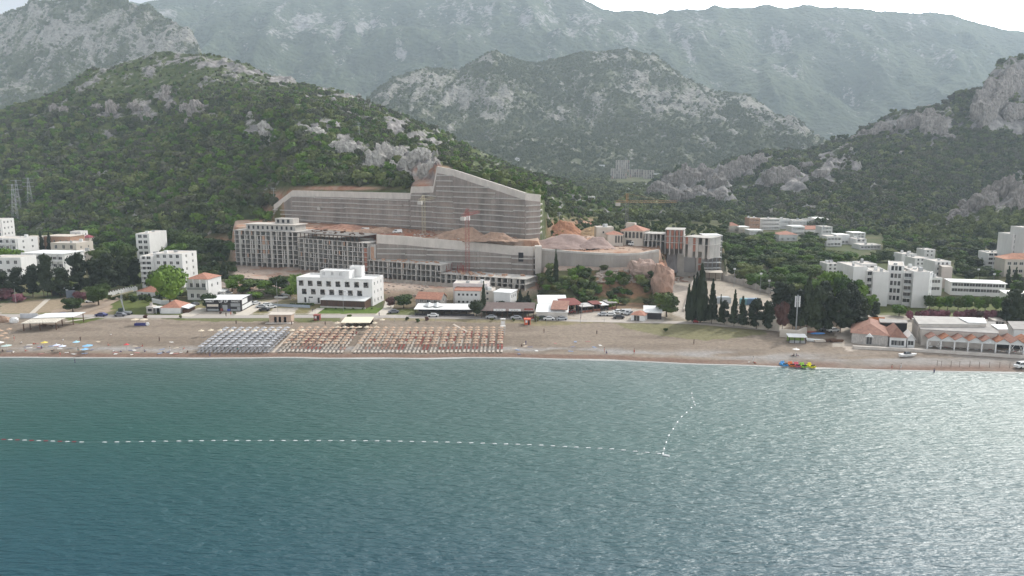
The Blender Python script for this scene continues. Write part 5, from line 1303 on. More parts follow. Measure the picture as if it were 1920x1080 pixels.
lowwall('garden_wall','white garden wall behind the orange roofed snack bar',[(285,567),(303,571),(325,571)],1.8,.25,WHITE2)
lowwall('sea_wall','low concrete sea wall in front of the stone restaurant and arcade',[(1600,654),(1680,658),(1760,662),(1850,668),(1990,677)],.9,1.2,CONCL)
# ------------------------------------------------------------------ right: apartment blocks
r,v=H_('apartment_block','white blocks of flats with a folded roofline behind the dark pines, left of the pair','building',(1596,566),(1622,566),500,16,5,1,1.0,1.2,z=4.2,rk='flat',side=0,ops=[])
H_('_','',None,(1622,567),(1633,567),508,12,5,1,2.0,1.8,z=4.2,root=r,rk='flat',side=0,balc=1,margin=.1)
H_('_','',None,(1633.3,569),(1663,570),509,16,5,0,z=4.2,root=r,rk='flat',side=0)
H_('_','',None,(1612,558),(1640,558),495,10,5,2,1.4,1.2,z=4.2,root=r,rk='flat',side=0)
r,v=H_('apartment_block','white blocks of flats with tall window strips and stacked balconies, right of the pair','building',(1661,566),(1690,568),497,16,5,3,1.1,1.9,z=4.2,rk='flat',side=0)
H_('_','',None,(1690.3,570),(1708,571),511,12,5,1,3.0,2.2,z=4.0,root=r,rk='flat',side=0,balc=2,margin=.1)
H_('_','',None,(1708.3,573),(1738,574),509,18,5,0,z=4.0,root=r,rk='flat',side=0,sops=[])
H_('_','',None,(1738.3,573),(1744,569),512,14,5,1,1.2,1.4,z=4.0,root=r,rk='flat',side=0,margin=.1)
H_('building','white block with a pinkish face and flat roofs right of the tall flats','building',(1763,535),(1783,536),500,10,3,0,z=5,wall=mat('pinkish_face',(.47,.41,.37),.8,.1),rk='flat',side=3)
H_('building','white stepped block behind the pinkish faced one','building',(1750,528),(1780,528),490,10,4,3,1.0,1.2,z=5.5,side=0)
H_('building','low white building joining the tall flats and the pinkish block','building',(1742,548),(1765,548),521,9,2,3,1.2,1.4,z=5,side=0)
H_('building','white flat roofed block behind the tall flats, seen over their roofs','building',(1714,506),(1742,506),484,10,3,3,1,1.1,z=6,side=0)
H_('building','thin white roof line farthest behind the tall flats','building',(1690,490),(1718,490),476,9,2,2,1,1,z=7,side=0)
H_('building','small white block among dark trees above the tall flats','building',(1733,482),(1753,482),468,9,2,2,1,1,z=7,side=0)
H_('school_building','long low white building with a white roof and dark ribbon windows','building',(1782,549),(1884,553),529,9,2,9,2.2,1.6,z=4.5,rk='slab',rm=ROOFW,side=0,margin=.4,over=.5)
H_('building','low white roofed building cut by the right edge beside the dark conifers','building',(1884,566),(1960,570),551,9,1,5,1.4,1.2,z=4.5,rk='slab',rm=ROOFW,side=0)
H_('hotel_building','wide white building with a chimney below the white tower block','building',(1849,498),(1892,499),474,12,3,4,2.0,1.3,z=6,side=0,balc=1)
H_('tower_block','white tower with vertical ribs at the right edge','building',(1893,500),(1919,500),439,12,6,5,.7,2.6,z=7,side=0)
H_('tower_block','tallest white slab cut by the right edge behind the ribbed tower','building',(1916,500),(1960,500),427,12,7,3,1,1.2,z=8,side=0)
H_('hotel_building','cream two storey building with an orange hipped roof at the right edge','building',(1882,514),(1990,516),486,11,2,9,1.8,1.5,z=5.5,wall=CREAM,rk='hip',rm=mat('pale_orange_tile',(.52,.27,.18),.85,.2),rise=2.6,side=0)
# town at the valley mouth
town=[((1404,433),(1424,433),409,'brownish tall block, leftmost of the valley town',3,3,BRICKO,'flat'),((1425,431),(1462,431),410,'long white curved looking block right of the brown one in the valley town',3,7,WHITE,'flat'),((1462,429),(1482,429),411,'white block ending the long white row in the valley town',2,3,WHITE2,'flat'),
((1484,430),(1512,430),413,'white square block in the middle of the valley town',2,4,WHITE,'flat'),((1512,428),(1536,428),411,'white block with a blank gable in the right part of the valley town',2,3,WHITE,'flat'),((1484,441),(1508,441),425,'lower white terraced block below the middle of the valley town',2,4,WHITE,'slab'),
((1541,428),(1560,427),414,'grey white house with a sloping roof at the right end of the valley town',1,2,WHITE2,'shed'),((1540,445),(1560,445),425,'square white house below the sloping roof house in the valley town',3,3,WHITE,'flat'),((1460,452),(1495,452),440,'white house with a small red roof in front of the valley town',1,3,WHITE,'hip'),
((1366,435),(1385,435),423,'small white house with a dull red roof left of the brown block',1,2,CREAM,'hip'),((1385,436),(1404,436),426,'low pale house between dull red roof and brown block',1,2,CREAM,'slab'),((1405,440),(1430,440),432,'low white house with a flat roof under the brown block',1,3,WHITE,'slab'),
((1449,408),(1468,408),393,'lone tan house on the slope above the valley town',2,2,CREAM,'flat'),((1474,406),(1490,406),399,'small grey house right of the lone tan house on the slope',1,2,WHITE2,'flat'),((1482,395),(1493,395),388,'tiny white house highest above the valley town',1,2,WHITE,'flat'),((1559,411),(1570,411),405,'tiny white hut on the wooded slope right of the valley town',1,1,WHITE,'flat'),
((1549,462),(1578,462),443,'white block with tall dark slit windows nearest the green wood',2,4,WHITE,'flat'),((1570,458),(1592,458),441,'flat white building just right of the slit windowed block',1,3,WHITE2,'slab'),((1599,447),(1622,447),437,'white terraced house with balconies, top of the right cluster',2,3,WHITE,'slab'),
((1604,461),(1624,461),448,'white house below the terraced one in the right cluster',2,2,WHITE,'flat'),((1612,468),(1652,468),459,'long low white house with blue doors in the right cluster',1,6,WHITE,'flat'),((1510,440),(1536,440),430,'white house with brown pitched roof below the blank gable block',1,3,WHITE,'gable')]
for a,b,t,lb,fl,n,wl,rk in town:
    H_('town_house',lb,'building',a,b,t,12,fl,n,1.5,1.3,wall=wl,rk=rk,rm=None if rk!='flat' else CONCL,side=0,pane=False,group='houses of the valley town',rise=2.2,margin=.6)
H_('building','white corner of a block glimpsed left of the tall flats','building',(1549,515),(1572,515),494,9,3,2,1.2,1.4,z=5,side=0)
# far valley settlement
far=[((1124,315),(1134,315),309,'tiny white house on the bare far spur',1,1),
((1117,343),(1126,343),337,'small white house left below the far complex',1,2),((1190,352),(1212,352),344,'white houses under the far complex, right side',2,3),((1176,360),(1186,360),354,'pale house among scrub below the far complex',1,2),((1196,363),(1206,363),355,'pale tall house low in the far valley',2,2),((1160,362),(1172,362),355,'pale grey house low left in the far valley',1,2),((966,306),(974,306),296,'lone pale house on the ridge behind the great wall',2,2),((1107,375),(1116,375),369,'small grey hut at the foot of the far valley',1,1),((1228,332),(1246,332),325,'low white roofs at the right end of the far valley',1,2)]
for a,b,t,lb,fl,n in far:
    H_('far_house',lb,'building',a,b,t,14,fl,n,3.2 if fl>3 else 2.4,2.6 if fl>3 else 1.8,wall=WHITE2,rk='flat',side=0,pane=False,group='houses far up the valley',margin=1)

for a,b,t,lb,fl,n,d in (((1156,322),(1180,322),300,'stepped pale concrete complex, tallest tier far up the valley',5,6,14),((1146,335),(1176,335),316,'stepped pale concrete complex, lower left tier in the far valley',4,7,10),((1180,332),(1206,332),318,'low open framed wing right of the stepped far complex',3,6,10),((1208,335),(1226,335),319,'white framed block at the right end of the far complex',4,4,12)):
    skeleton('far_complex',lb,a,b,t,d,fl,n,infill={(k,i):'x' for k in range(9) for i in range(9) if (i*7+k*3)%5==0},slabm=CONCL,colm=CONCL,solid=.5)
# ------------------------------------------------------------------ stone restaurant and arcade
A,rz,Lg=frame((1596,642),(1664,648));
r,v=H_('stone_restaurant','pale stone restaurant with a broad terracotta roof and dark doorway, left of the arcade','restaurant',(1596,643),(1664,649),624,21,1,0,wall=STONE,rk='hip',rise=2.6,side=0,ops=[(Lg*.41,Lg*.57,0,2.7)],rm=TERRAD,over=.5)
v.put(MB().box(Lg*.40,Lg*.58,.9,1.0,-.2,2.9),'door',DARK);v.put(MB().poly([(Lg*.38,2.75),(Lg*.6,2.75),(Lg*.49,3.9)],-1.3,-.6),'porch_gable',ROOFW)
_,v=H_('_','',None,(1667,651),(1698,653),632,12,1,3,1.7,1.7,root=r,wall=WHITE2,rk='hip',rm=TERRAD,rise=3.0,side=0,sill=.7)
_,v=H_('_','',None,(1700,652),(1714,653),636,8,1,1,1.7,1.5,root=r,wall=WHITE2,rk='gabley',rm=ROOFW,rise=1.6,side=0,margin=.2)
A,rz,Lg=frame((1738,656),(1945,668));nb=8;bw=Lg/nb;H=3.1
r=empty('arcade_restaurant',A,rz,'beach restaurant arcade with a zigzag row of red roofs and white gable fronts','restaurant')
pst=MB().box(-.18,.18,-.1,.26,-1,H-.01).mesh('post',WHITE)
WG=mat('white_gable',(.6,.6,.58),.7,.05);PK=mat('pale_roof_edge',(.55,.42,.35),.8,.15)
rk_=[TERRAD,mat('mossy_tile',(.30,.13,.07),.85,.35,.8)]
for i in range(nb+1): inst('post',pst,r,(i*bw,0,0))
for i in range(nb):
    x0,x1=i*bw,(i+1)*bw;xc=(x0+x1)/2
    MB().poly([(x0+.01,H),(x1-.01,H),(x1-.01,H+.55),(xc,H+1.75),(x0+.01,H+.55)],-.12,.1).build('gable_front',WG,r)
    for s,(xa,xb) in enumerate(((x0,xc),(xc,x1))):
        za,zb=(H+.6,H+1.85) if s==0 else (H+1.85,H+.6)
        m=MB().add([(xa,-.5,za),(xb,-.5,zb),(xb,9,zb),(xa,9,za),(xa,-.5,za+.15),(xb,-.5,zb+.15),(xb,9,zb+.15),(xa,9,za+.15)],[(0,3,2,1),(4,5,6,7),(0,1,5,4),(1,2,6,5),(2,3,7,6),(3,0,4,7)])
        m.build('roof_slope',rk_[i%2] if s==0 else (TERRA if i%3 else rk_[0]),r)
    if i in (0,6):
        m=MB()
        for a,b in ((x0+.2,x0+1.3),(x1-1.3,x1-.2)): m.tube((a,.1,1.2),(b,.1,H),.06,n=4);m.tube((b,.1,1.2),(a,.1,H),.06,n=4);m.tube((a,.1,1.2),(b,.1,1.2),.06,n=4)
        m.build('lattice_panel',WHITE,r)
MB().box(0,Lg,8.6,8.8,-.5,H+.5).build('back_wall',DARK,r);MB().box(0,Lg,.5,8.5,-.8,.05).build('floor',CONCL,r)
for i in range(14):
    x=1.5+i*(Lg-3)/13;y=rng.uniform(1.2,2.4);t=empty('dining_table',A+Matrix.Rotation(rz,3,'Z')@Vector((x,y,.05)),rz,'dining table with a cloth under the arcade, %s from its left end'%onum(i+1),'table','tables under the arcade')
    MB().box(-.5,.5,-.5,.5,.7,.76).build('table_top',[WHITE,CREAM,REDS][i%3] if i%5 else WHITE,t)
    MB().box(-.06,.06,-.06,.06,0,.7).build('table_leg',METAL,t)
def deckroof(name,label,pxs,h,mt,z=3.2,wall=CONCL,roofh=.3):
    w=[G(a,b,z+h) for a,b in pxs];o=w[0].copy();o.z=z
    r=empty(name,o,0,label,'building');pts=[((p-o).x,(p-o).y) for p in w]
    c=Vector((sum(p[0] for p in pts)/len(pts),sum(p[1] for p in pts)/len(pts)))
    ins=[((Vector(p)-c)*.97+c) for p in pts]
    MB().polyz([tuple(p) for p in ins],-1.5,h-roofh-.003).build('wall',wall,r);MB().polyz(pts,h-roofh,h).build('roof',mt,r);return r
FG=mat('weathered_flat_roof',(.33,.31,.29),.9,.22,.35)
r=deckroof('flat_roof_hall','long flat grey roofed hall behind the arcade',[(1727,617),(1873,625),(1866,603),(1709,596)],4.0,FG)
r2_=deckroof('flat_roof_hall','raised grey strip roof behind the long flat hall',[(1722,607),(1838,608),(1830,595),(1712,592)],4.9,mat('pale_flat_roof',(.42,.40,.37),.9,.15,.4),z=3.4)
deckroof('flat_roof_hall','bright white sheet roof behind the hall, left of two',[(1815,604),(1850,605),(1846,596),(1797,595)],5.3,ROOFW,z=3.4)
deckroof('flat_roof_hall','bright white sheet roof at the right end of the hall, lower of two',[(1872,617),(1890,617),(1887,608),(1858,608)],4.5,ROOFW,z=3.2)
deckroof('flat_roof_hall','thin low building with dark recess right of the round top of the stone restaurant',[(1650,604),(1702,605),(1700,600),(1648,597)],3.4,FG,z=3.6,wall=DARK)
H_('building','small grey service building with three dark openings by the lower white roof','building',(1863,612),(1886,613),601,6,1,3,1.1,1.5,wall=CONCL,side=0)
deckroof('flat_roof_hall','grey flat roofed building cut by the right edge near the dark conifers',[(1900,617),(1990,619),(1980,603),(1889,602)],3.6,FG,z=3.4,wall=WHITE2)
o=MB().box(-6,6,0,.3,-.3,1.6).build('orange_wall',mat('orange_wall',(.50,.17,.06),.8,.1));o.location=P(1628,603);tag(o,'short bright orange wall behind the stone restaurant roof','wall')
# ------------------------------------------------------------------ vegetation
def T(kind,leaf,px,b,t,w,label,**k): return tree(kind,leaf,px,b,t,w,label,**k)
GP='dark pines behind the left shore'
lp=[(10,553,510,34),(34,556,503,40),(62,556,497,42),(90,556,477,40),(120,556,503,44),(150,552,477,50),(180,549,486,48),(206,547,477,46),(232,543,480,46),(254,540,484,36)]
for i,(a,b,t,w_) in enumerate(lp): T('pine','dark',a,b,t,w_,'dark pine, %s from the left in the row behind the pavilion and white wall'%onum(i+1),group=GP)
for a,b,t,w_,l in ((53,482,445,15,'small dark conifer left of the pair by the orange block house'),(80,484,434,19,'dark conifer, left one of the pair in front of the orange block house'),(95,484,434,17,'dark conifer, right one of the pair in front of the orange block house'),(421,527,487,24,'single dark conifer among bushes left of the concrete building'),(975,576,543,20,'dark conifer right of the plain white block, left one'),(990,577,547,20,'dark conifer right of the plain white block, right one'),(984,578,556,26,'low rounded dark tree between the two conifers by the white block')):
    T('conifer','dark',a,b,t,w_,l)
for a,b,t,w_,lf,l in ((320,574,484,80,'green','big broadleaf tree towering over the orange roofed snack bar'),(290,552,500,34,'mid','darker tree left of the big broadleaf tree'),(357,512,472,44,'green','bright green tree right of the white block of flats'),(137,585,553,42,'mid','small spreading tree beside the coast road left of the white car'),
(185,572,527,54,'mid','bushy tree with brownish flowers behind the white car'),(16,508,458,54,'green','green tree at the left edge before the balcony flats'),(392,580,544,34,'mid','round dark tree between snack bar and market hall'),(563,562,505,46,'green','green tree at the left end of the white hotel'),
(757,577,548,38,'mid','round flowering tree right of the hotel'),(893,594,557,36,'dark','dark tree in front of the orange banded house'),(936,582,562,28,'dark','umbrella shaped dark tree before the plain white block'),(1250,594,541,58,'mid','big round green tree at the foot of the ramp'),
(212,480,448,46,'green','bright green tree above the dark pines'),(238,500,452,44,'mid','mid green tree left of the narrow white block'),(190,505,458,46,'mid','leafy tree behind the pale low block'),(330,462,425,50,'mid','tree above the narrow white block of flats'),(355,480,430,56,'mid','tree clump at the hill foot right of the narrow white block'),(400,480,440,44,'mid','tree at the hill foot left of the red earth cut'),
(50,452,428,40,'mid','tree behind the far left flats'),(110,448,424,44,'mid','tree behind the orange block house'),(165,478,450,36,'mid','tree right of the small white house'),(175,440,418,40,'green','light tree in the field above the left village'),(285,438,414,40,'mid','dark round tree before the lone hillside shed'),(318,420,402,30,'mid','tree beside the lone hillside shed'),(235,432,408,44,'mid','tree in the terraced field')):
    T('round',lf,a,b,t,w_,l)
T('round','rust',733,577,553,22,'small brownish red tree at the right corner of the hotel')
T('cypress','dark',907,588,529,10,'slim cypress beside the orange banded house');T('cypress','dark',1042,535,470,11,'slim cypress standing alone on the shrubby slope')
hb=[(445,532,512,34),(468,544,519,44),(497,546,522,42),(528,545,512,44),(545,556,532,34),(512,556,535,40),(480,560,545,40),(455,550,533,34),(436,545,520,30)]
for i,(a,b,t,w_) in enumerate(hb): T('round','mid' if i%2 else 'green',a,b,t,w_,'leafy bush, %s of the clump below the left concrete building'%onum(i+1),group='bushes below the concrete building')
for i in range(16): 
    a=205+i*9.5;b=562+rng.uniform(-4,5)-(i>8)*3
    T('shrub','mid' if i%3 else 'shrub',a,b,b-rng.uniform(8,15),rng.uniform(14,22),'low garden shrub, %s from the left around the white cottage'%onum(i+1),group='garden shrubs by the cottage')
for i in range(9):
    T('cypress','dark',262+i*5.2,562.5+.3*i,553+.3*i,3.4,'tiny clipped cypress, %s from the left before the cottage'%onum(i+1),group='clipped cypresses')
for i,(a,b,t,w_) in enumerate([(10,562,537,36),(34,566,548,26),(153,566,541,28),(190,548,534,20)]): T('shrub','oleander',a,b,t,w_,['pink oleander at the left edge','pale flowering bush left of the lamp post','pink flowering bush beside the pavilion','pinkish bush under the dark pines'][i])
for i in range(13): T('shrub','mid',546+i*3.4,573,567,6,'dark clipped hedge bush, %s from the left on the garden wall'%onum(i+1),group='hedge on the garden wall')
for i in range(6): T('shrub','mid',612+i*17+rng.uniform(-3,3),580,576,5,'tiny shrub, %s from the left on the hotel lawn'%onum(i+1),group='shrubs on the hotel lawn')
for i,(a,b,w_) in enumerate([(762,601,10),(783,604,9),(800,601,9),(922,602,9),(962,602,8),(985,601,9),(1006,602,12),(655,597,10),(273,597,9),(340,596,8),(1248,622,10),(414,589,6),(440,589,7),(598,597,6)]):
    T('shrub',['shrub','mid','rust'][i%3],a,b,b-w_*.9,w_,'small round bush, %s in the strip between road and sand'%onum(i+1),group='bushes along the beach road')
# slope shrubs
n=0
for i in range(400):
    a=rng.uniform(1008,1238);b=rng.uniform(508,582)
    if not(1012+(b-510)*-.1<a<1238-(b-505)*.15) or (b>555 and a>1120 and rng.random()<.7) or (a<1100 and b<500): continue
    if a>1150 and b<522: continue
    if n>=92: break
    n+=1;w_=rng.uniform(14,26)
    T('shrub' if n%3 else 'round',rng.choice(['mid','mid','wild','shrub','green']),a,b,b-w_*rng.uniform(.6,.95),w_,'green bush growing on the shrubby slope below the curved concrete wall',group='bushes on the slope below the curved wall')
# conifers of the shore walk
cyp=[(1290,603,534,14),(1299,604,519,16),(1313,605,498,27),(1304,603,512,16),(1321,604,530,12)]
for i,(a,b,t,w_) in enumerate(cyp): T('cypress','dark',a,b,t,w_,['tall cypress, leftmost of the tight cluster by the ramp','tall cypress second from left in the tight cluster','tallest cypress of the tight cluster by the ramp','tall cypress just behind the tallest one','narrow cypress at the right side of the tight cluster'][i],group='cypress cluster')
rowc=[(1334,607,526,28,'conifer'),(1350,609,553,12,'conifer'),(1358,609,565,24,'pine'),(1376,612,545,24,'conifer'),(1391,613,557,30,'conifer'),(1418,617,562,42,'pine'),(1440,619,566,34,'pine')]
for i,(a,b,t,w_,k) in enumerate(rowc): T(k,'dark',a,b,t,w_,'dark conifer, %s from the left in front of the cream panelled fence'%onum(i+1),group='conifers before the panelled fence')
T('round','rust',1466,622,557,30,'dead reddish brown tree between the conifer row and the lamp mast')
dk=[(1486,618,560,40),(1512,622,514,48),(1500,616,545,40),(1532,624,540,46),(1552,622,548,44),(1575,624,545,50),(1598,622,548,52),(1616,612,555,36),(1462,592,528,44),(1480,590,535,40),(1592,596,532,40),(1545,600,530,44),(1640,600,566,22)]
for i,(a,b,t,w_) in enumerate(dk): T('pine' if i!=1 else 'conifer','dark',a,b,t,w_,'large dark pine, tree %s of the black cluster left of the stone restaurant'%onum(i+1),group='dark pine cluster')
gk=[(1560,580,502,52),(1585,585,512,54),(1604,590,528,50),(1626,594,548,36),(1540,565,520,46),(1570,560,500,40)]
for i,(a,b,t,w_) in enumerate(gk): T('wide','green',a,b,t,w_,'bright green spreading tree, %s of the clump before the left white flats'%onum(i+1),group='green trees before the white flats')
for i in range(9):
    a=1744+i*17.5+rng.uniform(-3,3);T('round','green' if i%3 else 'mid',a,580+i*.6,551+rng.uniform(-4,4),26,'young green park tree, %s from the left behind the pink hedge'%onum(i+1),group='park trees behind the pink hedge')
for i in range(15):
    a=1708+i*11.6;T('shrub','oleander',a,600+i*.2,577+rng.uniform(-2,2),18,'pink flowering oleander, %s from the left in the long hedge'%onum(i+1),group='oleander hedge')
T('round','green',1686,592,567,32,'round bright bush before the right white flats')
for i,(a,b,t,w_,k) in enumerate([(1898,612,543,46,'pine'),(1912,612,560,40,'pine'),(1885,606,560,34,'pine'),(1925,606,548,44,'pine'),(1888,545,500,20,'conifer'),(1902,545,502,20,'conifer')]): T(k,'dark',a,b,t,w_,'black green conifer, %s of the right edge group'%onum(i+1),group='conifers at the right edge')
# woods between the buildings: single trees, kept clear of the buildings in front
RECT=[(1400,405,1562,434),(1455,438,1497,453),(1538,424,1562,446),(1546,440,1655,469),(1590,492,1746,580),(1745,484,1787,536),(1780,524,1890,552),(1712,482,1745,507),(1846,470,1925,500),(1880,478,1925,516),(1545,493,1575,516),(1362,422,1405,437),(1304,495,1360,530),(1690,474,1720,490),(1730,466,1755,482)]
def wood(label,group,poly,n,b0,b1,w0,w1,leafs,kinds,hs=(.6,.9)):
    got=[];tr=0
    while len(got)<n and tr<n*60:
        tr+=1;a=rng.uniform(poly[0],poly[1]);b=rng.uniform(b0,b1);f=(b-b0)/(b1-b0);w_=(w0+(w1-w0)*f)*rng.uniform(.8,1.25);t=b-w_*rng.uniform(*hs)
        if poly[2] is not None and not inpoly(poly[2],np.array([a]),np.array([b]))[0]: continue
        if any(a+w_*.35>x0 and a-w_*.35<x1 and b>y0+2 and t<y1-3 for x0,y0,x1,y1 in RECT): continue
        if any(abs(a-q[0])<w_*.36 and abs(b-q[1])<w_*.2 for q in got): continue
        got.append((a,b,t,w_))
    got.sort()
    for i,(a,b,t,w_) in enumerate(got): T(rng.choice(kinds),rng.choice(leafs),a,b,t,w_,label%onum(i+1),group=group)
wood('tree crown, %s from the left in the wood behind the courtyard','trees of the valley wood',(1350,1610,[(1350,455),(1400,450),(1545,455),(1600,478),(1600,500),(1560,545),(1490,560),(1440,550),(1352,522)]),95,450,560,26,42,['green','green','mid','mid','wild'],['round','wide'])
wood('tree, %s from the left between the valley town houses','trees in the valley town',(1350,1700,[(1350,425),(1420,436),(1540,436),(1600,440),(1690,448),(1690,480),(1600,478),(1350,455)]),55,430,480,16,26,['mid','mid','wild','green'],['round','wide'])
wood('tree, %s from the left in the woods around the right hand buildings','trees round the right hand buildings',(1640,1960,[(1640,470),(1700,455),(1960,475),(1960,560),(1890,550),(1780,525),(1700,495),(1640,492)]),90,462,556,20,34,['mid','wild','dark','mid','green'],['round','wide','pine'])
wood('tree, %s from the left along the hill foot behind the left village','trees behind the left village',(-40,440,[(-40,440),(130,440),(300,445),(440,470),(440,490),(360,500),(250,480),(170,470),(-40,470)]),46,440,500,26,40,['mid','wild','green'],['round'])
# ------------------------------------------------------------------ roads and paths
def strip(name,label,top,bot,mt,lift=.07,n=160,kind='structure'):
    xs=np.linspace(max(top[0][0],bot[0][0]),min(top[-1][0],bot[-1][0]),n)
    ta=np.interp(xs,[p[0] for p in top],[p[1] for p in top]);ba=np.interp(xs,[p[0] for p in bot],[p[1] for p in bot]);rows=5;vs=[]
    for i in range(n):
        A=P(xs[i],ta[i]);B=P(xs[i],ba[i])
        for j in range(rows):
            q=A.lerp(B,j/(rows-1));vs.append((q.x,q.y,float(H0(q.x,q.y))+lift))
    fs=[(i*rows+j,i*rows+j+1,(i+1)*rows+j+1,(i+1)*rows+j) for i in range(n-1) for j in range(rows-1)]
    o=MB().add(vs,fs).build(name,mt);return tag(o,label,'road',kind=kind)
ROADM=mat('road_paving',(.36,.325,.295),.85,.08,.5);KERB=mat('kerb_stone',(.46,.42,.36),.8,.1)
strip('coast_road','pale coast road running behind the beach',[(-400,588),(0,589),(340,591),(700,590),(960,594),(1100,600)],[(-400,594),(0,595),(340,597),(700,596),(960,599.5),(1100,604)],ROADM)
strip('coast_road','pale promenade continuing to the right conifers',[(1100,600),(1300,603),(1480,619)],[(1100,604),(1300,608),(1480,624)],mat('promenade',(.40,.355,.31),.85,.1),lift=.09)
def path(name,label,pts,w,mt,lift=.12):
    vs=[];ws=[P(*p) for p in pts];fs=[];k=0
    res=[]
    for i in range(len(ws)-1):
        for j in range(10): res.append(ws[i].lerp(ws[i+1],j/10))
    res.append(ws[-1])
    for i,q in enumerate(res):
        d=(res[min(i+1,len(res)-1)]-res[max(i-1,0)]);d.z=0;d.normalize();nn=Vector((-d.y,d.x,0))*w/2
        for s in (-1,1):
            p=q+nn*s;vs.append((p.x,p.y,float(H0(p.x,p.y))+lift))
        if i: fs.append((2*i-2,2*i-1,2*i+1,2*i))
    return tag(MB().add(vs,fs).build(name,mt),label,'path',kind='structure')
PATHM=mat('path_concrete',(.50,.45,.38),.85,.08)
path('path','narrow pale path from pavilion to road',[(90,561),(60,588)],2.0,PATHM);path('path','pale path from the road down to the beach pavilion',[(178,596),(122,604)],1.6,PATHM)
path('path','paved path to the hotel door',[(585,590),(602,578)],3.2,PATHM);path('path','paved drive right of the hotel',[(712,592),(728,578),(733,560)],4.0,PATHM)
path('path','paved drive right of the market hall',[(452,592),(478,578),(500,566)],5.5,PATHM);path('path','pale drive between snack bar and market hall',[(345,594),(385,578)],6,PATHM)
path('path','dirt track winding up to the building site',[(505,568),(540,548),(556,535),(560,520)],4,mat('dirt_track',(.42,.35,.28),.9,.15))
path('path','dirt track left of the lawn by the white car',[(130,593),(190,575),(225,558)],4,mat('dirt_track2',(.33,.26,.20),.9,.2))
for a,b in (((512,661),(549,624)),((640,624),(622,632)),((660,660),(688,625)),((850,608),(872,620)),((872,620),(885,627))):
    path('beach_walkway','pale boardwalk strip across the sand',[a,b],.9,mat('boardwalk',(.47,.40,.33),.85,.15),lift=.06)
# ------------------------------------------------------------------ parasols and sunbeds
def parasol_proto(nm,cm,r_=.98,h=.40,z=2.05):
    o=empty(nm,(0,0,0));m=MB();n=8
    m.cone((0,0,z),r_,h,n);m.cone((0,0,z+h-.04),.22,.2,n)
    m.build('canopy',cm,o);MB().tube((0,0,-.1),(0,0,z+.1),.035,n=5).build('pole',METAL,o);return o
CRE=mat('straw_canopy',(.44,.31,.22),.9,.12,2);PAL=mat('pale_canvas',(.62,.53,.40),.9,.08);SIL=mat('silver_canvas',(.36,.36,.37),.6,.12,1)
BEDW=mat('bed_white',(.50,.44,.375),.8,.06);BEDR=mat('bed_red',(.28,.09,.07),.8,.15);BEDG=mat('bed_grey',(.31,.31,.32),.8,.1);BEDS=mat('bed_salmon',(.36,.22,.17),.8,.1)
def bedmesh(mt):
    m=MB();m.box(-.32,.32,-.95,.25,.26,.36,0)
    m.add([(-.32,.25,.26),(.32,.25,.26),(.32,.92,.62),(-.32,.92,.62),(-.32,.25,.36),(.32,.25,.36),(.32,.87,.70),(-.32,.87,.70)],[(0,3,2,1),(4,5,6,7),(0,1,5,4),(1,2,6,5),(2,3,7,6),(3,0,4,7)],0)
    for x in(-.28,.23):
        for y in (-.85,.2): m.box(x,x+.05,y,y+.05,0,.262,1)
        m.box(x,x+.05,.75,.8,0,.6,1)
    return m.mesh('sunbed',[mt,METAL])
bm={k:bedmesh(v) for k,v in dict(w=BEDW,r=BEDR,g=BEDG,s=BEDS).items()}
pr={'c':parasol_proto('parasol',CRE),'s':parasol_proto('parasol',SIL,1.08),'p':parasol_proto('parasol',PAL,1.05)}
used={k:False for k in pr}
def parasol(k,x,y,label,group,rz=0,tilt=0):
    p=(x,y,float(H0(x,y)))
    if not used[k]: o=pr[k];used[k]=True;o.location=p
    else: o=copytree(pr[k],loc=p)
    o.rotation_euler=(tilt,tilt*.4,rz);o['label']=label;o['category']='parasol';o['group']=group;return o
beds=[]
ROWN=['row nearest the sea']+['%s row from the sea'%ORD[i] for i in range(2,12)]
xL=-73.6;pit=2.68;col=0
for c in range(27):
    if c in (8,): continue
    side='left' if c<8 else 'right';ci=c+1 if c<8 else c-8
    x=xL+c*pit
    for k in range(8):
        y=float(shoreY(x))+5.6+k*3.15+rng.uniform(-.18,.18)
        if k>0: parasol('c',x+rng.uniform(-.15,.15),y,'straw coloured parasol, %s from left in %s, %s beige block'%(onum(ci),ROWN[k],side),'straw coloured parasols',rng.uniform(0,6),rng.uniform(-.03,.03))
        rr=rng.random();kd='w' if k==0 else ('r' if rr<.16+(.35 if (c in (14,15) or (k==1 and c>14)) else 0) else ('s' if rr<.5 else 'w'))
        for s in(-1,1): beds.append((x+s*.62,y-.5,kd,'%s sunbed %s parasol place %s, %s, %s beige block'%('left' if s<0 else 'right',{'w':'cream','r':'red','s':'salmon'}[kd]+' at',ci,ROWN[k],side)))
for c in range(9):
    x=-99.5+c*2.62
    for k in range(9):
        y=float(shoreY(x))+5.4+k*2.75
        parasol('s',x,y,'silver grey parasol, %s from left in %s of the grey block'%(onum(c+1),ROWN[k]),'silver grey parasols',rng.uniform(0,6),rng.uniform(-.04,.04))
        for s in(-1,1): beds.append((x+s*.6,y-.5,'g','%s grey sunbed at place %s, %s, grey block'%('left' if s<0 else 'right',c+1,ROWN[k])))
beds.sort(key=lambda b:b[1]-float(shoreY(b[0])))
for i,(x,y,k,l) in enumerate(beds[:300]):
    o=inst('sunbed',bm[k],None,(x,y,float(H0(x,y))),rng.uniform(-.06,.06));tag(o,l,'sunbed','sunbeds under the parasols')
rest=MB();mi={'w':0,'r':1,'g':2,'s':3}
for x,y,k,l in beds[300:]:
    z=float(H0(x,y));rest.box(x-.32,x+.32,y-.95,y+.25,z+.2,z+.36,mi[k]);rest.add([(x-.32,y+.25,z+.26),(x+.32,y+.25,z+.26),(x+.32,y+.9,z+.7),(x-.32,y+.9,z+.7)],[(0,1,2,3)],mi[k])
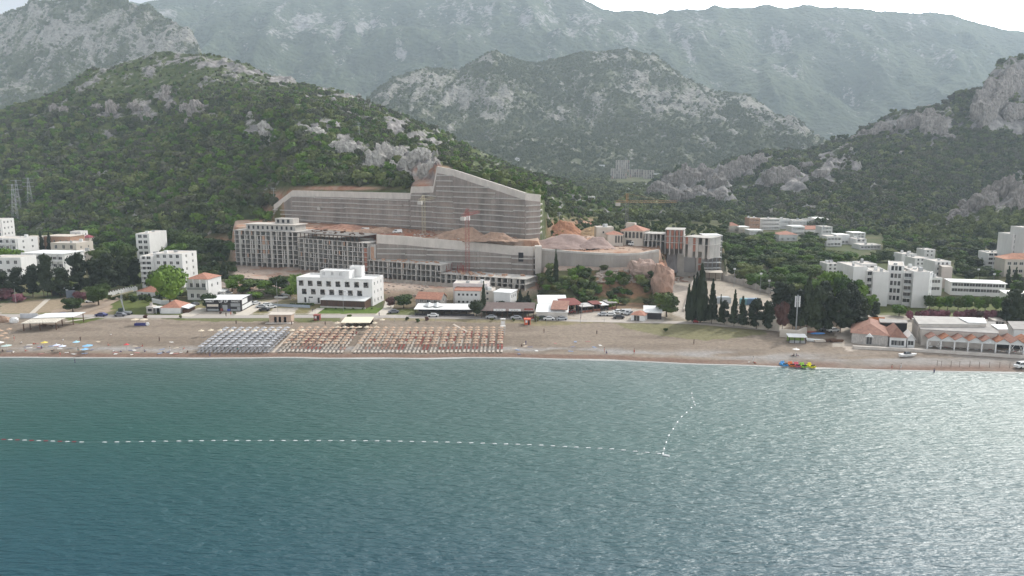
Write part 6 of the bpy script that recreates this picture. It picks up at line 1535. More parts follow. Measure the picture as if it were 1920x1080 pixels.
tag(rest.build('sunbed_rows',[BEDW,BEDR,BEDG,BEDS]),'rear rows of sunbeds under the parasols','sunbeds',kind='stuff')
j=0
for a,b in [(633,612),(646,612),(660,612),(675,612),(688,611),(634,620),(647,620),(661,620),(674,620),(688,620),(703,612),(706,620),(717,606)]:
    j+=1;q=P(a,b+4);parasol('p',q.x,q.y,'pale parasol, %s of the group before the beach bar canopy'%onum(j),'parasols before the beach bar')
j=0
for a,b in [(378,626),(396,625),(414,625),(434,626),(458,626),(478,626),(498,625),(516,625),(548,625),(567,625)]:
    j+=1;q=P(a,b+5);parasol('p',q.x,q.y,'pale yellow parasol, %s from the left in the back row'%onum(j),'pale yellow back row parasols')
j=0
for a,b in [(2,627),(10,632),(18,624),(3,637),(13,641)]:
    j+=1;q=P(a,b+4);parasol('c',q.x,q.y,'beige parasol, %s of the group at the left edge'%onum(j),'beige parasols at the left edge')
PCOL={'yellow':(.70,.55,.12),'white_blue':(.62,.66,.78),'sky':(.22,.45,.68),'light_blue':(.35,.60,.75),'red':(.55,.06,.07),'white':(.75,.72,.68),'pale_green':(.45,.55,.52)}
def sunshade(col,a,b,label,r_=1.15):
    q=P(a,b);o=parasol_proto('beach_umbrella',mat('canvas_'+col,PCOL[col],.8,.04),r_,.38,1.75);o.location=q;tag(o,label,'beach umbrella','private beach umbrellas')
sunshade('yellow',84,652,'yellow beach umbrella on the left beach');sunshade('white_blue',107,657,'white and blue umbrella, left one of the touching pair');sunshade('white_blue',118,659,'white and blue umbrella, right one of the touching pair');sunshade('sky',165,658,'large blue beach umbrella near the water, upper one',1.6)
sunshade('sky',160,665,'small bright blue beach umbrella closest to the water');sunshade('light_blue',144,651,'pale turquoise beach umbrella on a tall pole');sunshade('red',238,656,'red beach umbrella lying low on the left beach',.9);sunshade('pale_green',13,658,'pale green umbrella at the left edge',1.6);sunshade('white',1492,665,'white parasol above the pedal boats',1.1);sunshade('white',2,652,'white umbrella cut by the left edge')
# ------------------------------------------------------------------ beach structures
A,rz,Lg=frame((45,621),(106,619));r=empty('beach_pavilion',A,rz,'open timber beach pavilion with a white corrugated roof at the left','pavilion')
H=3.0
m=MB();n=22
for i in range(n):
    x0=-.5+(Lg+1)*i/n;x1=-.5+(Lg+1)*(i+1)/n;zz=.06*(i%2);m.add([(x0,-.6,H+zz),(x1,-.6,H+zz),(x1+1,5.5,H+.45+zz),(x0+1,5.5,H+.45+zz)],[(0,1,2,3)])
m.box(-.5,Lg+.5,-.62,-.5,H-.25,H-.01);m.build('lower_roof',mat('cream_corrugated',(.62,.57,.48),.7,.15,.6),r)
MB().add([(1,5.0,H+.6),(Lg+4,5.0,H+.6),(Lg+6,11,H+1.1),(3,11,H+1.1),(1,5.0,H+.75),(Lg+4,5.0,H+.75),(Lg+6,11,H+1.25),(3,11,H+1.25)],[(0,3,2,1),(4,5,6,7),(0,1,5,4),(1,2,6,5),(2,3,7,6),(3,0,4,7)]).build('upper_roof',ROOFW,r)
for x,y,h in ((0,0,H),(Lg*.5,0,H),(Lg,0,H),(0,5,H),(Lg*.4,5,H),(Lg,5.2,H+.5),(Lg+3,7,H+.7),(Lg+5.2,10.6,H+1)): MB().box(x-.13,x+.13,y-.13,y+.13,-1,h).build('post',WOOD,r)
for i in range(10):
    x=rng.uniform(1,Lg+1);y=rng.uniform(1,8);t=empty('cafe_table',A+Matrix.Rotation(rz,3,'Z')@Vector((x,y,.0)),rz,'wooden table in the beach pavilion, %s counted'%onum(i+1),'table','tables in the beach pavilion')
    MB().box(-.6,.6,-.4,.4,.7,.78).build('table_top',WOOD,t);MB().box(-.08,.08,-.08,.08,-.3,.7).build('table_leg',WOOD,t)
r,A,Lg,H=canopy('beach_bar','cream canvas roofed beach bar between the parasol rows and the hotel','beach bar',(641,617),(693,617),605.5,7.5,AWN,posts=5,rise=.5)
A,rz,Lg=frame((505,605),(546,605));H=2.9;r=empty('changing_cabins',A,rz,'beige brick changing cabins with three dark doorways above the grey parasols','cabin');v=Vol(r,A,rz,Lg,4,H,True)
m=MB();ops=[(Lg*x,Lg*x+1.0,0,2.2) for x in (.22,.42,.66)];v.wall(m,'front',ops,.3);[v.wall(m,s,[]) for s in('back','left','right')];v.put(m,'wall',mat('beige_block',(.46,.34,.26),.9,.15,2))
for o in ops: v.put(MB().box(o[0],o[1],.9,1.0,-.1,2.3),'doorway',DARK)
v.put(MB().box(-.4,Lg+.4,-.4,4.4,H,H+.2),'roof_slab',CREAM);v.put(MB().box(-1,Lg+1,-1.6,-.003,-.5,.12),'step',CONCL)
def cabin(label,a,b,col,n=2):
    A=P(a,b);r=empty('red_kiosk',A,0,label,'kiosk');MB().box(-1.1,1.1,0,1.8,0,2.0).build('body',col,r);MB().box(-1.3,1.3,-.5,2,2.0,2.15).build('roof',col,r)
    MB().box(-.75,-.05,-.05,-.003,.8,1.7).build('hatch',WHITE,r);MB().box(.2,.8,-.05,-.003,0,1.7).build('door',DARK,r)
cabin('small red kiosk on the sand left of the beach bar canopy',594,601,REDS);cabin('small orange red kiosk on the beach strip by the brown roofed restaurant',989,609,mat('orange_red',(.6,.12,.06),.6,.1))
# lifeguard towers / white shower stand
A=P(943,628);r=empty('lifeguard_tower',A,0,'white lattice lifeguard tower on the sand right of the parasols','tower')
for x in (-.7,.7):
    for y in (0,1.2): MB().box(x-.05,x+.05,y-.05,y+.05,-.2,5.5).build('leg',WHITE,r)
MB().box(-.9,.9,-.1,1.3,3.0,3.1).build('platform',WHITE,r);MB().box(-.9,.9,-.1,1.3,5.5,5.6).build('roof',WHITE,r);m=MB()
for z in (.8,1.6,2.4): m.box(-.7,.7,-.06,0,z,z+.1)
for z in (.8,1.6,2.4): MB().box(-.65,.65,-.12,-.052,z,z+.1).build('rung',WHITE,r)
MB().box(-.55,.55,-.05,.0,3.5,5.0).build('sign_board',WHITE,r)
# cabana cluster, white tents
A=P(263,611);r=empty('beach_stall',A,0,'little blue stall under two pale parasols alone on the left beach','stall')
MB().box(-2.2,2.0,0,1.4,0,.9).build('counter',mat('navy',(.04,.04,.16),.6),r)
for x in(-2.0,1.2): m=MB().cone((x,.6,2.2),1.5,.45,6);m.tube((x,.6,0),(x,.6,2.3),.04,n=4);m.build('parasol',PAL,r)
MB().blob((2.7,0,.7),(.7,.3,.7),0,10,6).build('round_sign',WHITE,r)
A=P(27,605);o=MB().blob((0,0,.8),(1.7,1.1,1.3),0,9,6,.2).build('covered_boat',WHITE);o.location=A;tag(o,'white covered bundle on the sand left of the beach pavilion','cover')
A=P(4,603);o=MB().blob((0,0,.7),(3.2,1.6,1.5),0,11,6,.25).build('brown_mound',EAR);o.location=A;tag(o,'brown mound of reeds at the left edge','mound')
A,rz,Lg=frame((38,597),(71,597));o=MB().box(0,Lg,0,.15,-.2,1.9).build('white_screen',mat('pale_screen',(.52,.53,.55),.7,.12,.8));o.location=A;tag(o,'white screen fence behind the beach pavilion','fence')
# beach shack, ramp and boats store at right
r,A,Lg,H=canopy('beach_shack','small beach shack with a white roof and green boards near the pedal boats','shack',(1479,643),(1511,644),632,3.5,ROOFW,posts=4,front=METAL,rise=.3,back=mat('green_board',(.22,.32,.08),.7,.2))
lowwall('stone_platform','pale stone platform wall behind the beach shack',[(1462,632),(1500,634),(1513,628)],2.6,1.0,CREAM)
A=P(1535,640)
for i,(a,b,c,l) in enumerate(((1524,640,WHITE2,'pale upturned hull stack right of the beach shack'),(1537,641,CREAM,'white wooden crate boat right of the beach shack'),(1555,640,WOOD,'brown rowing boat lying by the stone platform'),(1568,641,WOOD,'dark small boat farthest right of the boat store'))):
    q=P(a,b);o=MB().poly([(-1.8,.1),(1.8,.1),(2.3,.8),(-2.1,.8)],-.7,.7).build('stored_boat',c);o.location=q;o.rotation_euler[2]=rng.uniform(-.4,.4);tag(o,l,'boat','stored boats')
for a,b,c,l in ((1517,627,REDS,'red kayak on top of the boat store'),(1533,630,mat('blue_hull',(.08,.22,.5),.5),'blue kayak on top of the boat store')):
    q=P(a,b);o=MB().blob((0,0,.9),(2.6,.45,.35),0,8,5).build('kayak',c);o.location=q;tag(o,l,'kayak','kayaks')
# pedal boats
def pedal(a,b,col,label,rz):
    q=G(a,b,.25);mt=mat('hull_'+label.split()[0],col,.35,.05);r=empty('pedal_boat',q,rz,label,'pedal boat','pedal boats at the waterline',sc=(.82,.9,.9))
    m=MB()
    for s in(-1,1):
        secs=[(-1.5,.25),(-.9,.38),(.6,.38),(1.4,.28),(1.9,.06)]
        k=len(m.v);
        for y,w_ in secs:
            for x,z in ((-w_,.5),(-w_*.7,.0),(w_*.7,.0),(w_,.5)): m.v.append((s*.55+x*.9,-y,z+(.25 if y>1.5 else 0)))
        for i in range(4):
            for j in range(4): m.f.append((k+i*4+j,k+i*4+(j+1)%4,k+(i+1)*4+(j+1)%4,k+(i+1)*4+j));m.mi.append(0)
        m.f.append((k,k+1,k+2,k+3));m.f.append((k+19,k+18,k+17,k+16));m.mi+=[0,0]
    m.build('hull',mt,r);MB().box(-.9,.9,-.9,1.3,.5,.62).build('deck',mt,r)
    for x in(-.42,.42): m=MB().box(x-.3,x+.3,.3,.75,.62,.85);m.box(x-.3,x+.3,.7,.85,.621,1.35);m.build('seat',mt,r)
    MB().box(-.85,.85,-1.1,-.8,.62,.95).build('foot_well',DARK,r)
for a,b,c,l,z in ((1469,685,(.10,.38,.72),'blue pedal boat, leftmost of five on the waterline',.25),(1483,686,(.75,.22,.06),'orange pedal boat between the blue and pink ones',.1),(1494,687,(.75,.16,.24),'pink red pedal boat in the middle of five',.05),(1505,688,(.32,.62,.06),'lime green pedal boat left of the yellow one',.1),(1520,688,(.82,.74,.05),'yellow pedal boat, rightmost of five',.35)): pedal(a,b,c,l,z)
# ------------------------------------------------------------------ vehicles
GLASSD=mat('car_glass',(.03,.035,.04),.15,.1);TYRE=mat('tyre',(.02,.02,.02),.8,.1)
def carmesh(kind):
    top={'car':[(-2.1,.35),(-2.15,.85),(-1.3,.98),(-.75,1.42),(.75,1.45),(1.5,1.0),(2.1,.9),(2.15,.35)],'van':[(-2.4,.35),(-2.45,1.0),(-1.9,1.2),(-1.35,1.95),(2.3,2.0),(2.4,.35)]}[kind]
    m=MB();n=len(top);vs=[];W2=.86
    for s in(-1,1):
        for x,z in top: vs.append((x,s*(W2 if z<1.05 else W2*.82),z))
    m.add(vs,[tuple(range(n)),tuple(range(2*n-1,n-1,-1))]+[(i,i+n,(i+1)%n+n,(i+1)%n) for i in range(n)])
    g=MB()
    gz={'car':[(-1.12,1.02),(-.72,1.34),(.68,1.37),(1.25,1.04)],'van':[(-1.75,1.25),(-1.35,1.75),(-.3,1.8),(-.3,1.25)]}[kind]
    for s in(-1,1):
        y=s*(W2*.92);y2=s*(W2*.86)
        g.add([(gz[0][0],s*.872,gz[0][1]),(gz[1][0],s*.745,gz[1][1]),(gz[2][0],s*.745,gz[2][1]),(gz[3][0],s*.872,gz[3][1])],[(0,1,2,3)])
    ws=MB();a,b=(top[2],top[3]);ws.add([(a[0]+.08,-.68,a[1]+.07),(a[0]+.08,.68,a[1]+.07),(b[0]-.06,.64,b[1]-.03),(b[0]-.06,-.64,b[1]-.03)],[(0,1,2,3)]);ws.v=[(x-.04,y,z+.03) for x,y,z in ws.v]
    w=MB().tube((0,-.11,0),(0,.11,0),.33,n=12)
    return m,g.mesh('side_window',GLASSD),ws.mesh('windscreen',GLASSD),w.mesh('wheel',TYRE)
CM={k:carmesh(k) for k in('car','van')}
CC=dict(white=(.72,.72,.70),silver=(.42,.43,.44),black=(.03,.03,.035),navy=(.04,.04,.14),grey=(.16,.165,.18),red=(.22,.03,.03),green=(.05,.07,.05))
def car(col,a,b,rz,label,kind='car',z=None):
    q=P(a,b) if z is None else G(a,b,z);m,g,ws,w=CM[kind];mt=mat('paint_'+col,CC[col],.3,.04,metal=.0,spec=.5)
    key='body_%s_%s'%(kind,col)
    if key not in _mc: _mc[key]=m.mesh('body',mt)
    r=empty('parked_car' if kind=='car' else 'van',q,rz,label,'car' if kind=='car' else 'van','cars and vans');inst('body',_mc[key],r);inst('side_window',g,r);inst('windscreen',ws,r)
    for x in(-1.35,1.35):
        for y in(-.78,.78): inst('wheel',w,r,(x,y,.33))
cars=[('navy',117,592.5,0,'dark blue car leftmost on the coast road'),('navy',190,593,0,'dark blue car in the middle of three by the left beach'),('grey',226,593,0.05,'grey blue car right of the two dark blue ones'),('white',171,567,.1,'white car on the track beside the dark bushes'),('grey',365,573,1.2,'dark car between snack bar and market hall'),
('white',479,571,.9,'white car just right of the market hall'),('silver',490,577,.2,'silver car behind the black one near the market hall'),('white',500,574,.6,'white car among the parked cars left of the hotel'),('black',496,583,.05,'black car nearest the road left of the hotel'),('white',508,578,.8,'white car right of the black one'),
('white',812,594,0,'white car before the white restaurant terrace'),('silver',921,597,0,'silver car on the road under the first signboard'),('silver',968,598,0,'silver car on the road under the second signboard'),('green',1017,599,.1,'dark green car left of the white one by the corner building'),('white',1029,600,.1,'white car beside the dark green one'),('silver',1053,600,.2,'small silver car right of the corner building'),
('red',1069,587,0,'dark red car before the dark red roofed stalls'),('silver',1131,592,.1,'silver car, left one of a pair in the open car park'),('white',1144,592,.1,'white car, right one of a pair in the open car park'),('black',1160,597,0,'black car before the orange roofed kiosk'),('white',1158,587,.4,'white car behind the black one in the car park'),('silver',1180,590,.7,'silver car behind the orange roofed kiosk'),
('white',402,556,.2,'white car on the gravel behind the market hall'),('silver',412,559,.5,'silver car behind the market hall roof'),('grey',738,587,.3,'dark car beside the tree right of the hotel'),('white',1452,572,.3,'white car on the courtyard behind the conifers'),('white',1446,549,.4,'white car seen between valley wood trees'),('silver',1506,556,.5,'silver car under trees left of the dark cluster'),('red',1304,604,1.4,'dark car parked under the cypress cluster'),('grey',1545,620,.3,'grey car in the shade under the dark pines'),('white',1562,622,.2,'white car in the shade under the dark pines')]
for c,a,b,z,l in cars: car(c,a,b,z,l)
car('white',427,563,.25,'white truck with boats behind the market hall','van');car('white',1172,589,0,'white van with a load in the car park','van');car('white',684,434,.1,'white van on top of the building site platform','van',z=25);car('white',745,437,.3,'white pickup van on the building site platform near the red earth','van',z=25);car('white',1186,460,.6,'white truck beside the arched villa','van',z=19.8)
car('white',1917,690,.2,'white buggy at the right edge of the beach','van')
# ------------------------------------------------------------------ poles, signs, posts
def pole(name,label,a,b,t,r_=.09,head=None,mt=METAL,z=None,cat='lamp post'):
    q=P(a,b) if z is None else G(a,b,z);h=float(zat(t,q.y))-q.z;o=empty(name,q,0,label,cat);MB().tube((0,0,-.5),(0,0,h),r_,r_*.7,6).build('pole',mt,o)
    if head=='lamp': MB().box(-.1,1.2,-.15,.15,h-.05,h+.12).build('lamp_head',METAL,o)
    if head=='mast':
        for s in(-1,0,1): MB().box(s*.7-.2,s*.7+.2,-.15,.15,h-4.2,h-.4).build('antenna',WHITE2,o)
        MB().box(-.9,.9,-.05,.05,h-2.4,h-2.2).build('bracket',METAL,o)
    if head=='pylon':
        for zz in (.97,.86): MB().box(-1.6,1.6,-.08,.08,h*zz-.1,h*zz+.1).build('cross_arm',mt,o)
    if head=='flood': MB().box(-.5,.5,-.2,.2,h-.4,h+.3).build('flood_lamp',WHITE2,o)
    return o
pole('antenna_mast','tall grey antenna mast standing in front of the dark pine cluster',1492,624,553,.28,'mast',cat='mast')
for a,b,t,l in ((30,571,541,'wooden pole at the left edge before the pines'),(521,585,528,'thin pole left of the hotel'),(644,584,547,'lamp post before the hotel terrace'),(232,592,545,'pole beside the lawn excavator')): pole('pole',l,a,b,t,.08,'lamp' if 'lamp' in l else None,cat='pole')
for a,b,t,l in ((1376,540,504,'lamp post left of three behind the courtyard wall'),(1425,553,513,'lamp post middle of three behind the courtyard wall'),(1441,555,526,'lamp post right of three behind the courtyard wall'),(1833,527,505,'floodlight pole left of two above the long white building'),(1863,530,514,'floodlight pole right of two above the long white building'),(1091,589,570,'post at the right end of the stalls')): pole('lamp_post',l,a,b,t,.1,'flood')
for a,b,t,l in ((514,384,352,'electricity pole at the top left corner of the great wall'),(1049,425,398,'electricity pole right of the great wall'),(674,262,230,'electricity pole on the ridge of the spur')): pole('power_pole',l,a,b,t,.2,'pylon',cat='pole')
def pylon(label,a,b,t):
    q=P(a,b);h=float(zat(t,q.y))-q.z;o=empty('pylon',q,.3,label,'pylon');m=MB()
    for s in((-1,-1),(1,-1),(1,1),(-1,1)): m.tube((s[0]*2.2,s[1]*2.2,-1),(s[0]*.35,s[1]*.35,h),.09,n=4)
    for k in range(9):
        w0=2.2-1.85*k/9;w1=2.2-1.85*(k+1)/9;z0,z1=h*k/9,h*(k+1)/9
        for (x0,y0),(x1,y1) in (((-1,-1),(1,-1)),((1,-1),(1,1)),((1,1),(-1,1)),((-1,1),(-1,-1))): m.tube((x0*w0,y0*w0,z0),(x1*w1,y1*w1,z1),.045,n=3);m.tube((x1*w0,y1*w0,z0),(x0*w1,y0*w1,z1),.045,n=3)
    m.build('lattice_tower',METAL,o)
    for zz in (.98,.85,.72): MB().tube((-4,0,h*zz),(4,0,h*zz),.14,n=4).build('cross_arm',METAL,o)
pylon('lattice pylon on the left hillside, left of three',30,418,345);pylon('lattice pylon on the left hillside, middle of three',36,402,337);pylon('lattice pylon on the left hillside, right of three',58,392,333)
for i,a in enumerate((1757,1765,1783,1799,1818,1836,1855,1874,1893,1911)):
    b=686+i*.5;q=P(a,b);o=MB().tube((0,0,-.3),(0,0,1.7),.06,n=5).build('fence_post',WOOD);o.location=q;tag(o,'thin dark post, %s from the left along the right beach'%onum(i+1),'post','posts on the right beach')
for i,(a,b) in enumerate(((740,604),(817,602),(893,602),(932,602),(1088,606),(945,628),(1006,605),(1025,608),(1133,603))):
    pole('beach_post','slim dark post, %s from the left between road and sand'%onum(i+1),a,b,b-9,.07,cat='post')
# excavator by the lawn
A=P(233,590);r=empty('drilling_rig',A,0,'dark drilling rig with a raised pale boom on the lawn edge','rig')
MB().box(-2.6,2.6,-.9,.9,.5,1.3).build('chassis',GREY,r);MB().box(-1.8,-.4,-.8,.8,1.31,2.6).build('cab',mat('dark_green_paint',(.03,.05,.04),.5),r);MB().tube((.2,0,1.3),(-.8,0,6.0),.25,n=5).build('mast',METAL,r);MB().tube((-4.4,0,7.1),(4.0,0,9.3),.28,n=5).build('boom',PALEST,r)
MB().tube((-.8,0,6.0),(-.6,0,8.1),.2,n=5).build('mast_link',METAL,r)
for s in(-1,1): MB().box(-2.7,2.7,s*1.0-.25,s*1.0+.25,0,.7).build('track',TYRE,r)
# courtyard containers
for a,b,c,l in ((1402,572,(.16,.33,.36),'teal tarpaulin container in the courtyard'),(1358,569,(.42,.45,.47),'pale grey container left in the courtyard'),(1413,572,(.12,.20,.30),'dark blue tank right of the teal container')):
    q=P(a,b);o=MB().poly([(-2.8,0),(2.8,0),(2.8,2.2),(2.3,2.6),(-2.3,2.6),(-2.8,2.2)],0,2.4).build('container',mat('box_'+l[:5],c,.6,.15));o.location=q;tag(o,l,'container')
# white boats on stand
for a,b,l in ((527,560,'white boat lying on the grass left of the hotel, front one'),(540,554,'white boat lying on the grass left of the hotel, rear one'),(1702,669,'white boat on the sand before the arcade'),(430,553,'large white motor boat parked behind the market hall')):
    q=P(a,b);m=MB();sec=[(-2.8,.75,.25),(-1,.95,.2),(1.2,.85,.25),(2.6,.35,.5),(3.1,.02,.8)];k=0
    for x,w_,z in sec:
        m.v+= [(x,-w_,1.0),(x,-w_*.5,z),(x,w_*.5,z),(x,w_,1.0)]
    for i in range(4):
        for j in range(4): m.f.append((i*4+j,i*4+(j+1)%4,i*4+4+(j+1)%4,i*4+4+j));m.mi.append(0)
    m.f.append((3,2,1,0));m.mi.append(0);m.f.append((16,17,18,19));m.mi.append(0)
    r=empty('boat',q,rng.uniform(-.3,.3),l,'boat');m.build('hull',ROOFW,r)
    MB().add([(-1.2,-.5,1.001),(1,-.5,1.001),(1,.5,1.001),(-1.2,.5,1.001),(-1.1,-.4,1.6),(.4,-.4,1.6),(.4,.4,1.6),(-1.1,.4,1.6)],[(0,3,2,1),(4,5,6,7),(0,1,5,4),(1,2,6,5),(2,3,7,6),(3,0,4,7)]).build('cabin',GLASSD,r)
# ------------------------------------------------------------------ buoys
bl=[(7,824),(160,829),(193,829),(258,828),(400,826),(600,826),(700,826.5),(840,829),(1000,834),(1150,842),(1240,851)]
def buoy(a,b,col,label,rz,L_=.58,r_=.11):
    q=G(a,b,.05);k='buoy_%s'%col
    if k not in _mc:
        m=MB();m.tube((-L_/2,0,0),(L_/2,0,0),r_,n=8);m.tube((-L_/2-.25,0,0),(-L_/2,0,0),r_*.25,r_,8);m.tube((L_/2,0,0),(L_/2+.25,0,0),r_,r_*.25,8)
        _mc[k]=m.mesh('buoy',mat('float_'+col,dict(white=(.8,.8,.78),red=(.35,.05,.06))[col],.5,.05))
    o=inst('buoy',_mc[k],None,q,rz);o.rotation_euler[0]=rng.uniform(-.1,.1);tag(o,label,'buoy','buoys of the swimming line')
xs=[7,19,32.5,46,59,72.5,86,99,112.5,126,139,153]+[196,219,240,265,288,311,335,357,378]
x=400
while x<1236: xs.append(x);x+=22+rng.uniform(-.6,.6) if x>420 else 22
for i,a in enumerate(xs):
    b=float(np.interp(a,[p[0] for p in bl],[p[1] for p in bl]))
    c='red' if (i<12 and i%2==0) else 'white'
    buoy(a,b,c,'%s float, %s from the left along the swimming line'%(c,onum(i+1)),rng.uniform(-.12,.12))
b2=[(1243,851),(1245,842),(1249,830),(1254,817),(1262,805),(1270,792),(1278,782),(1287,774),(1296,765),(1303,760),(1301,754),(1298,746),(1297,738),(1298,730)]
d=0;pts=[]
for i in range(len(b2)-1):
    A=G(*b2[i],0);B=G(*b2[i+1],0);n=max(1,int((B-A).length/3.3))
    for j in range(n): pts.append((A.lerp(B,j/n),math.atan2(B.y-A.y,B.x-A.x)))
_mc['buoy_s']=MB().tube((-.36,0,0),(.36,0,0),.15,n=8).mesh('buoy',mat('float_white',(.8,.8,.78),.5,.05))
for i,(q,az) in enumerate(pts): tag(inst('buoy',_mc['buoy_s'],None,(q.x,q.y,.05),az),'white float, %s from the corner on the line bending to shore'%onum(i+1),'buoy','buoys of the swimming line')
tag(inst('corner_buoy',_mc['buoy_s'],None,G(1249,854,.08),-.6,(2.0,1.6,1.6)),'larger white float at the corner of the swimming line','buoy')
rp=MB();ps=[G(a,float(np.interp(a,[p[0] for p in bl],[p[1] for p in bl])),.0) for a in range(7,1240,12)]+[G(*p,.0) for p in b2]
for i in range(len(ps)-1): rp.tube(ps[i]+Vector((0,0,-.02)),ps[i+1]+Vector((0,0,-.02)),.03,n=4,cap=False)
tag(rp.build('buoy_rope',mat('rope',(.3,.32,.32),.8)),'thin rope joining the floats of the swimming line','rope')
# ------------------------------------------------------------------ people
def skinned(name,V,E,Rr,root=0,mats=None,paint=None):
    me=bpy.data.meshes.new(name);me.from_pydata(V,E,[]);o=bpy.data.objects.new(name,me);COL.objects.link(o)
    md=o.modifiers.new('s','SKIN');sv=me.skin_vertices[0].data
    for i,rr in enumerate(Rr): sv[i].radius=(rr,rr)
    sv[root].use_root=True;md.use_smooth_shade=True;sb=o.modifiers.new('u','SUBSURF');sb.levels=1
    dg=bpy.context.evaluated_depsgraph_get();out=bpy.data.meshes.new_from_object(o.evaluated_get(dg));bpy.data.objects.remove(o);return out
SKIN=mat('skin',(.42,.24,.17),.6,.05);HAIR=mat('hair',(.04,.025,.02),.8)
stand=dict(V=[(0,0,.95),(0,0,1.2),(0,0,1.42),(0,-.01,1.52),(0,-.02,1.66),(.2,0,1.40),(.27,.02,1.12),(.28,-.06,.86),(-.2,0,1.40),(-.26,.03,1.13),(-.24,-.08,.88),(.1,0,.9),(.12,.02,.5),(.13,.08,.06),(.14,-.08,.03),(-.1,0,.9),(-.13,-.06,.5),(-.14,.0,.06),(-.15,-.15,.03)],
 E=[(0,1),(1,2),(2,3),(3,4),(2,5),(5,6),(6,7),(2,8),(8,9),(9,10),(0,11),(11,12),(12,13),(13,14),(0,15),(15,16),(16,17),(17,18)],R=[.13,.12,.13,.05,.105,.06,.045,.035,.06,.045,.035,.09,.065,.04,.035,.09,.065,.04,.035])
lie=dict(V=[(0,0,.14),(0,.28,.15),(0,.5,.17),(0,.6,.18),(0,.74,.2),(.2,.48,.14),(.32,.25,.1),(.3,.0,.08),(-.2,.48,.14),(-.34,.62,.1),(-.1,.8,.12),(.1,-.05,.13),(.12,-.45,.2),(.13,-.88,.08),(.14,-.95,.16),(-.1,-.05,.13),(-.13,-.42,.34),(-.14,-.7,.06),(-.15,-.85,.07)],E=stand['E'],R=stand['R'])
sit=dict(V=[(0,0,.14),(0,.06,.4),(0,.08,.6),(0,.06,.7),(0,.04,.84),(.2,.07,.58),(.25,.22,.34),(.25,.3,.06),(-.2,.07,.58),(-.26,-.1,.4),(-.12,-.32,.36),(.1,-.05,.13),(.13,-.38,.42),(.13,-.68,.06),(.13,-.82,.05),(-.1,-.05,.13),(-.13,-.4,.38),(-.14,-.7,.06),(-.14,-.84,.05)],E=stand['E'],R=stand['R'])
pm={}
for k,d in (('standing',stand),('lying',lie),('sitting',sit)): pm[k]=(skinned('person_body',d['V'],d['E'],d['R']),d)
pm_mats={}
def person(pose,a,b,cloth,label,rz=None,z=None):
    q=P(a,b) if z is None else G(a,b,z);me,d=pm[pose];key=(pose,cloth)
    if key not in pm_mats:
        m2=me.copy();m2.name='person';m2.materials.clear();m2.materials.append(SKIN);m2.materials.append(mat('cloth_'+cloth,dict(red=(.45,.05,.05),navy=(.04,.05,.14),white=(.65,.63,.6),black=(.03,.03,.03),blue=(.1,.2,.5),teal=(.05,.3,.3))[cloth],.8,.1))
        hp=np.array(d['V']);cen=np.zeros(len(m2.polygons)*3);m2.polygons.foreach_get('center',cen);cen=cen.reshape(-1,3)
        ds=np.linalg.norm(cen[:,None]-hp[None],axis=2).argmin(1);trunk={0,1,11,15} if cloth in('red','blue','teal') else {0,1,2,5,8,11,15,12,16}
        m2.polygons.foreach_set('material_index',np.array([1 if i in trunk else 0 for i in ds],np.int32))
        h=MB();c=d['V'][4];h.blob((c[0],c[1]+(.03 if pose!='lying' else .05),c[2]+(.03 if pose!='lying' else 0)),(.115,.12,.115),0,8,6);pm_mats[key]=(m2,h.mesh('hair',HAIR))
    m2,hm=pm_mats[key];o=inst('person',m2,None,q,rng.uniform(0,6.28) if rz is None else rz);tag(o,label,'person','people on the beach');inst('hair',hm,o)
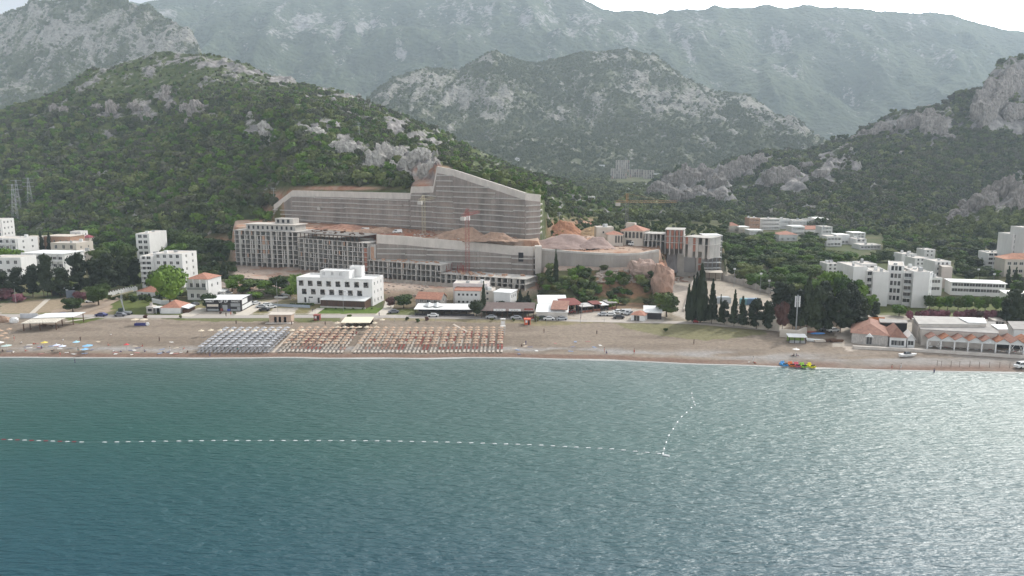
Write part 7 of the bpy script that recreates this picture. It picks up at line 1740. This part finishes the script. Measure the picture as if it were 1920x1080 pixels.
ppl=[('standing',27,639,'red','person in red standing near the left beige parasols'),('standing',151,640,'black','person in dark clothes sitting upright alone on the left sand'),('standing',113,669,'red','person at the water edge left, skin and red shorts'),('standing',141,683,'navy','person standing in the shallow water, left'),('standing',394,670,'navy','person at the water edge below the grey parasols'),('standing',147,661,'teal','person in teal standing by the blue umbrellas'),('standing',319,659,'white','person standing on the pebbles left of the grey block'),('standing',299,641,'black','person walking on the sand between kiosk and grey block'),
('lying',40,643,'white','person lying on a towel below the left parasols'),('lying',64,645,'red','person lying in red near the yellow umbrella'),('sitting',78,654,'navy','person sitting in navy under the yellow umbrella'),('lying',25,661,'white','person lying in white by the left edge umbrellas'),('sitting',5,660,'black','person sitting in black at the left edge'),('sitting',48,659,'red','person sitting in red below the lying group'),('lying',98,658,'black','person lying left of the white and blue umbrellas'),('lying',125,662,'white','person lying right of the white and blue umbrellas'),
('sitting',119,639,'white','person sitting on a white towel in the middle of the left sand'),('lying',208,628,'white','person lying on the sand behind the others'),('sitting',203,648,'red','person sitting alone right of the blue umbrellas'),('lying',213,659,'white','person lying in white near the red umbrella'),('sitting',267,650,'red','person sitting in red on a dark towel'),('sitting',271,660,'navy','person sitting in navy near the pebbles'),('lying',227,660,'navy','person lying in navy below the red umbrella'),('lying',306,661,'black','person lying in black on the pebbles'),('lying',247,666,'white','person lying nearest to the water in the middle'),('lying',345,654,'red','person lying left of the grey block'),('sitting',352,662,'black','person sitting left of the grey block, near the water'),('lying',340,662,'white','person lying in white left of the grey block'),
('standing',1133,661,'red','person in red standing alone on the middle beach'),('sitting',1137,663,'navy','person sitting beside the one in red'),('standing',986,648,'navy','person standing right of the parasol rows'),('sitting',978,650,'black','person sitting right of the parasol rows'),('standing',1189,664,'red','person standing on the wet sand, middle beach'),('standing',1020,625,'black','dark clothed person on the open sand, centre'),('standing',1119,628,'black','dark clothed person on the open sand, right of centre'),('standing',1089,598,'navy','person walking on the road by the car park'),('standing',1412,679,'white','person left of the pedal boats by the water'),('lying',1404,680,'white','person lying left of the pedal boats'),('lying',1416,681,'red','person lying in red left of the pedal boats'),
('sitting',1488,668,'black','person sitting below the white parasol, left'),('sitting',1494,668,'navy','person sitting below the white parasol, right'),('standing',1672,694,'red','person at the water edge, left of a pair on the right beach'),('standing',1689,692,'white','person at the water edge, right of a pair on the right beach'),('standing',1751,702,'navy','person standing in the shallow water at the right'),('standing',1301,646,'black','person on the sand below the grassy strip'),('standing',586,586,'navy','person on the hotel path, left'),('standing',591,587,'white','person on the hotel path, right'),('standing',424,594,'black','person walking on the road before the market hall, left'),('standing',433,592,'red','person walking on the road before the market hall, right'),('standing',446,659,'teal','person among the front grey parasols'),('standing',443,609,'black','dark figure on the sand above the grey block'),('standing',547,610,'black','dark figure below the changing cabins'),('standing',610,611,'black','dark figure left of the beach bar'),('standing',942,630,'black','dark figure by the lifeguard tower'),('standing',711,593,'navy','person on the road right of the hotel lawn')]
for p in ppl: person(*p[:4],p[4],z=-.5 if 'shallow' in p[4] else None)
# towels, litter of beach things
tc=['white','red','blue','navy']
for i in range(46):
    a=rng.choice([rng.uniform(5,365),rng.uniform(5,365),rng.uniform(950,1150)]);b=rng.uniform(640,664)
    q=P(a,b);k='towel%d'%(i%5)
    if k not in _mc: _mc[k]=MB().box(-.45,.45,-.85,.85,.02,.07).mesh('beach_towel',mat(k,[(.6,.58,.55),(.33,.16,.14),(.22,.27,.38),(.5,.42,.33),(.15,.15,.2)][i%5],.9,.1))
    o=inst('beach_towel',_mc[k],None,q,rng.uniform(0,3));tag(o,'beach towel spread on the sand, about %d paces from the left edge'%int(a/2),'towel','towels on the beach')
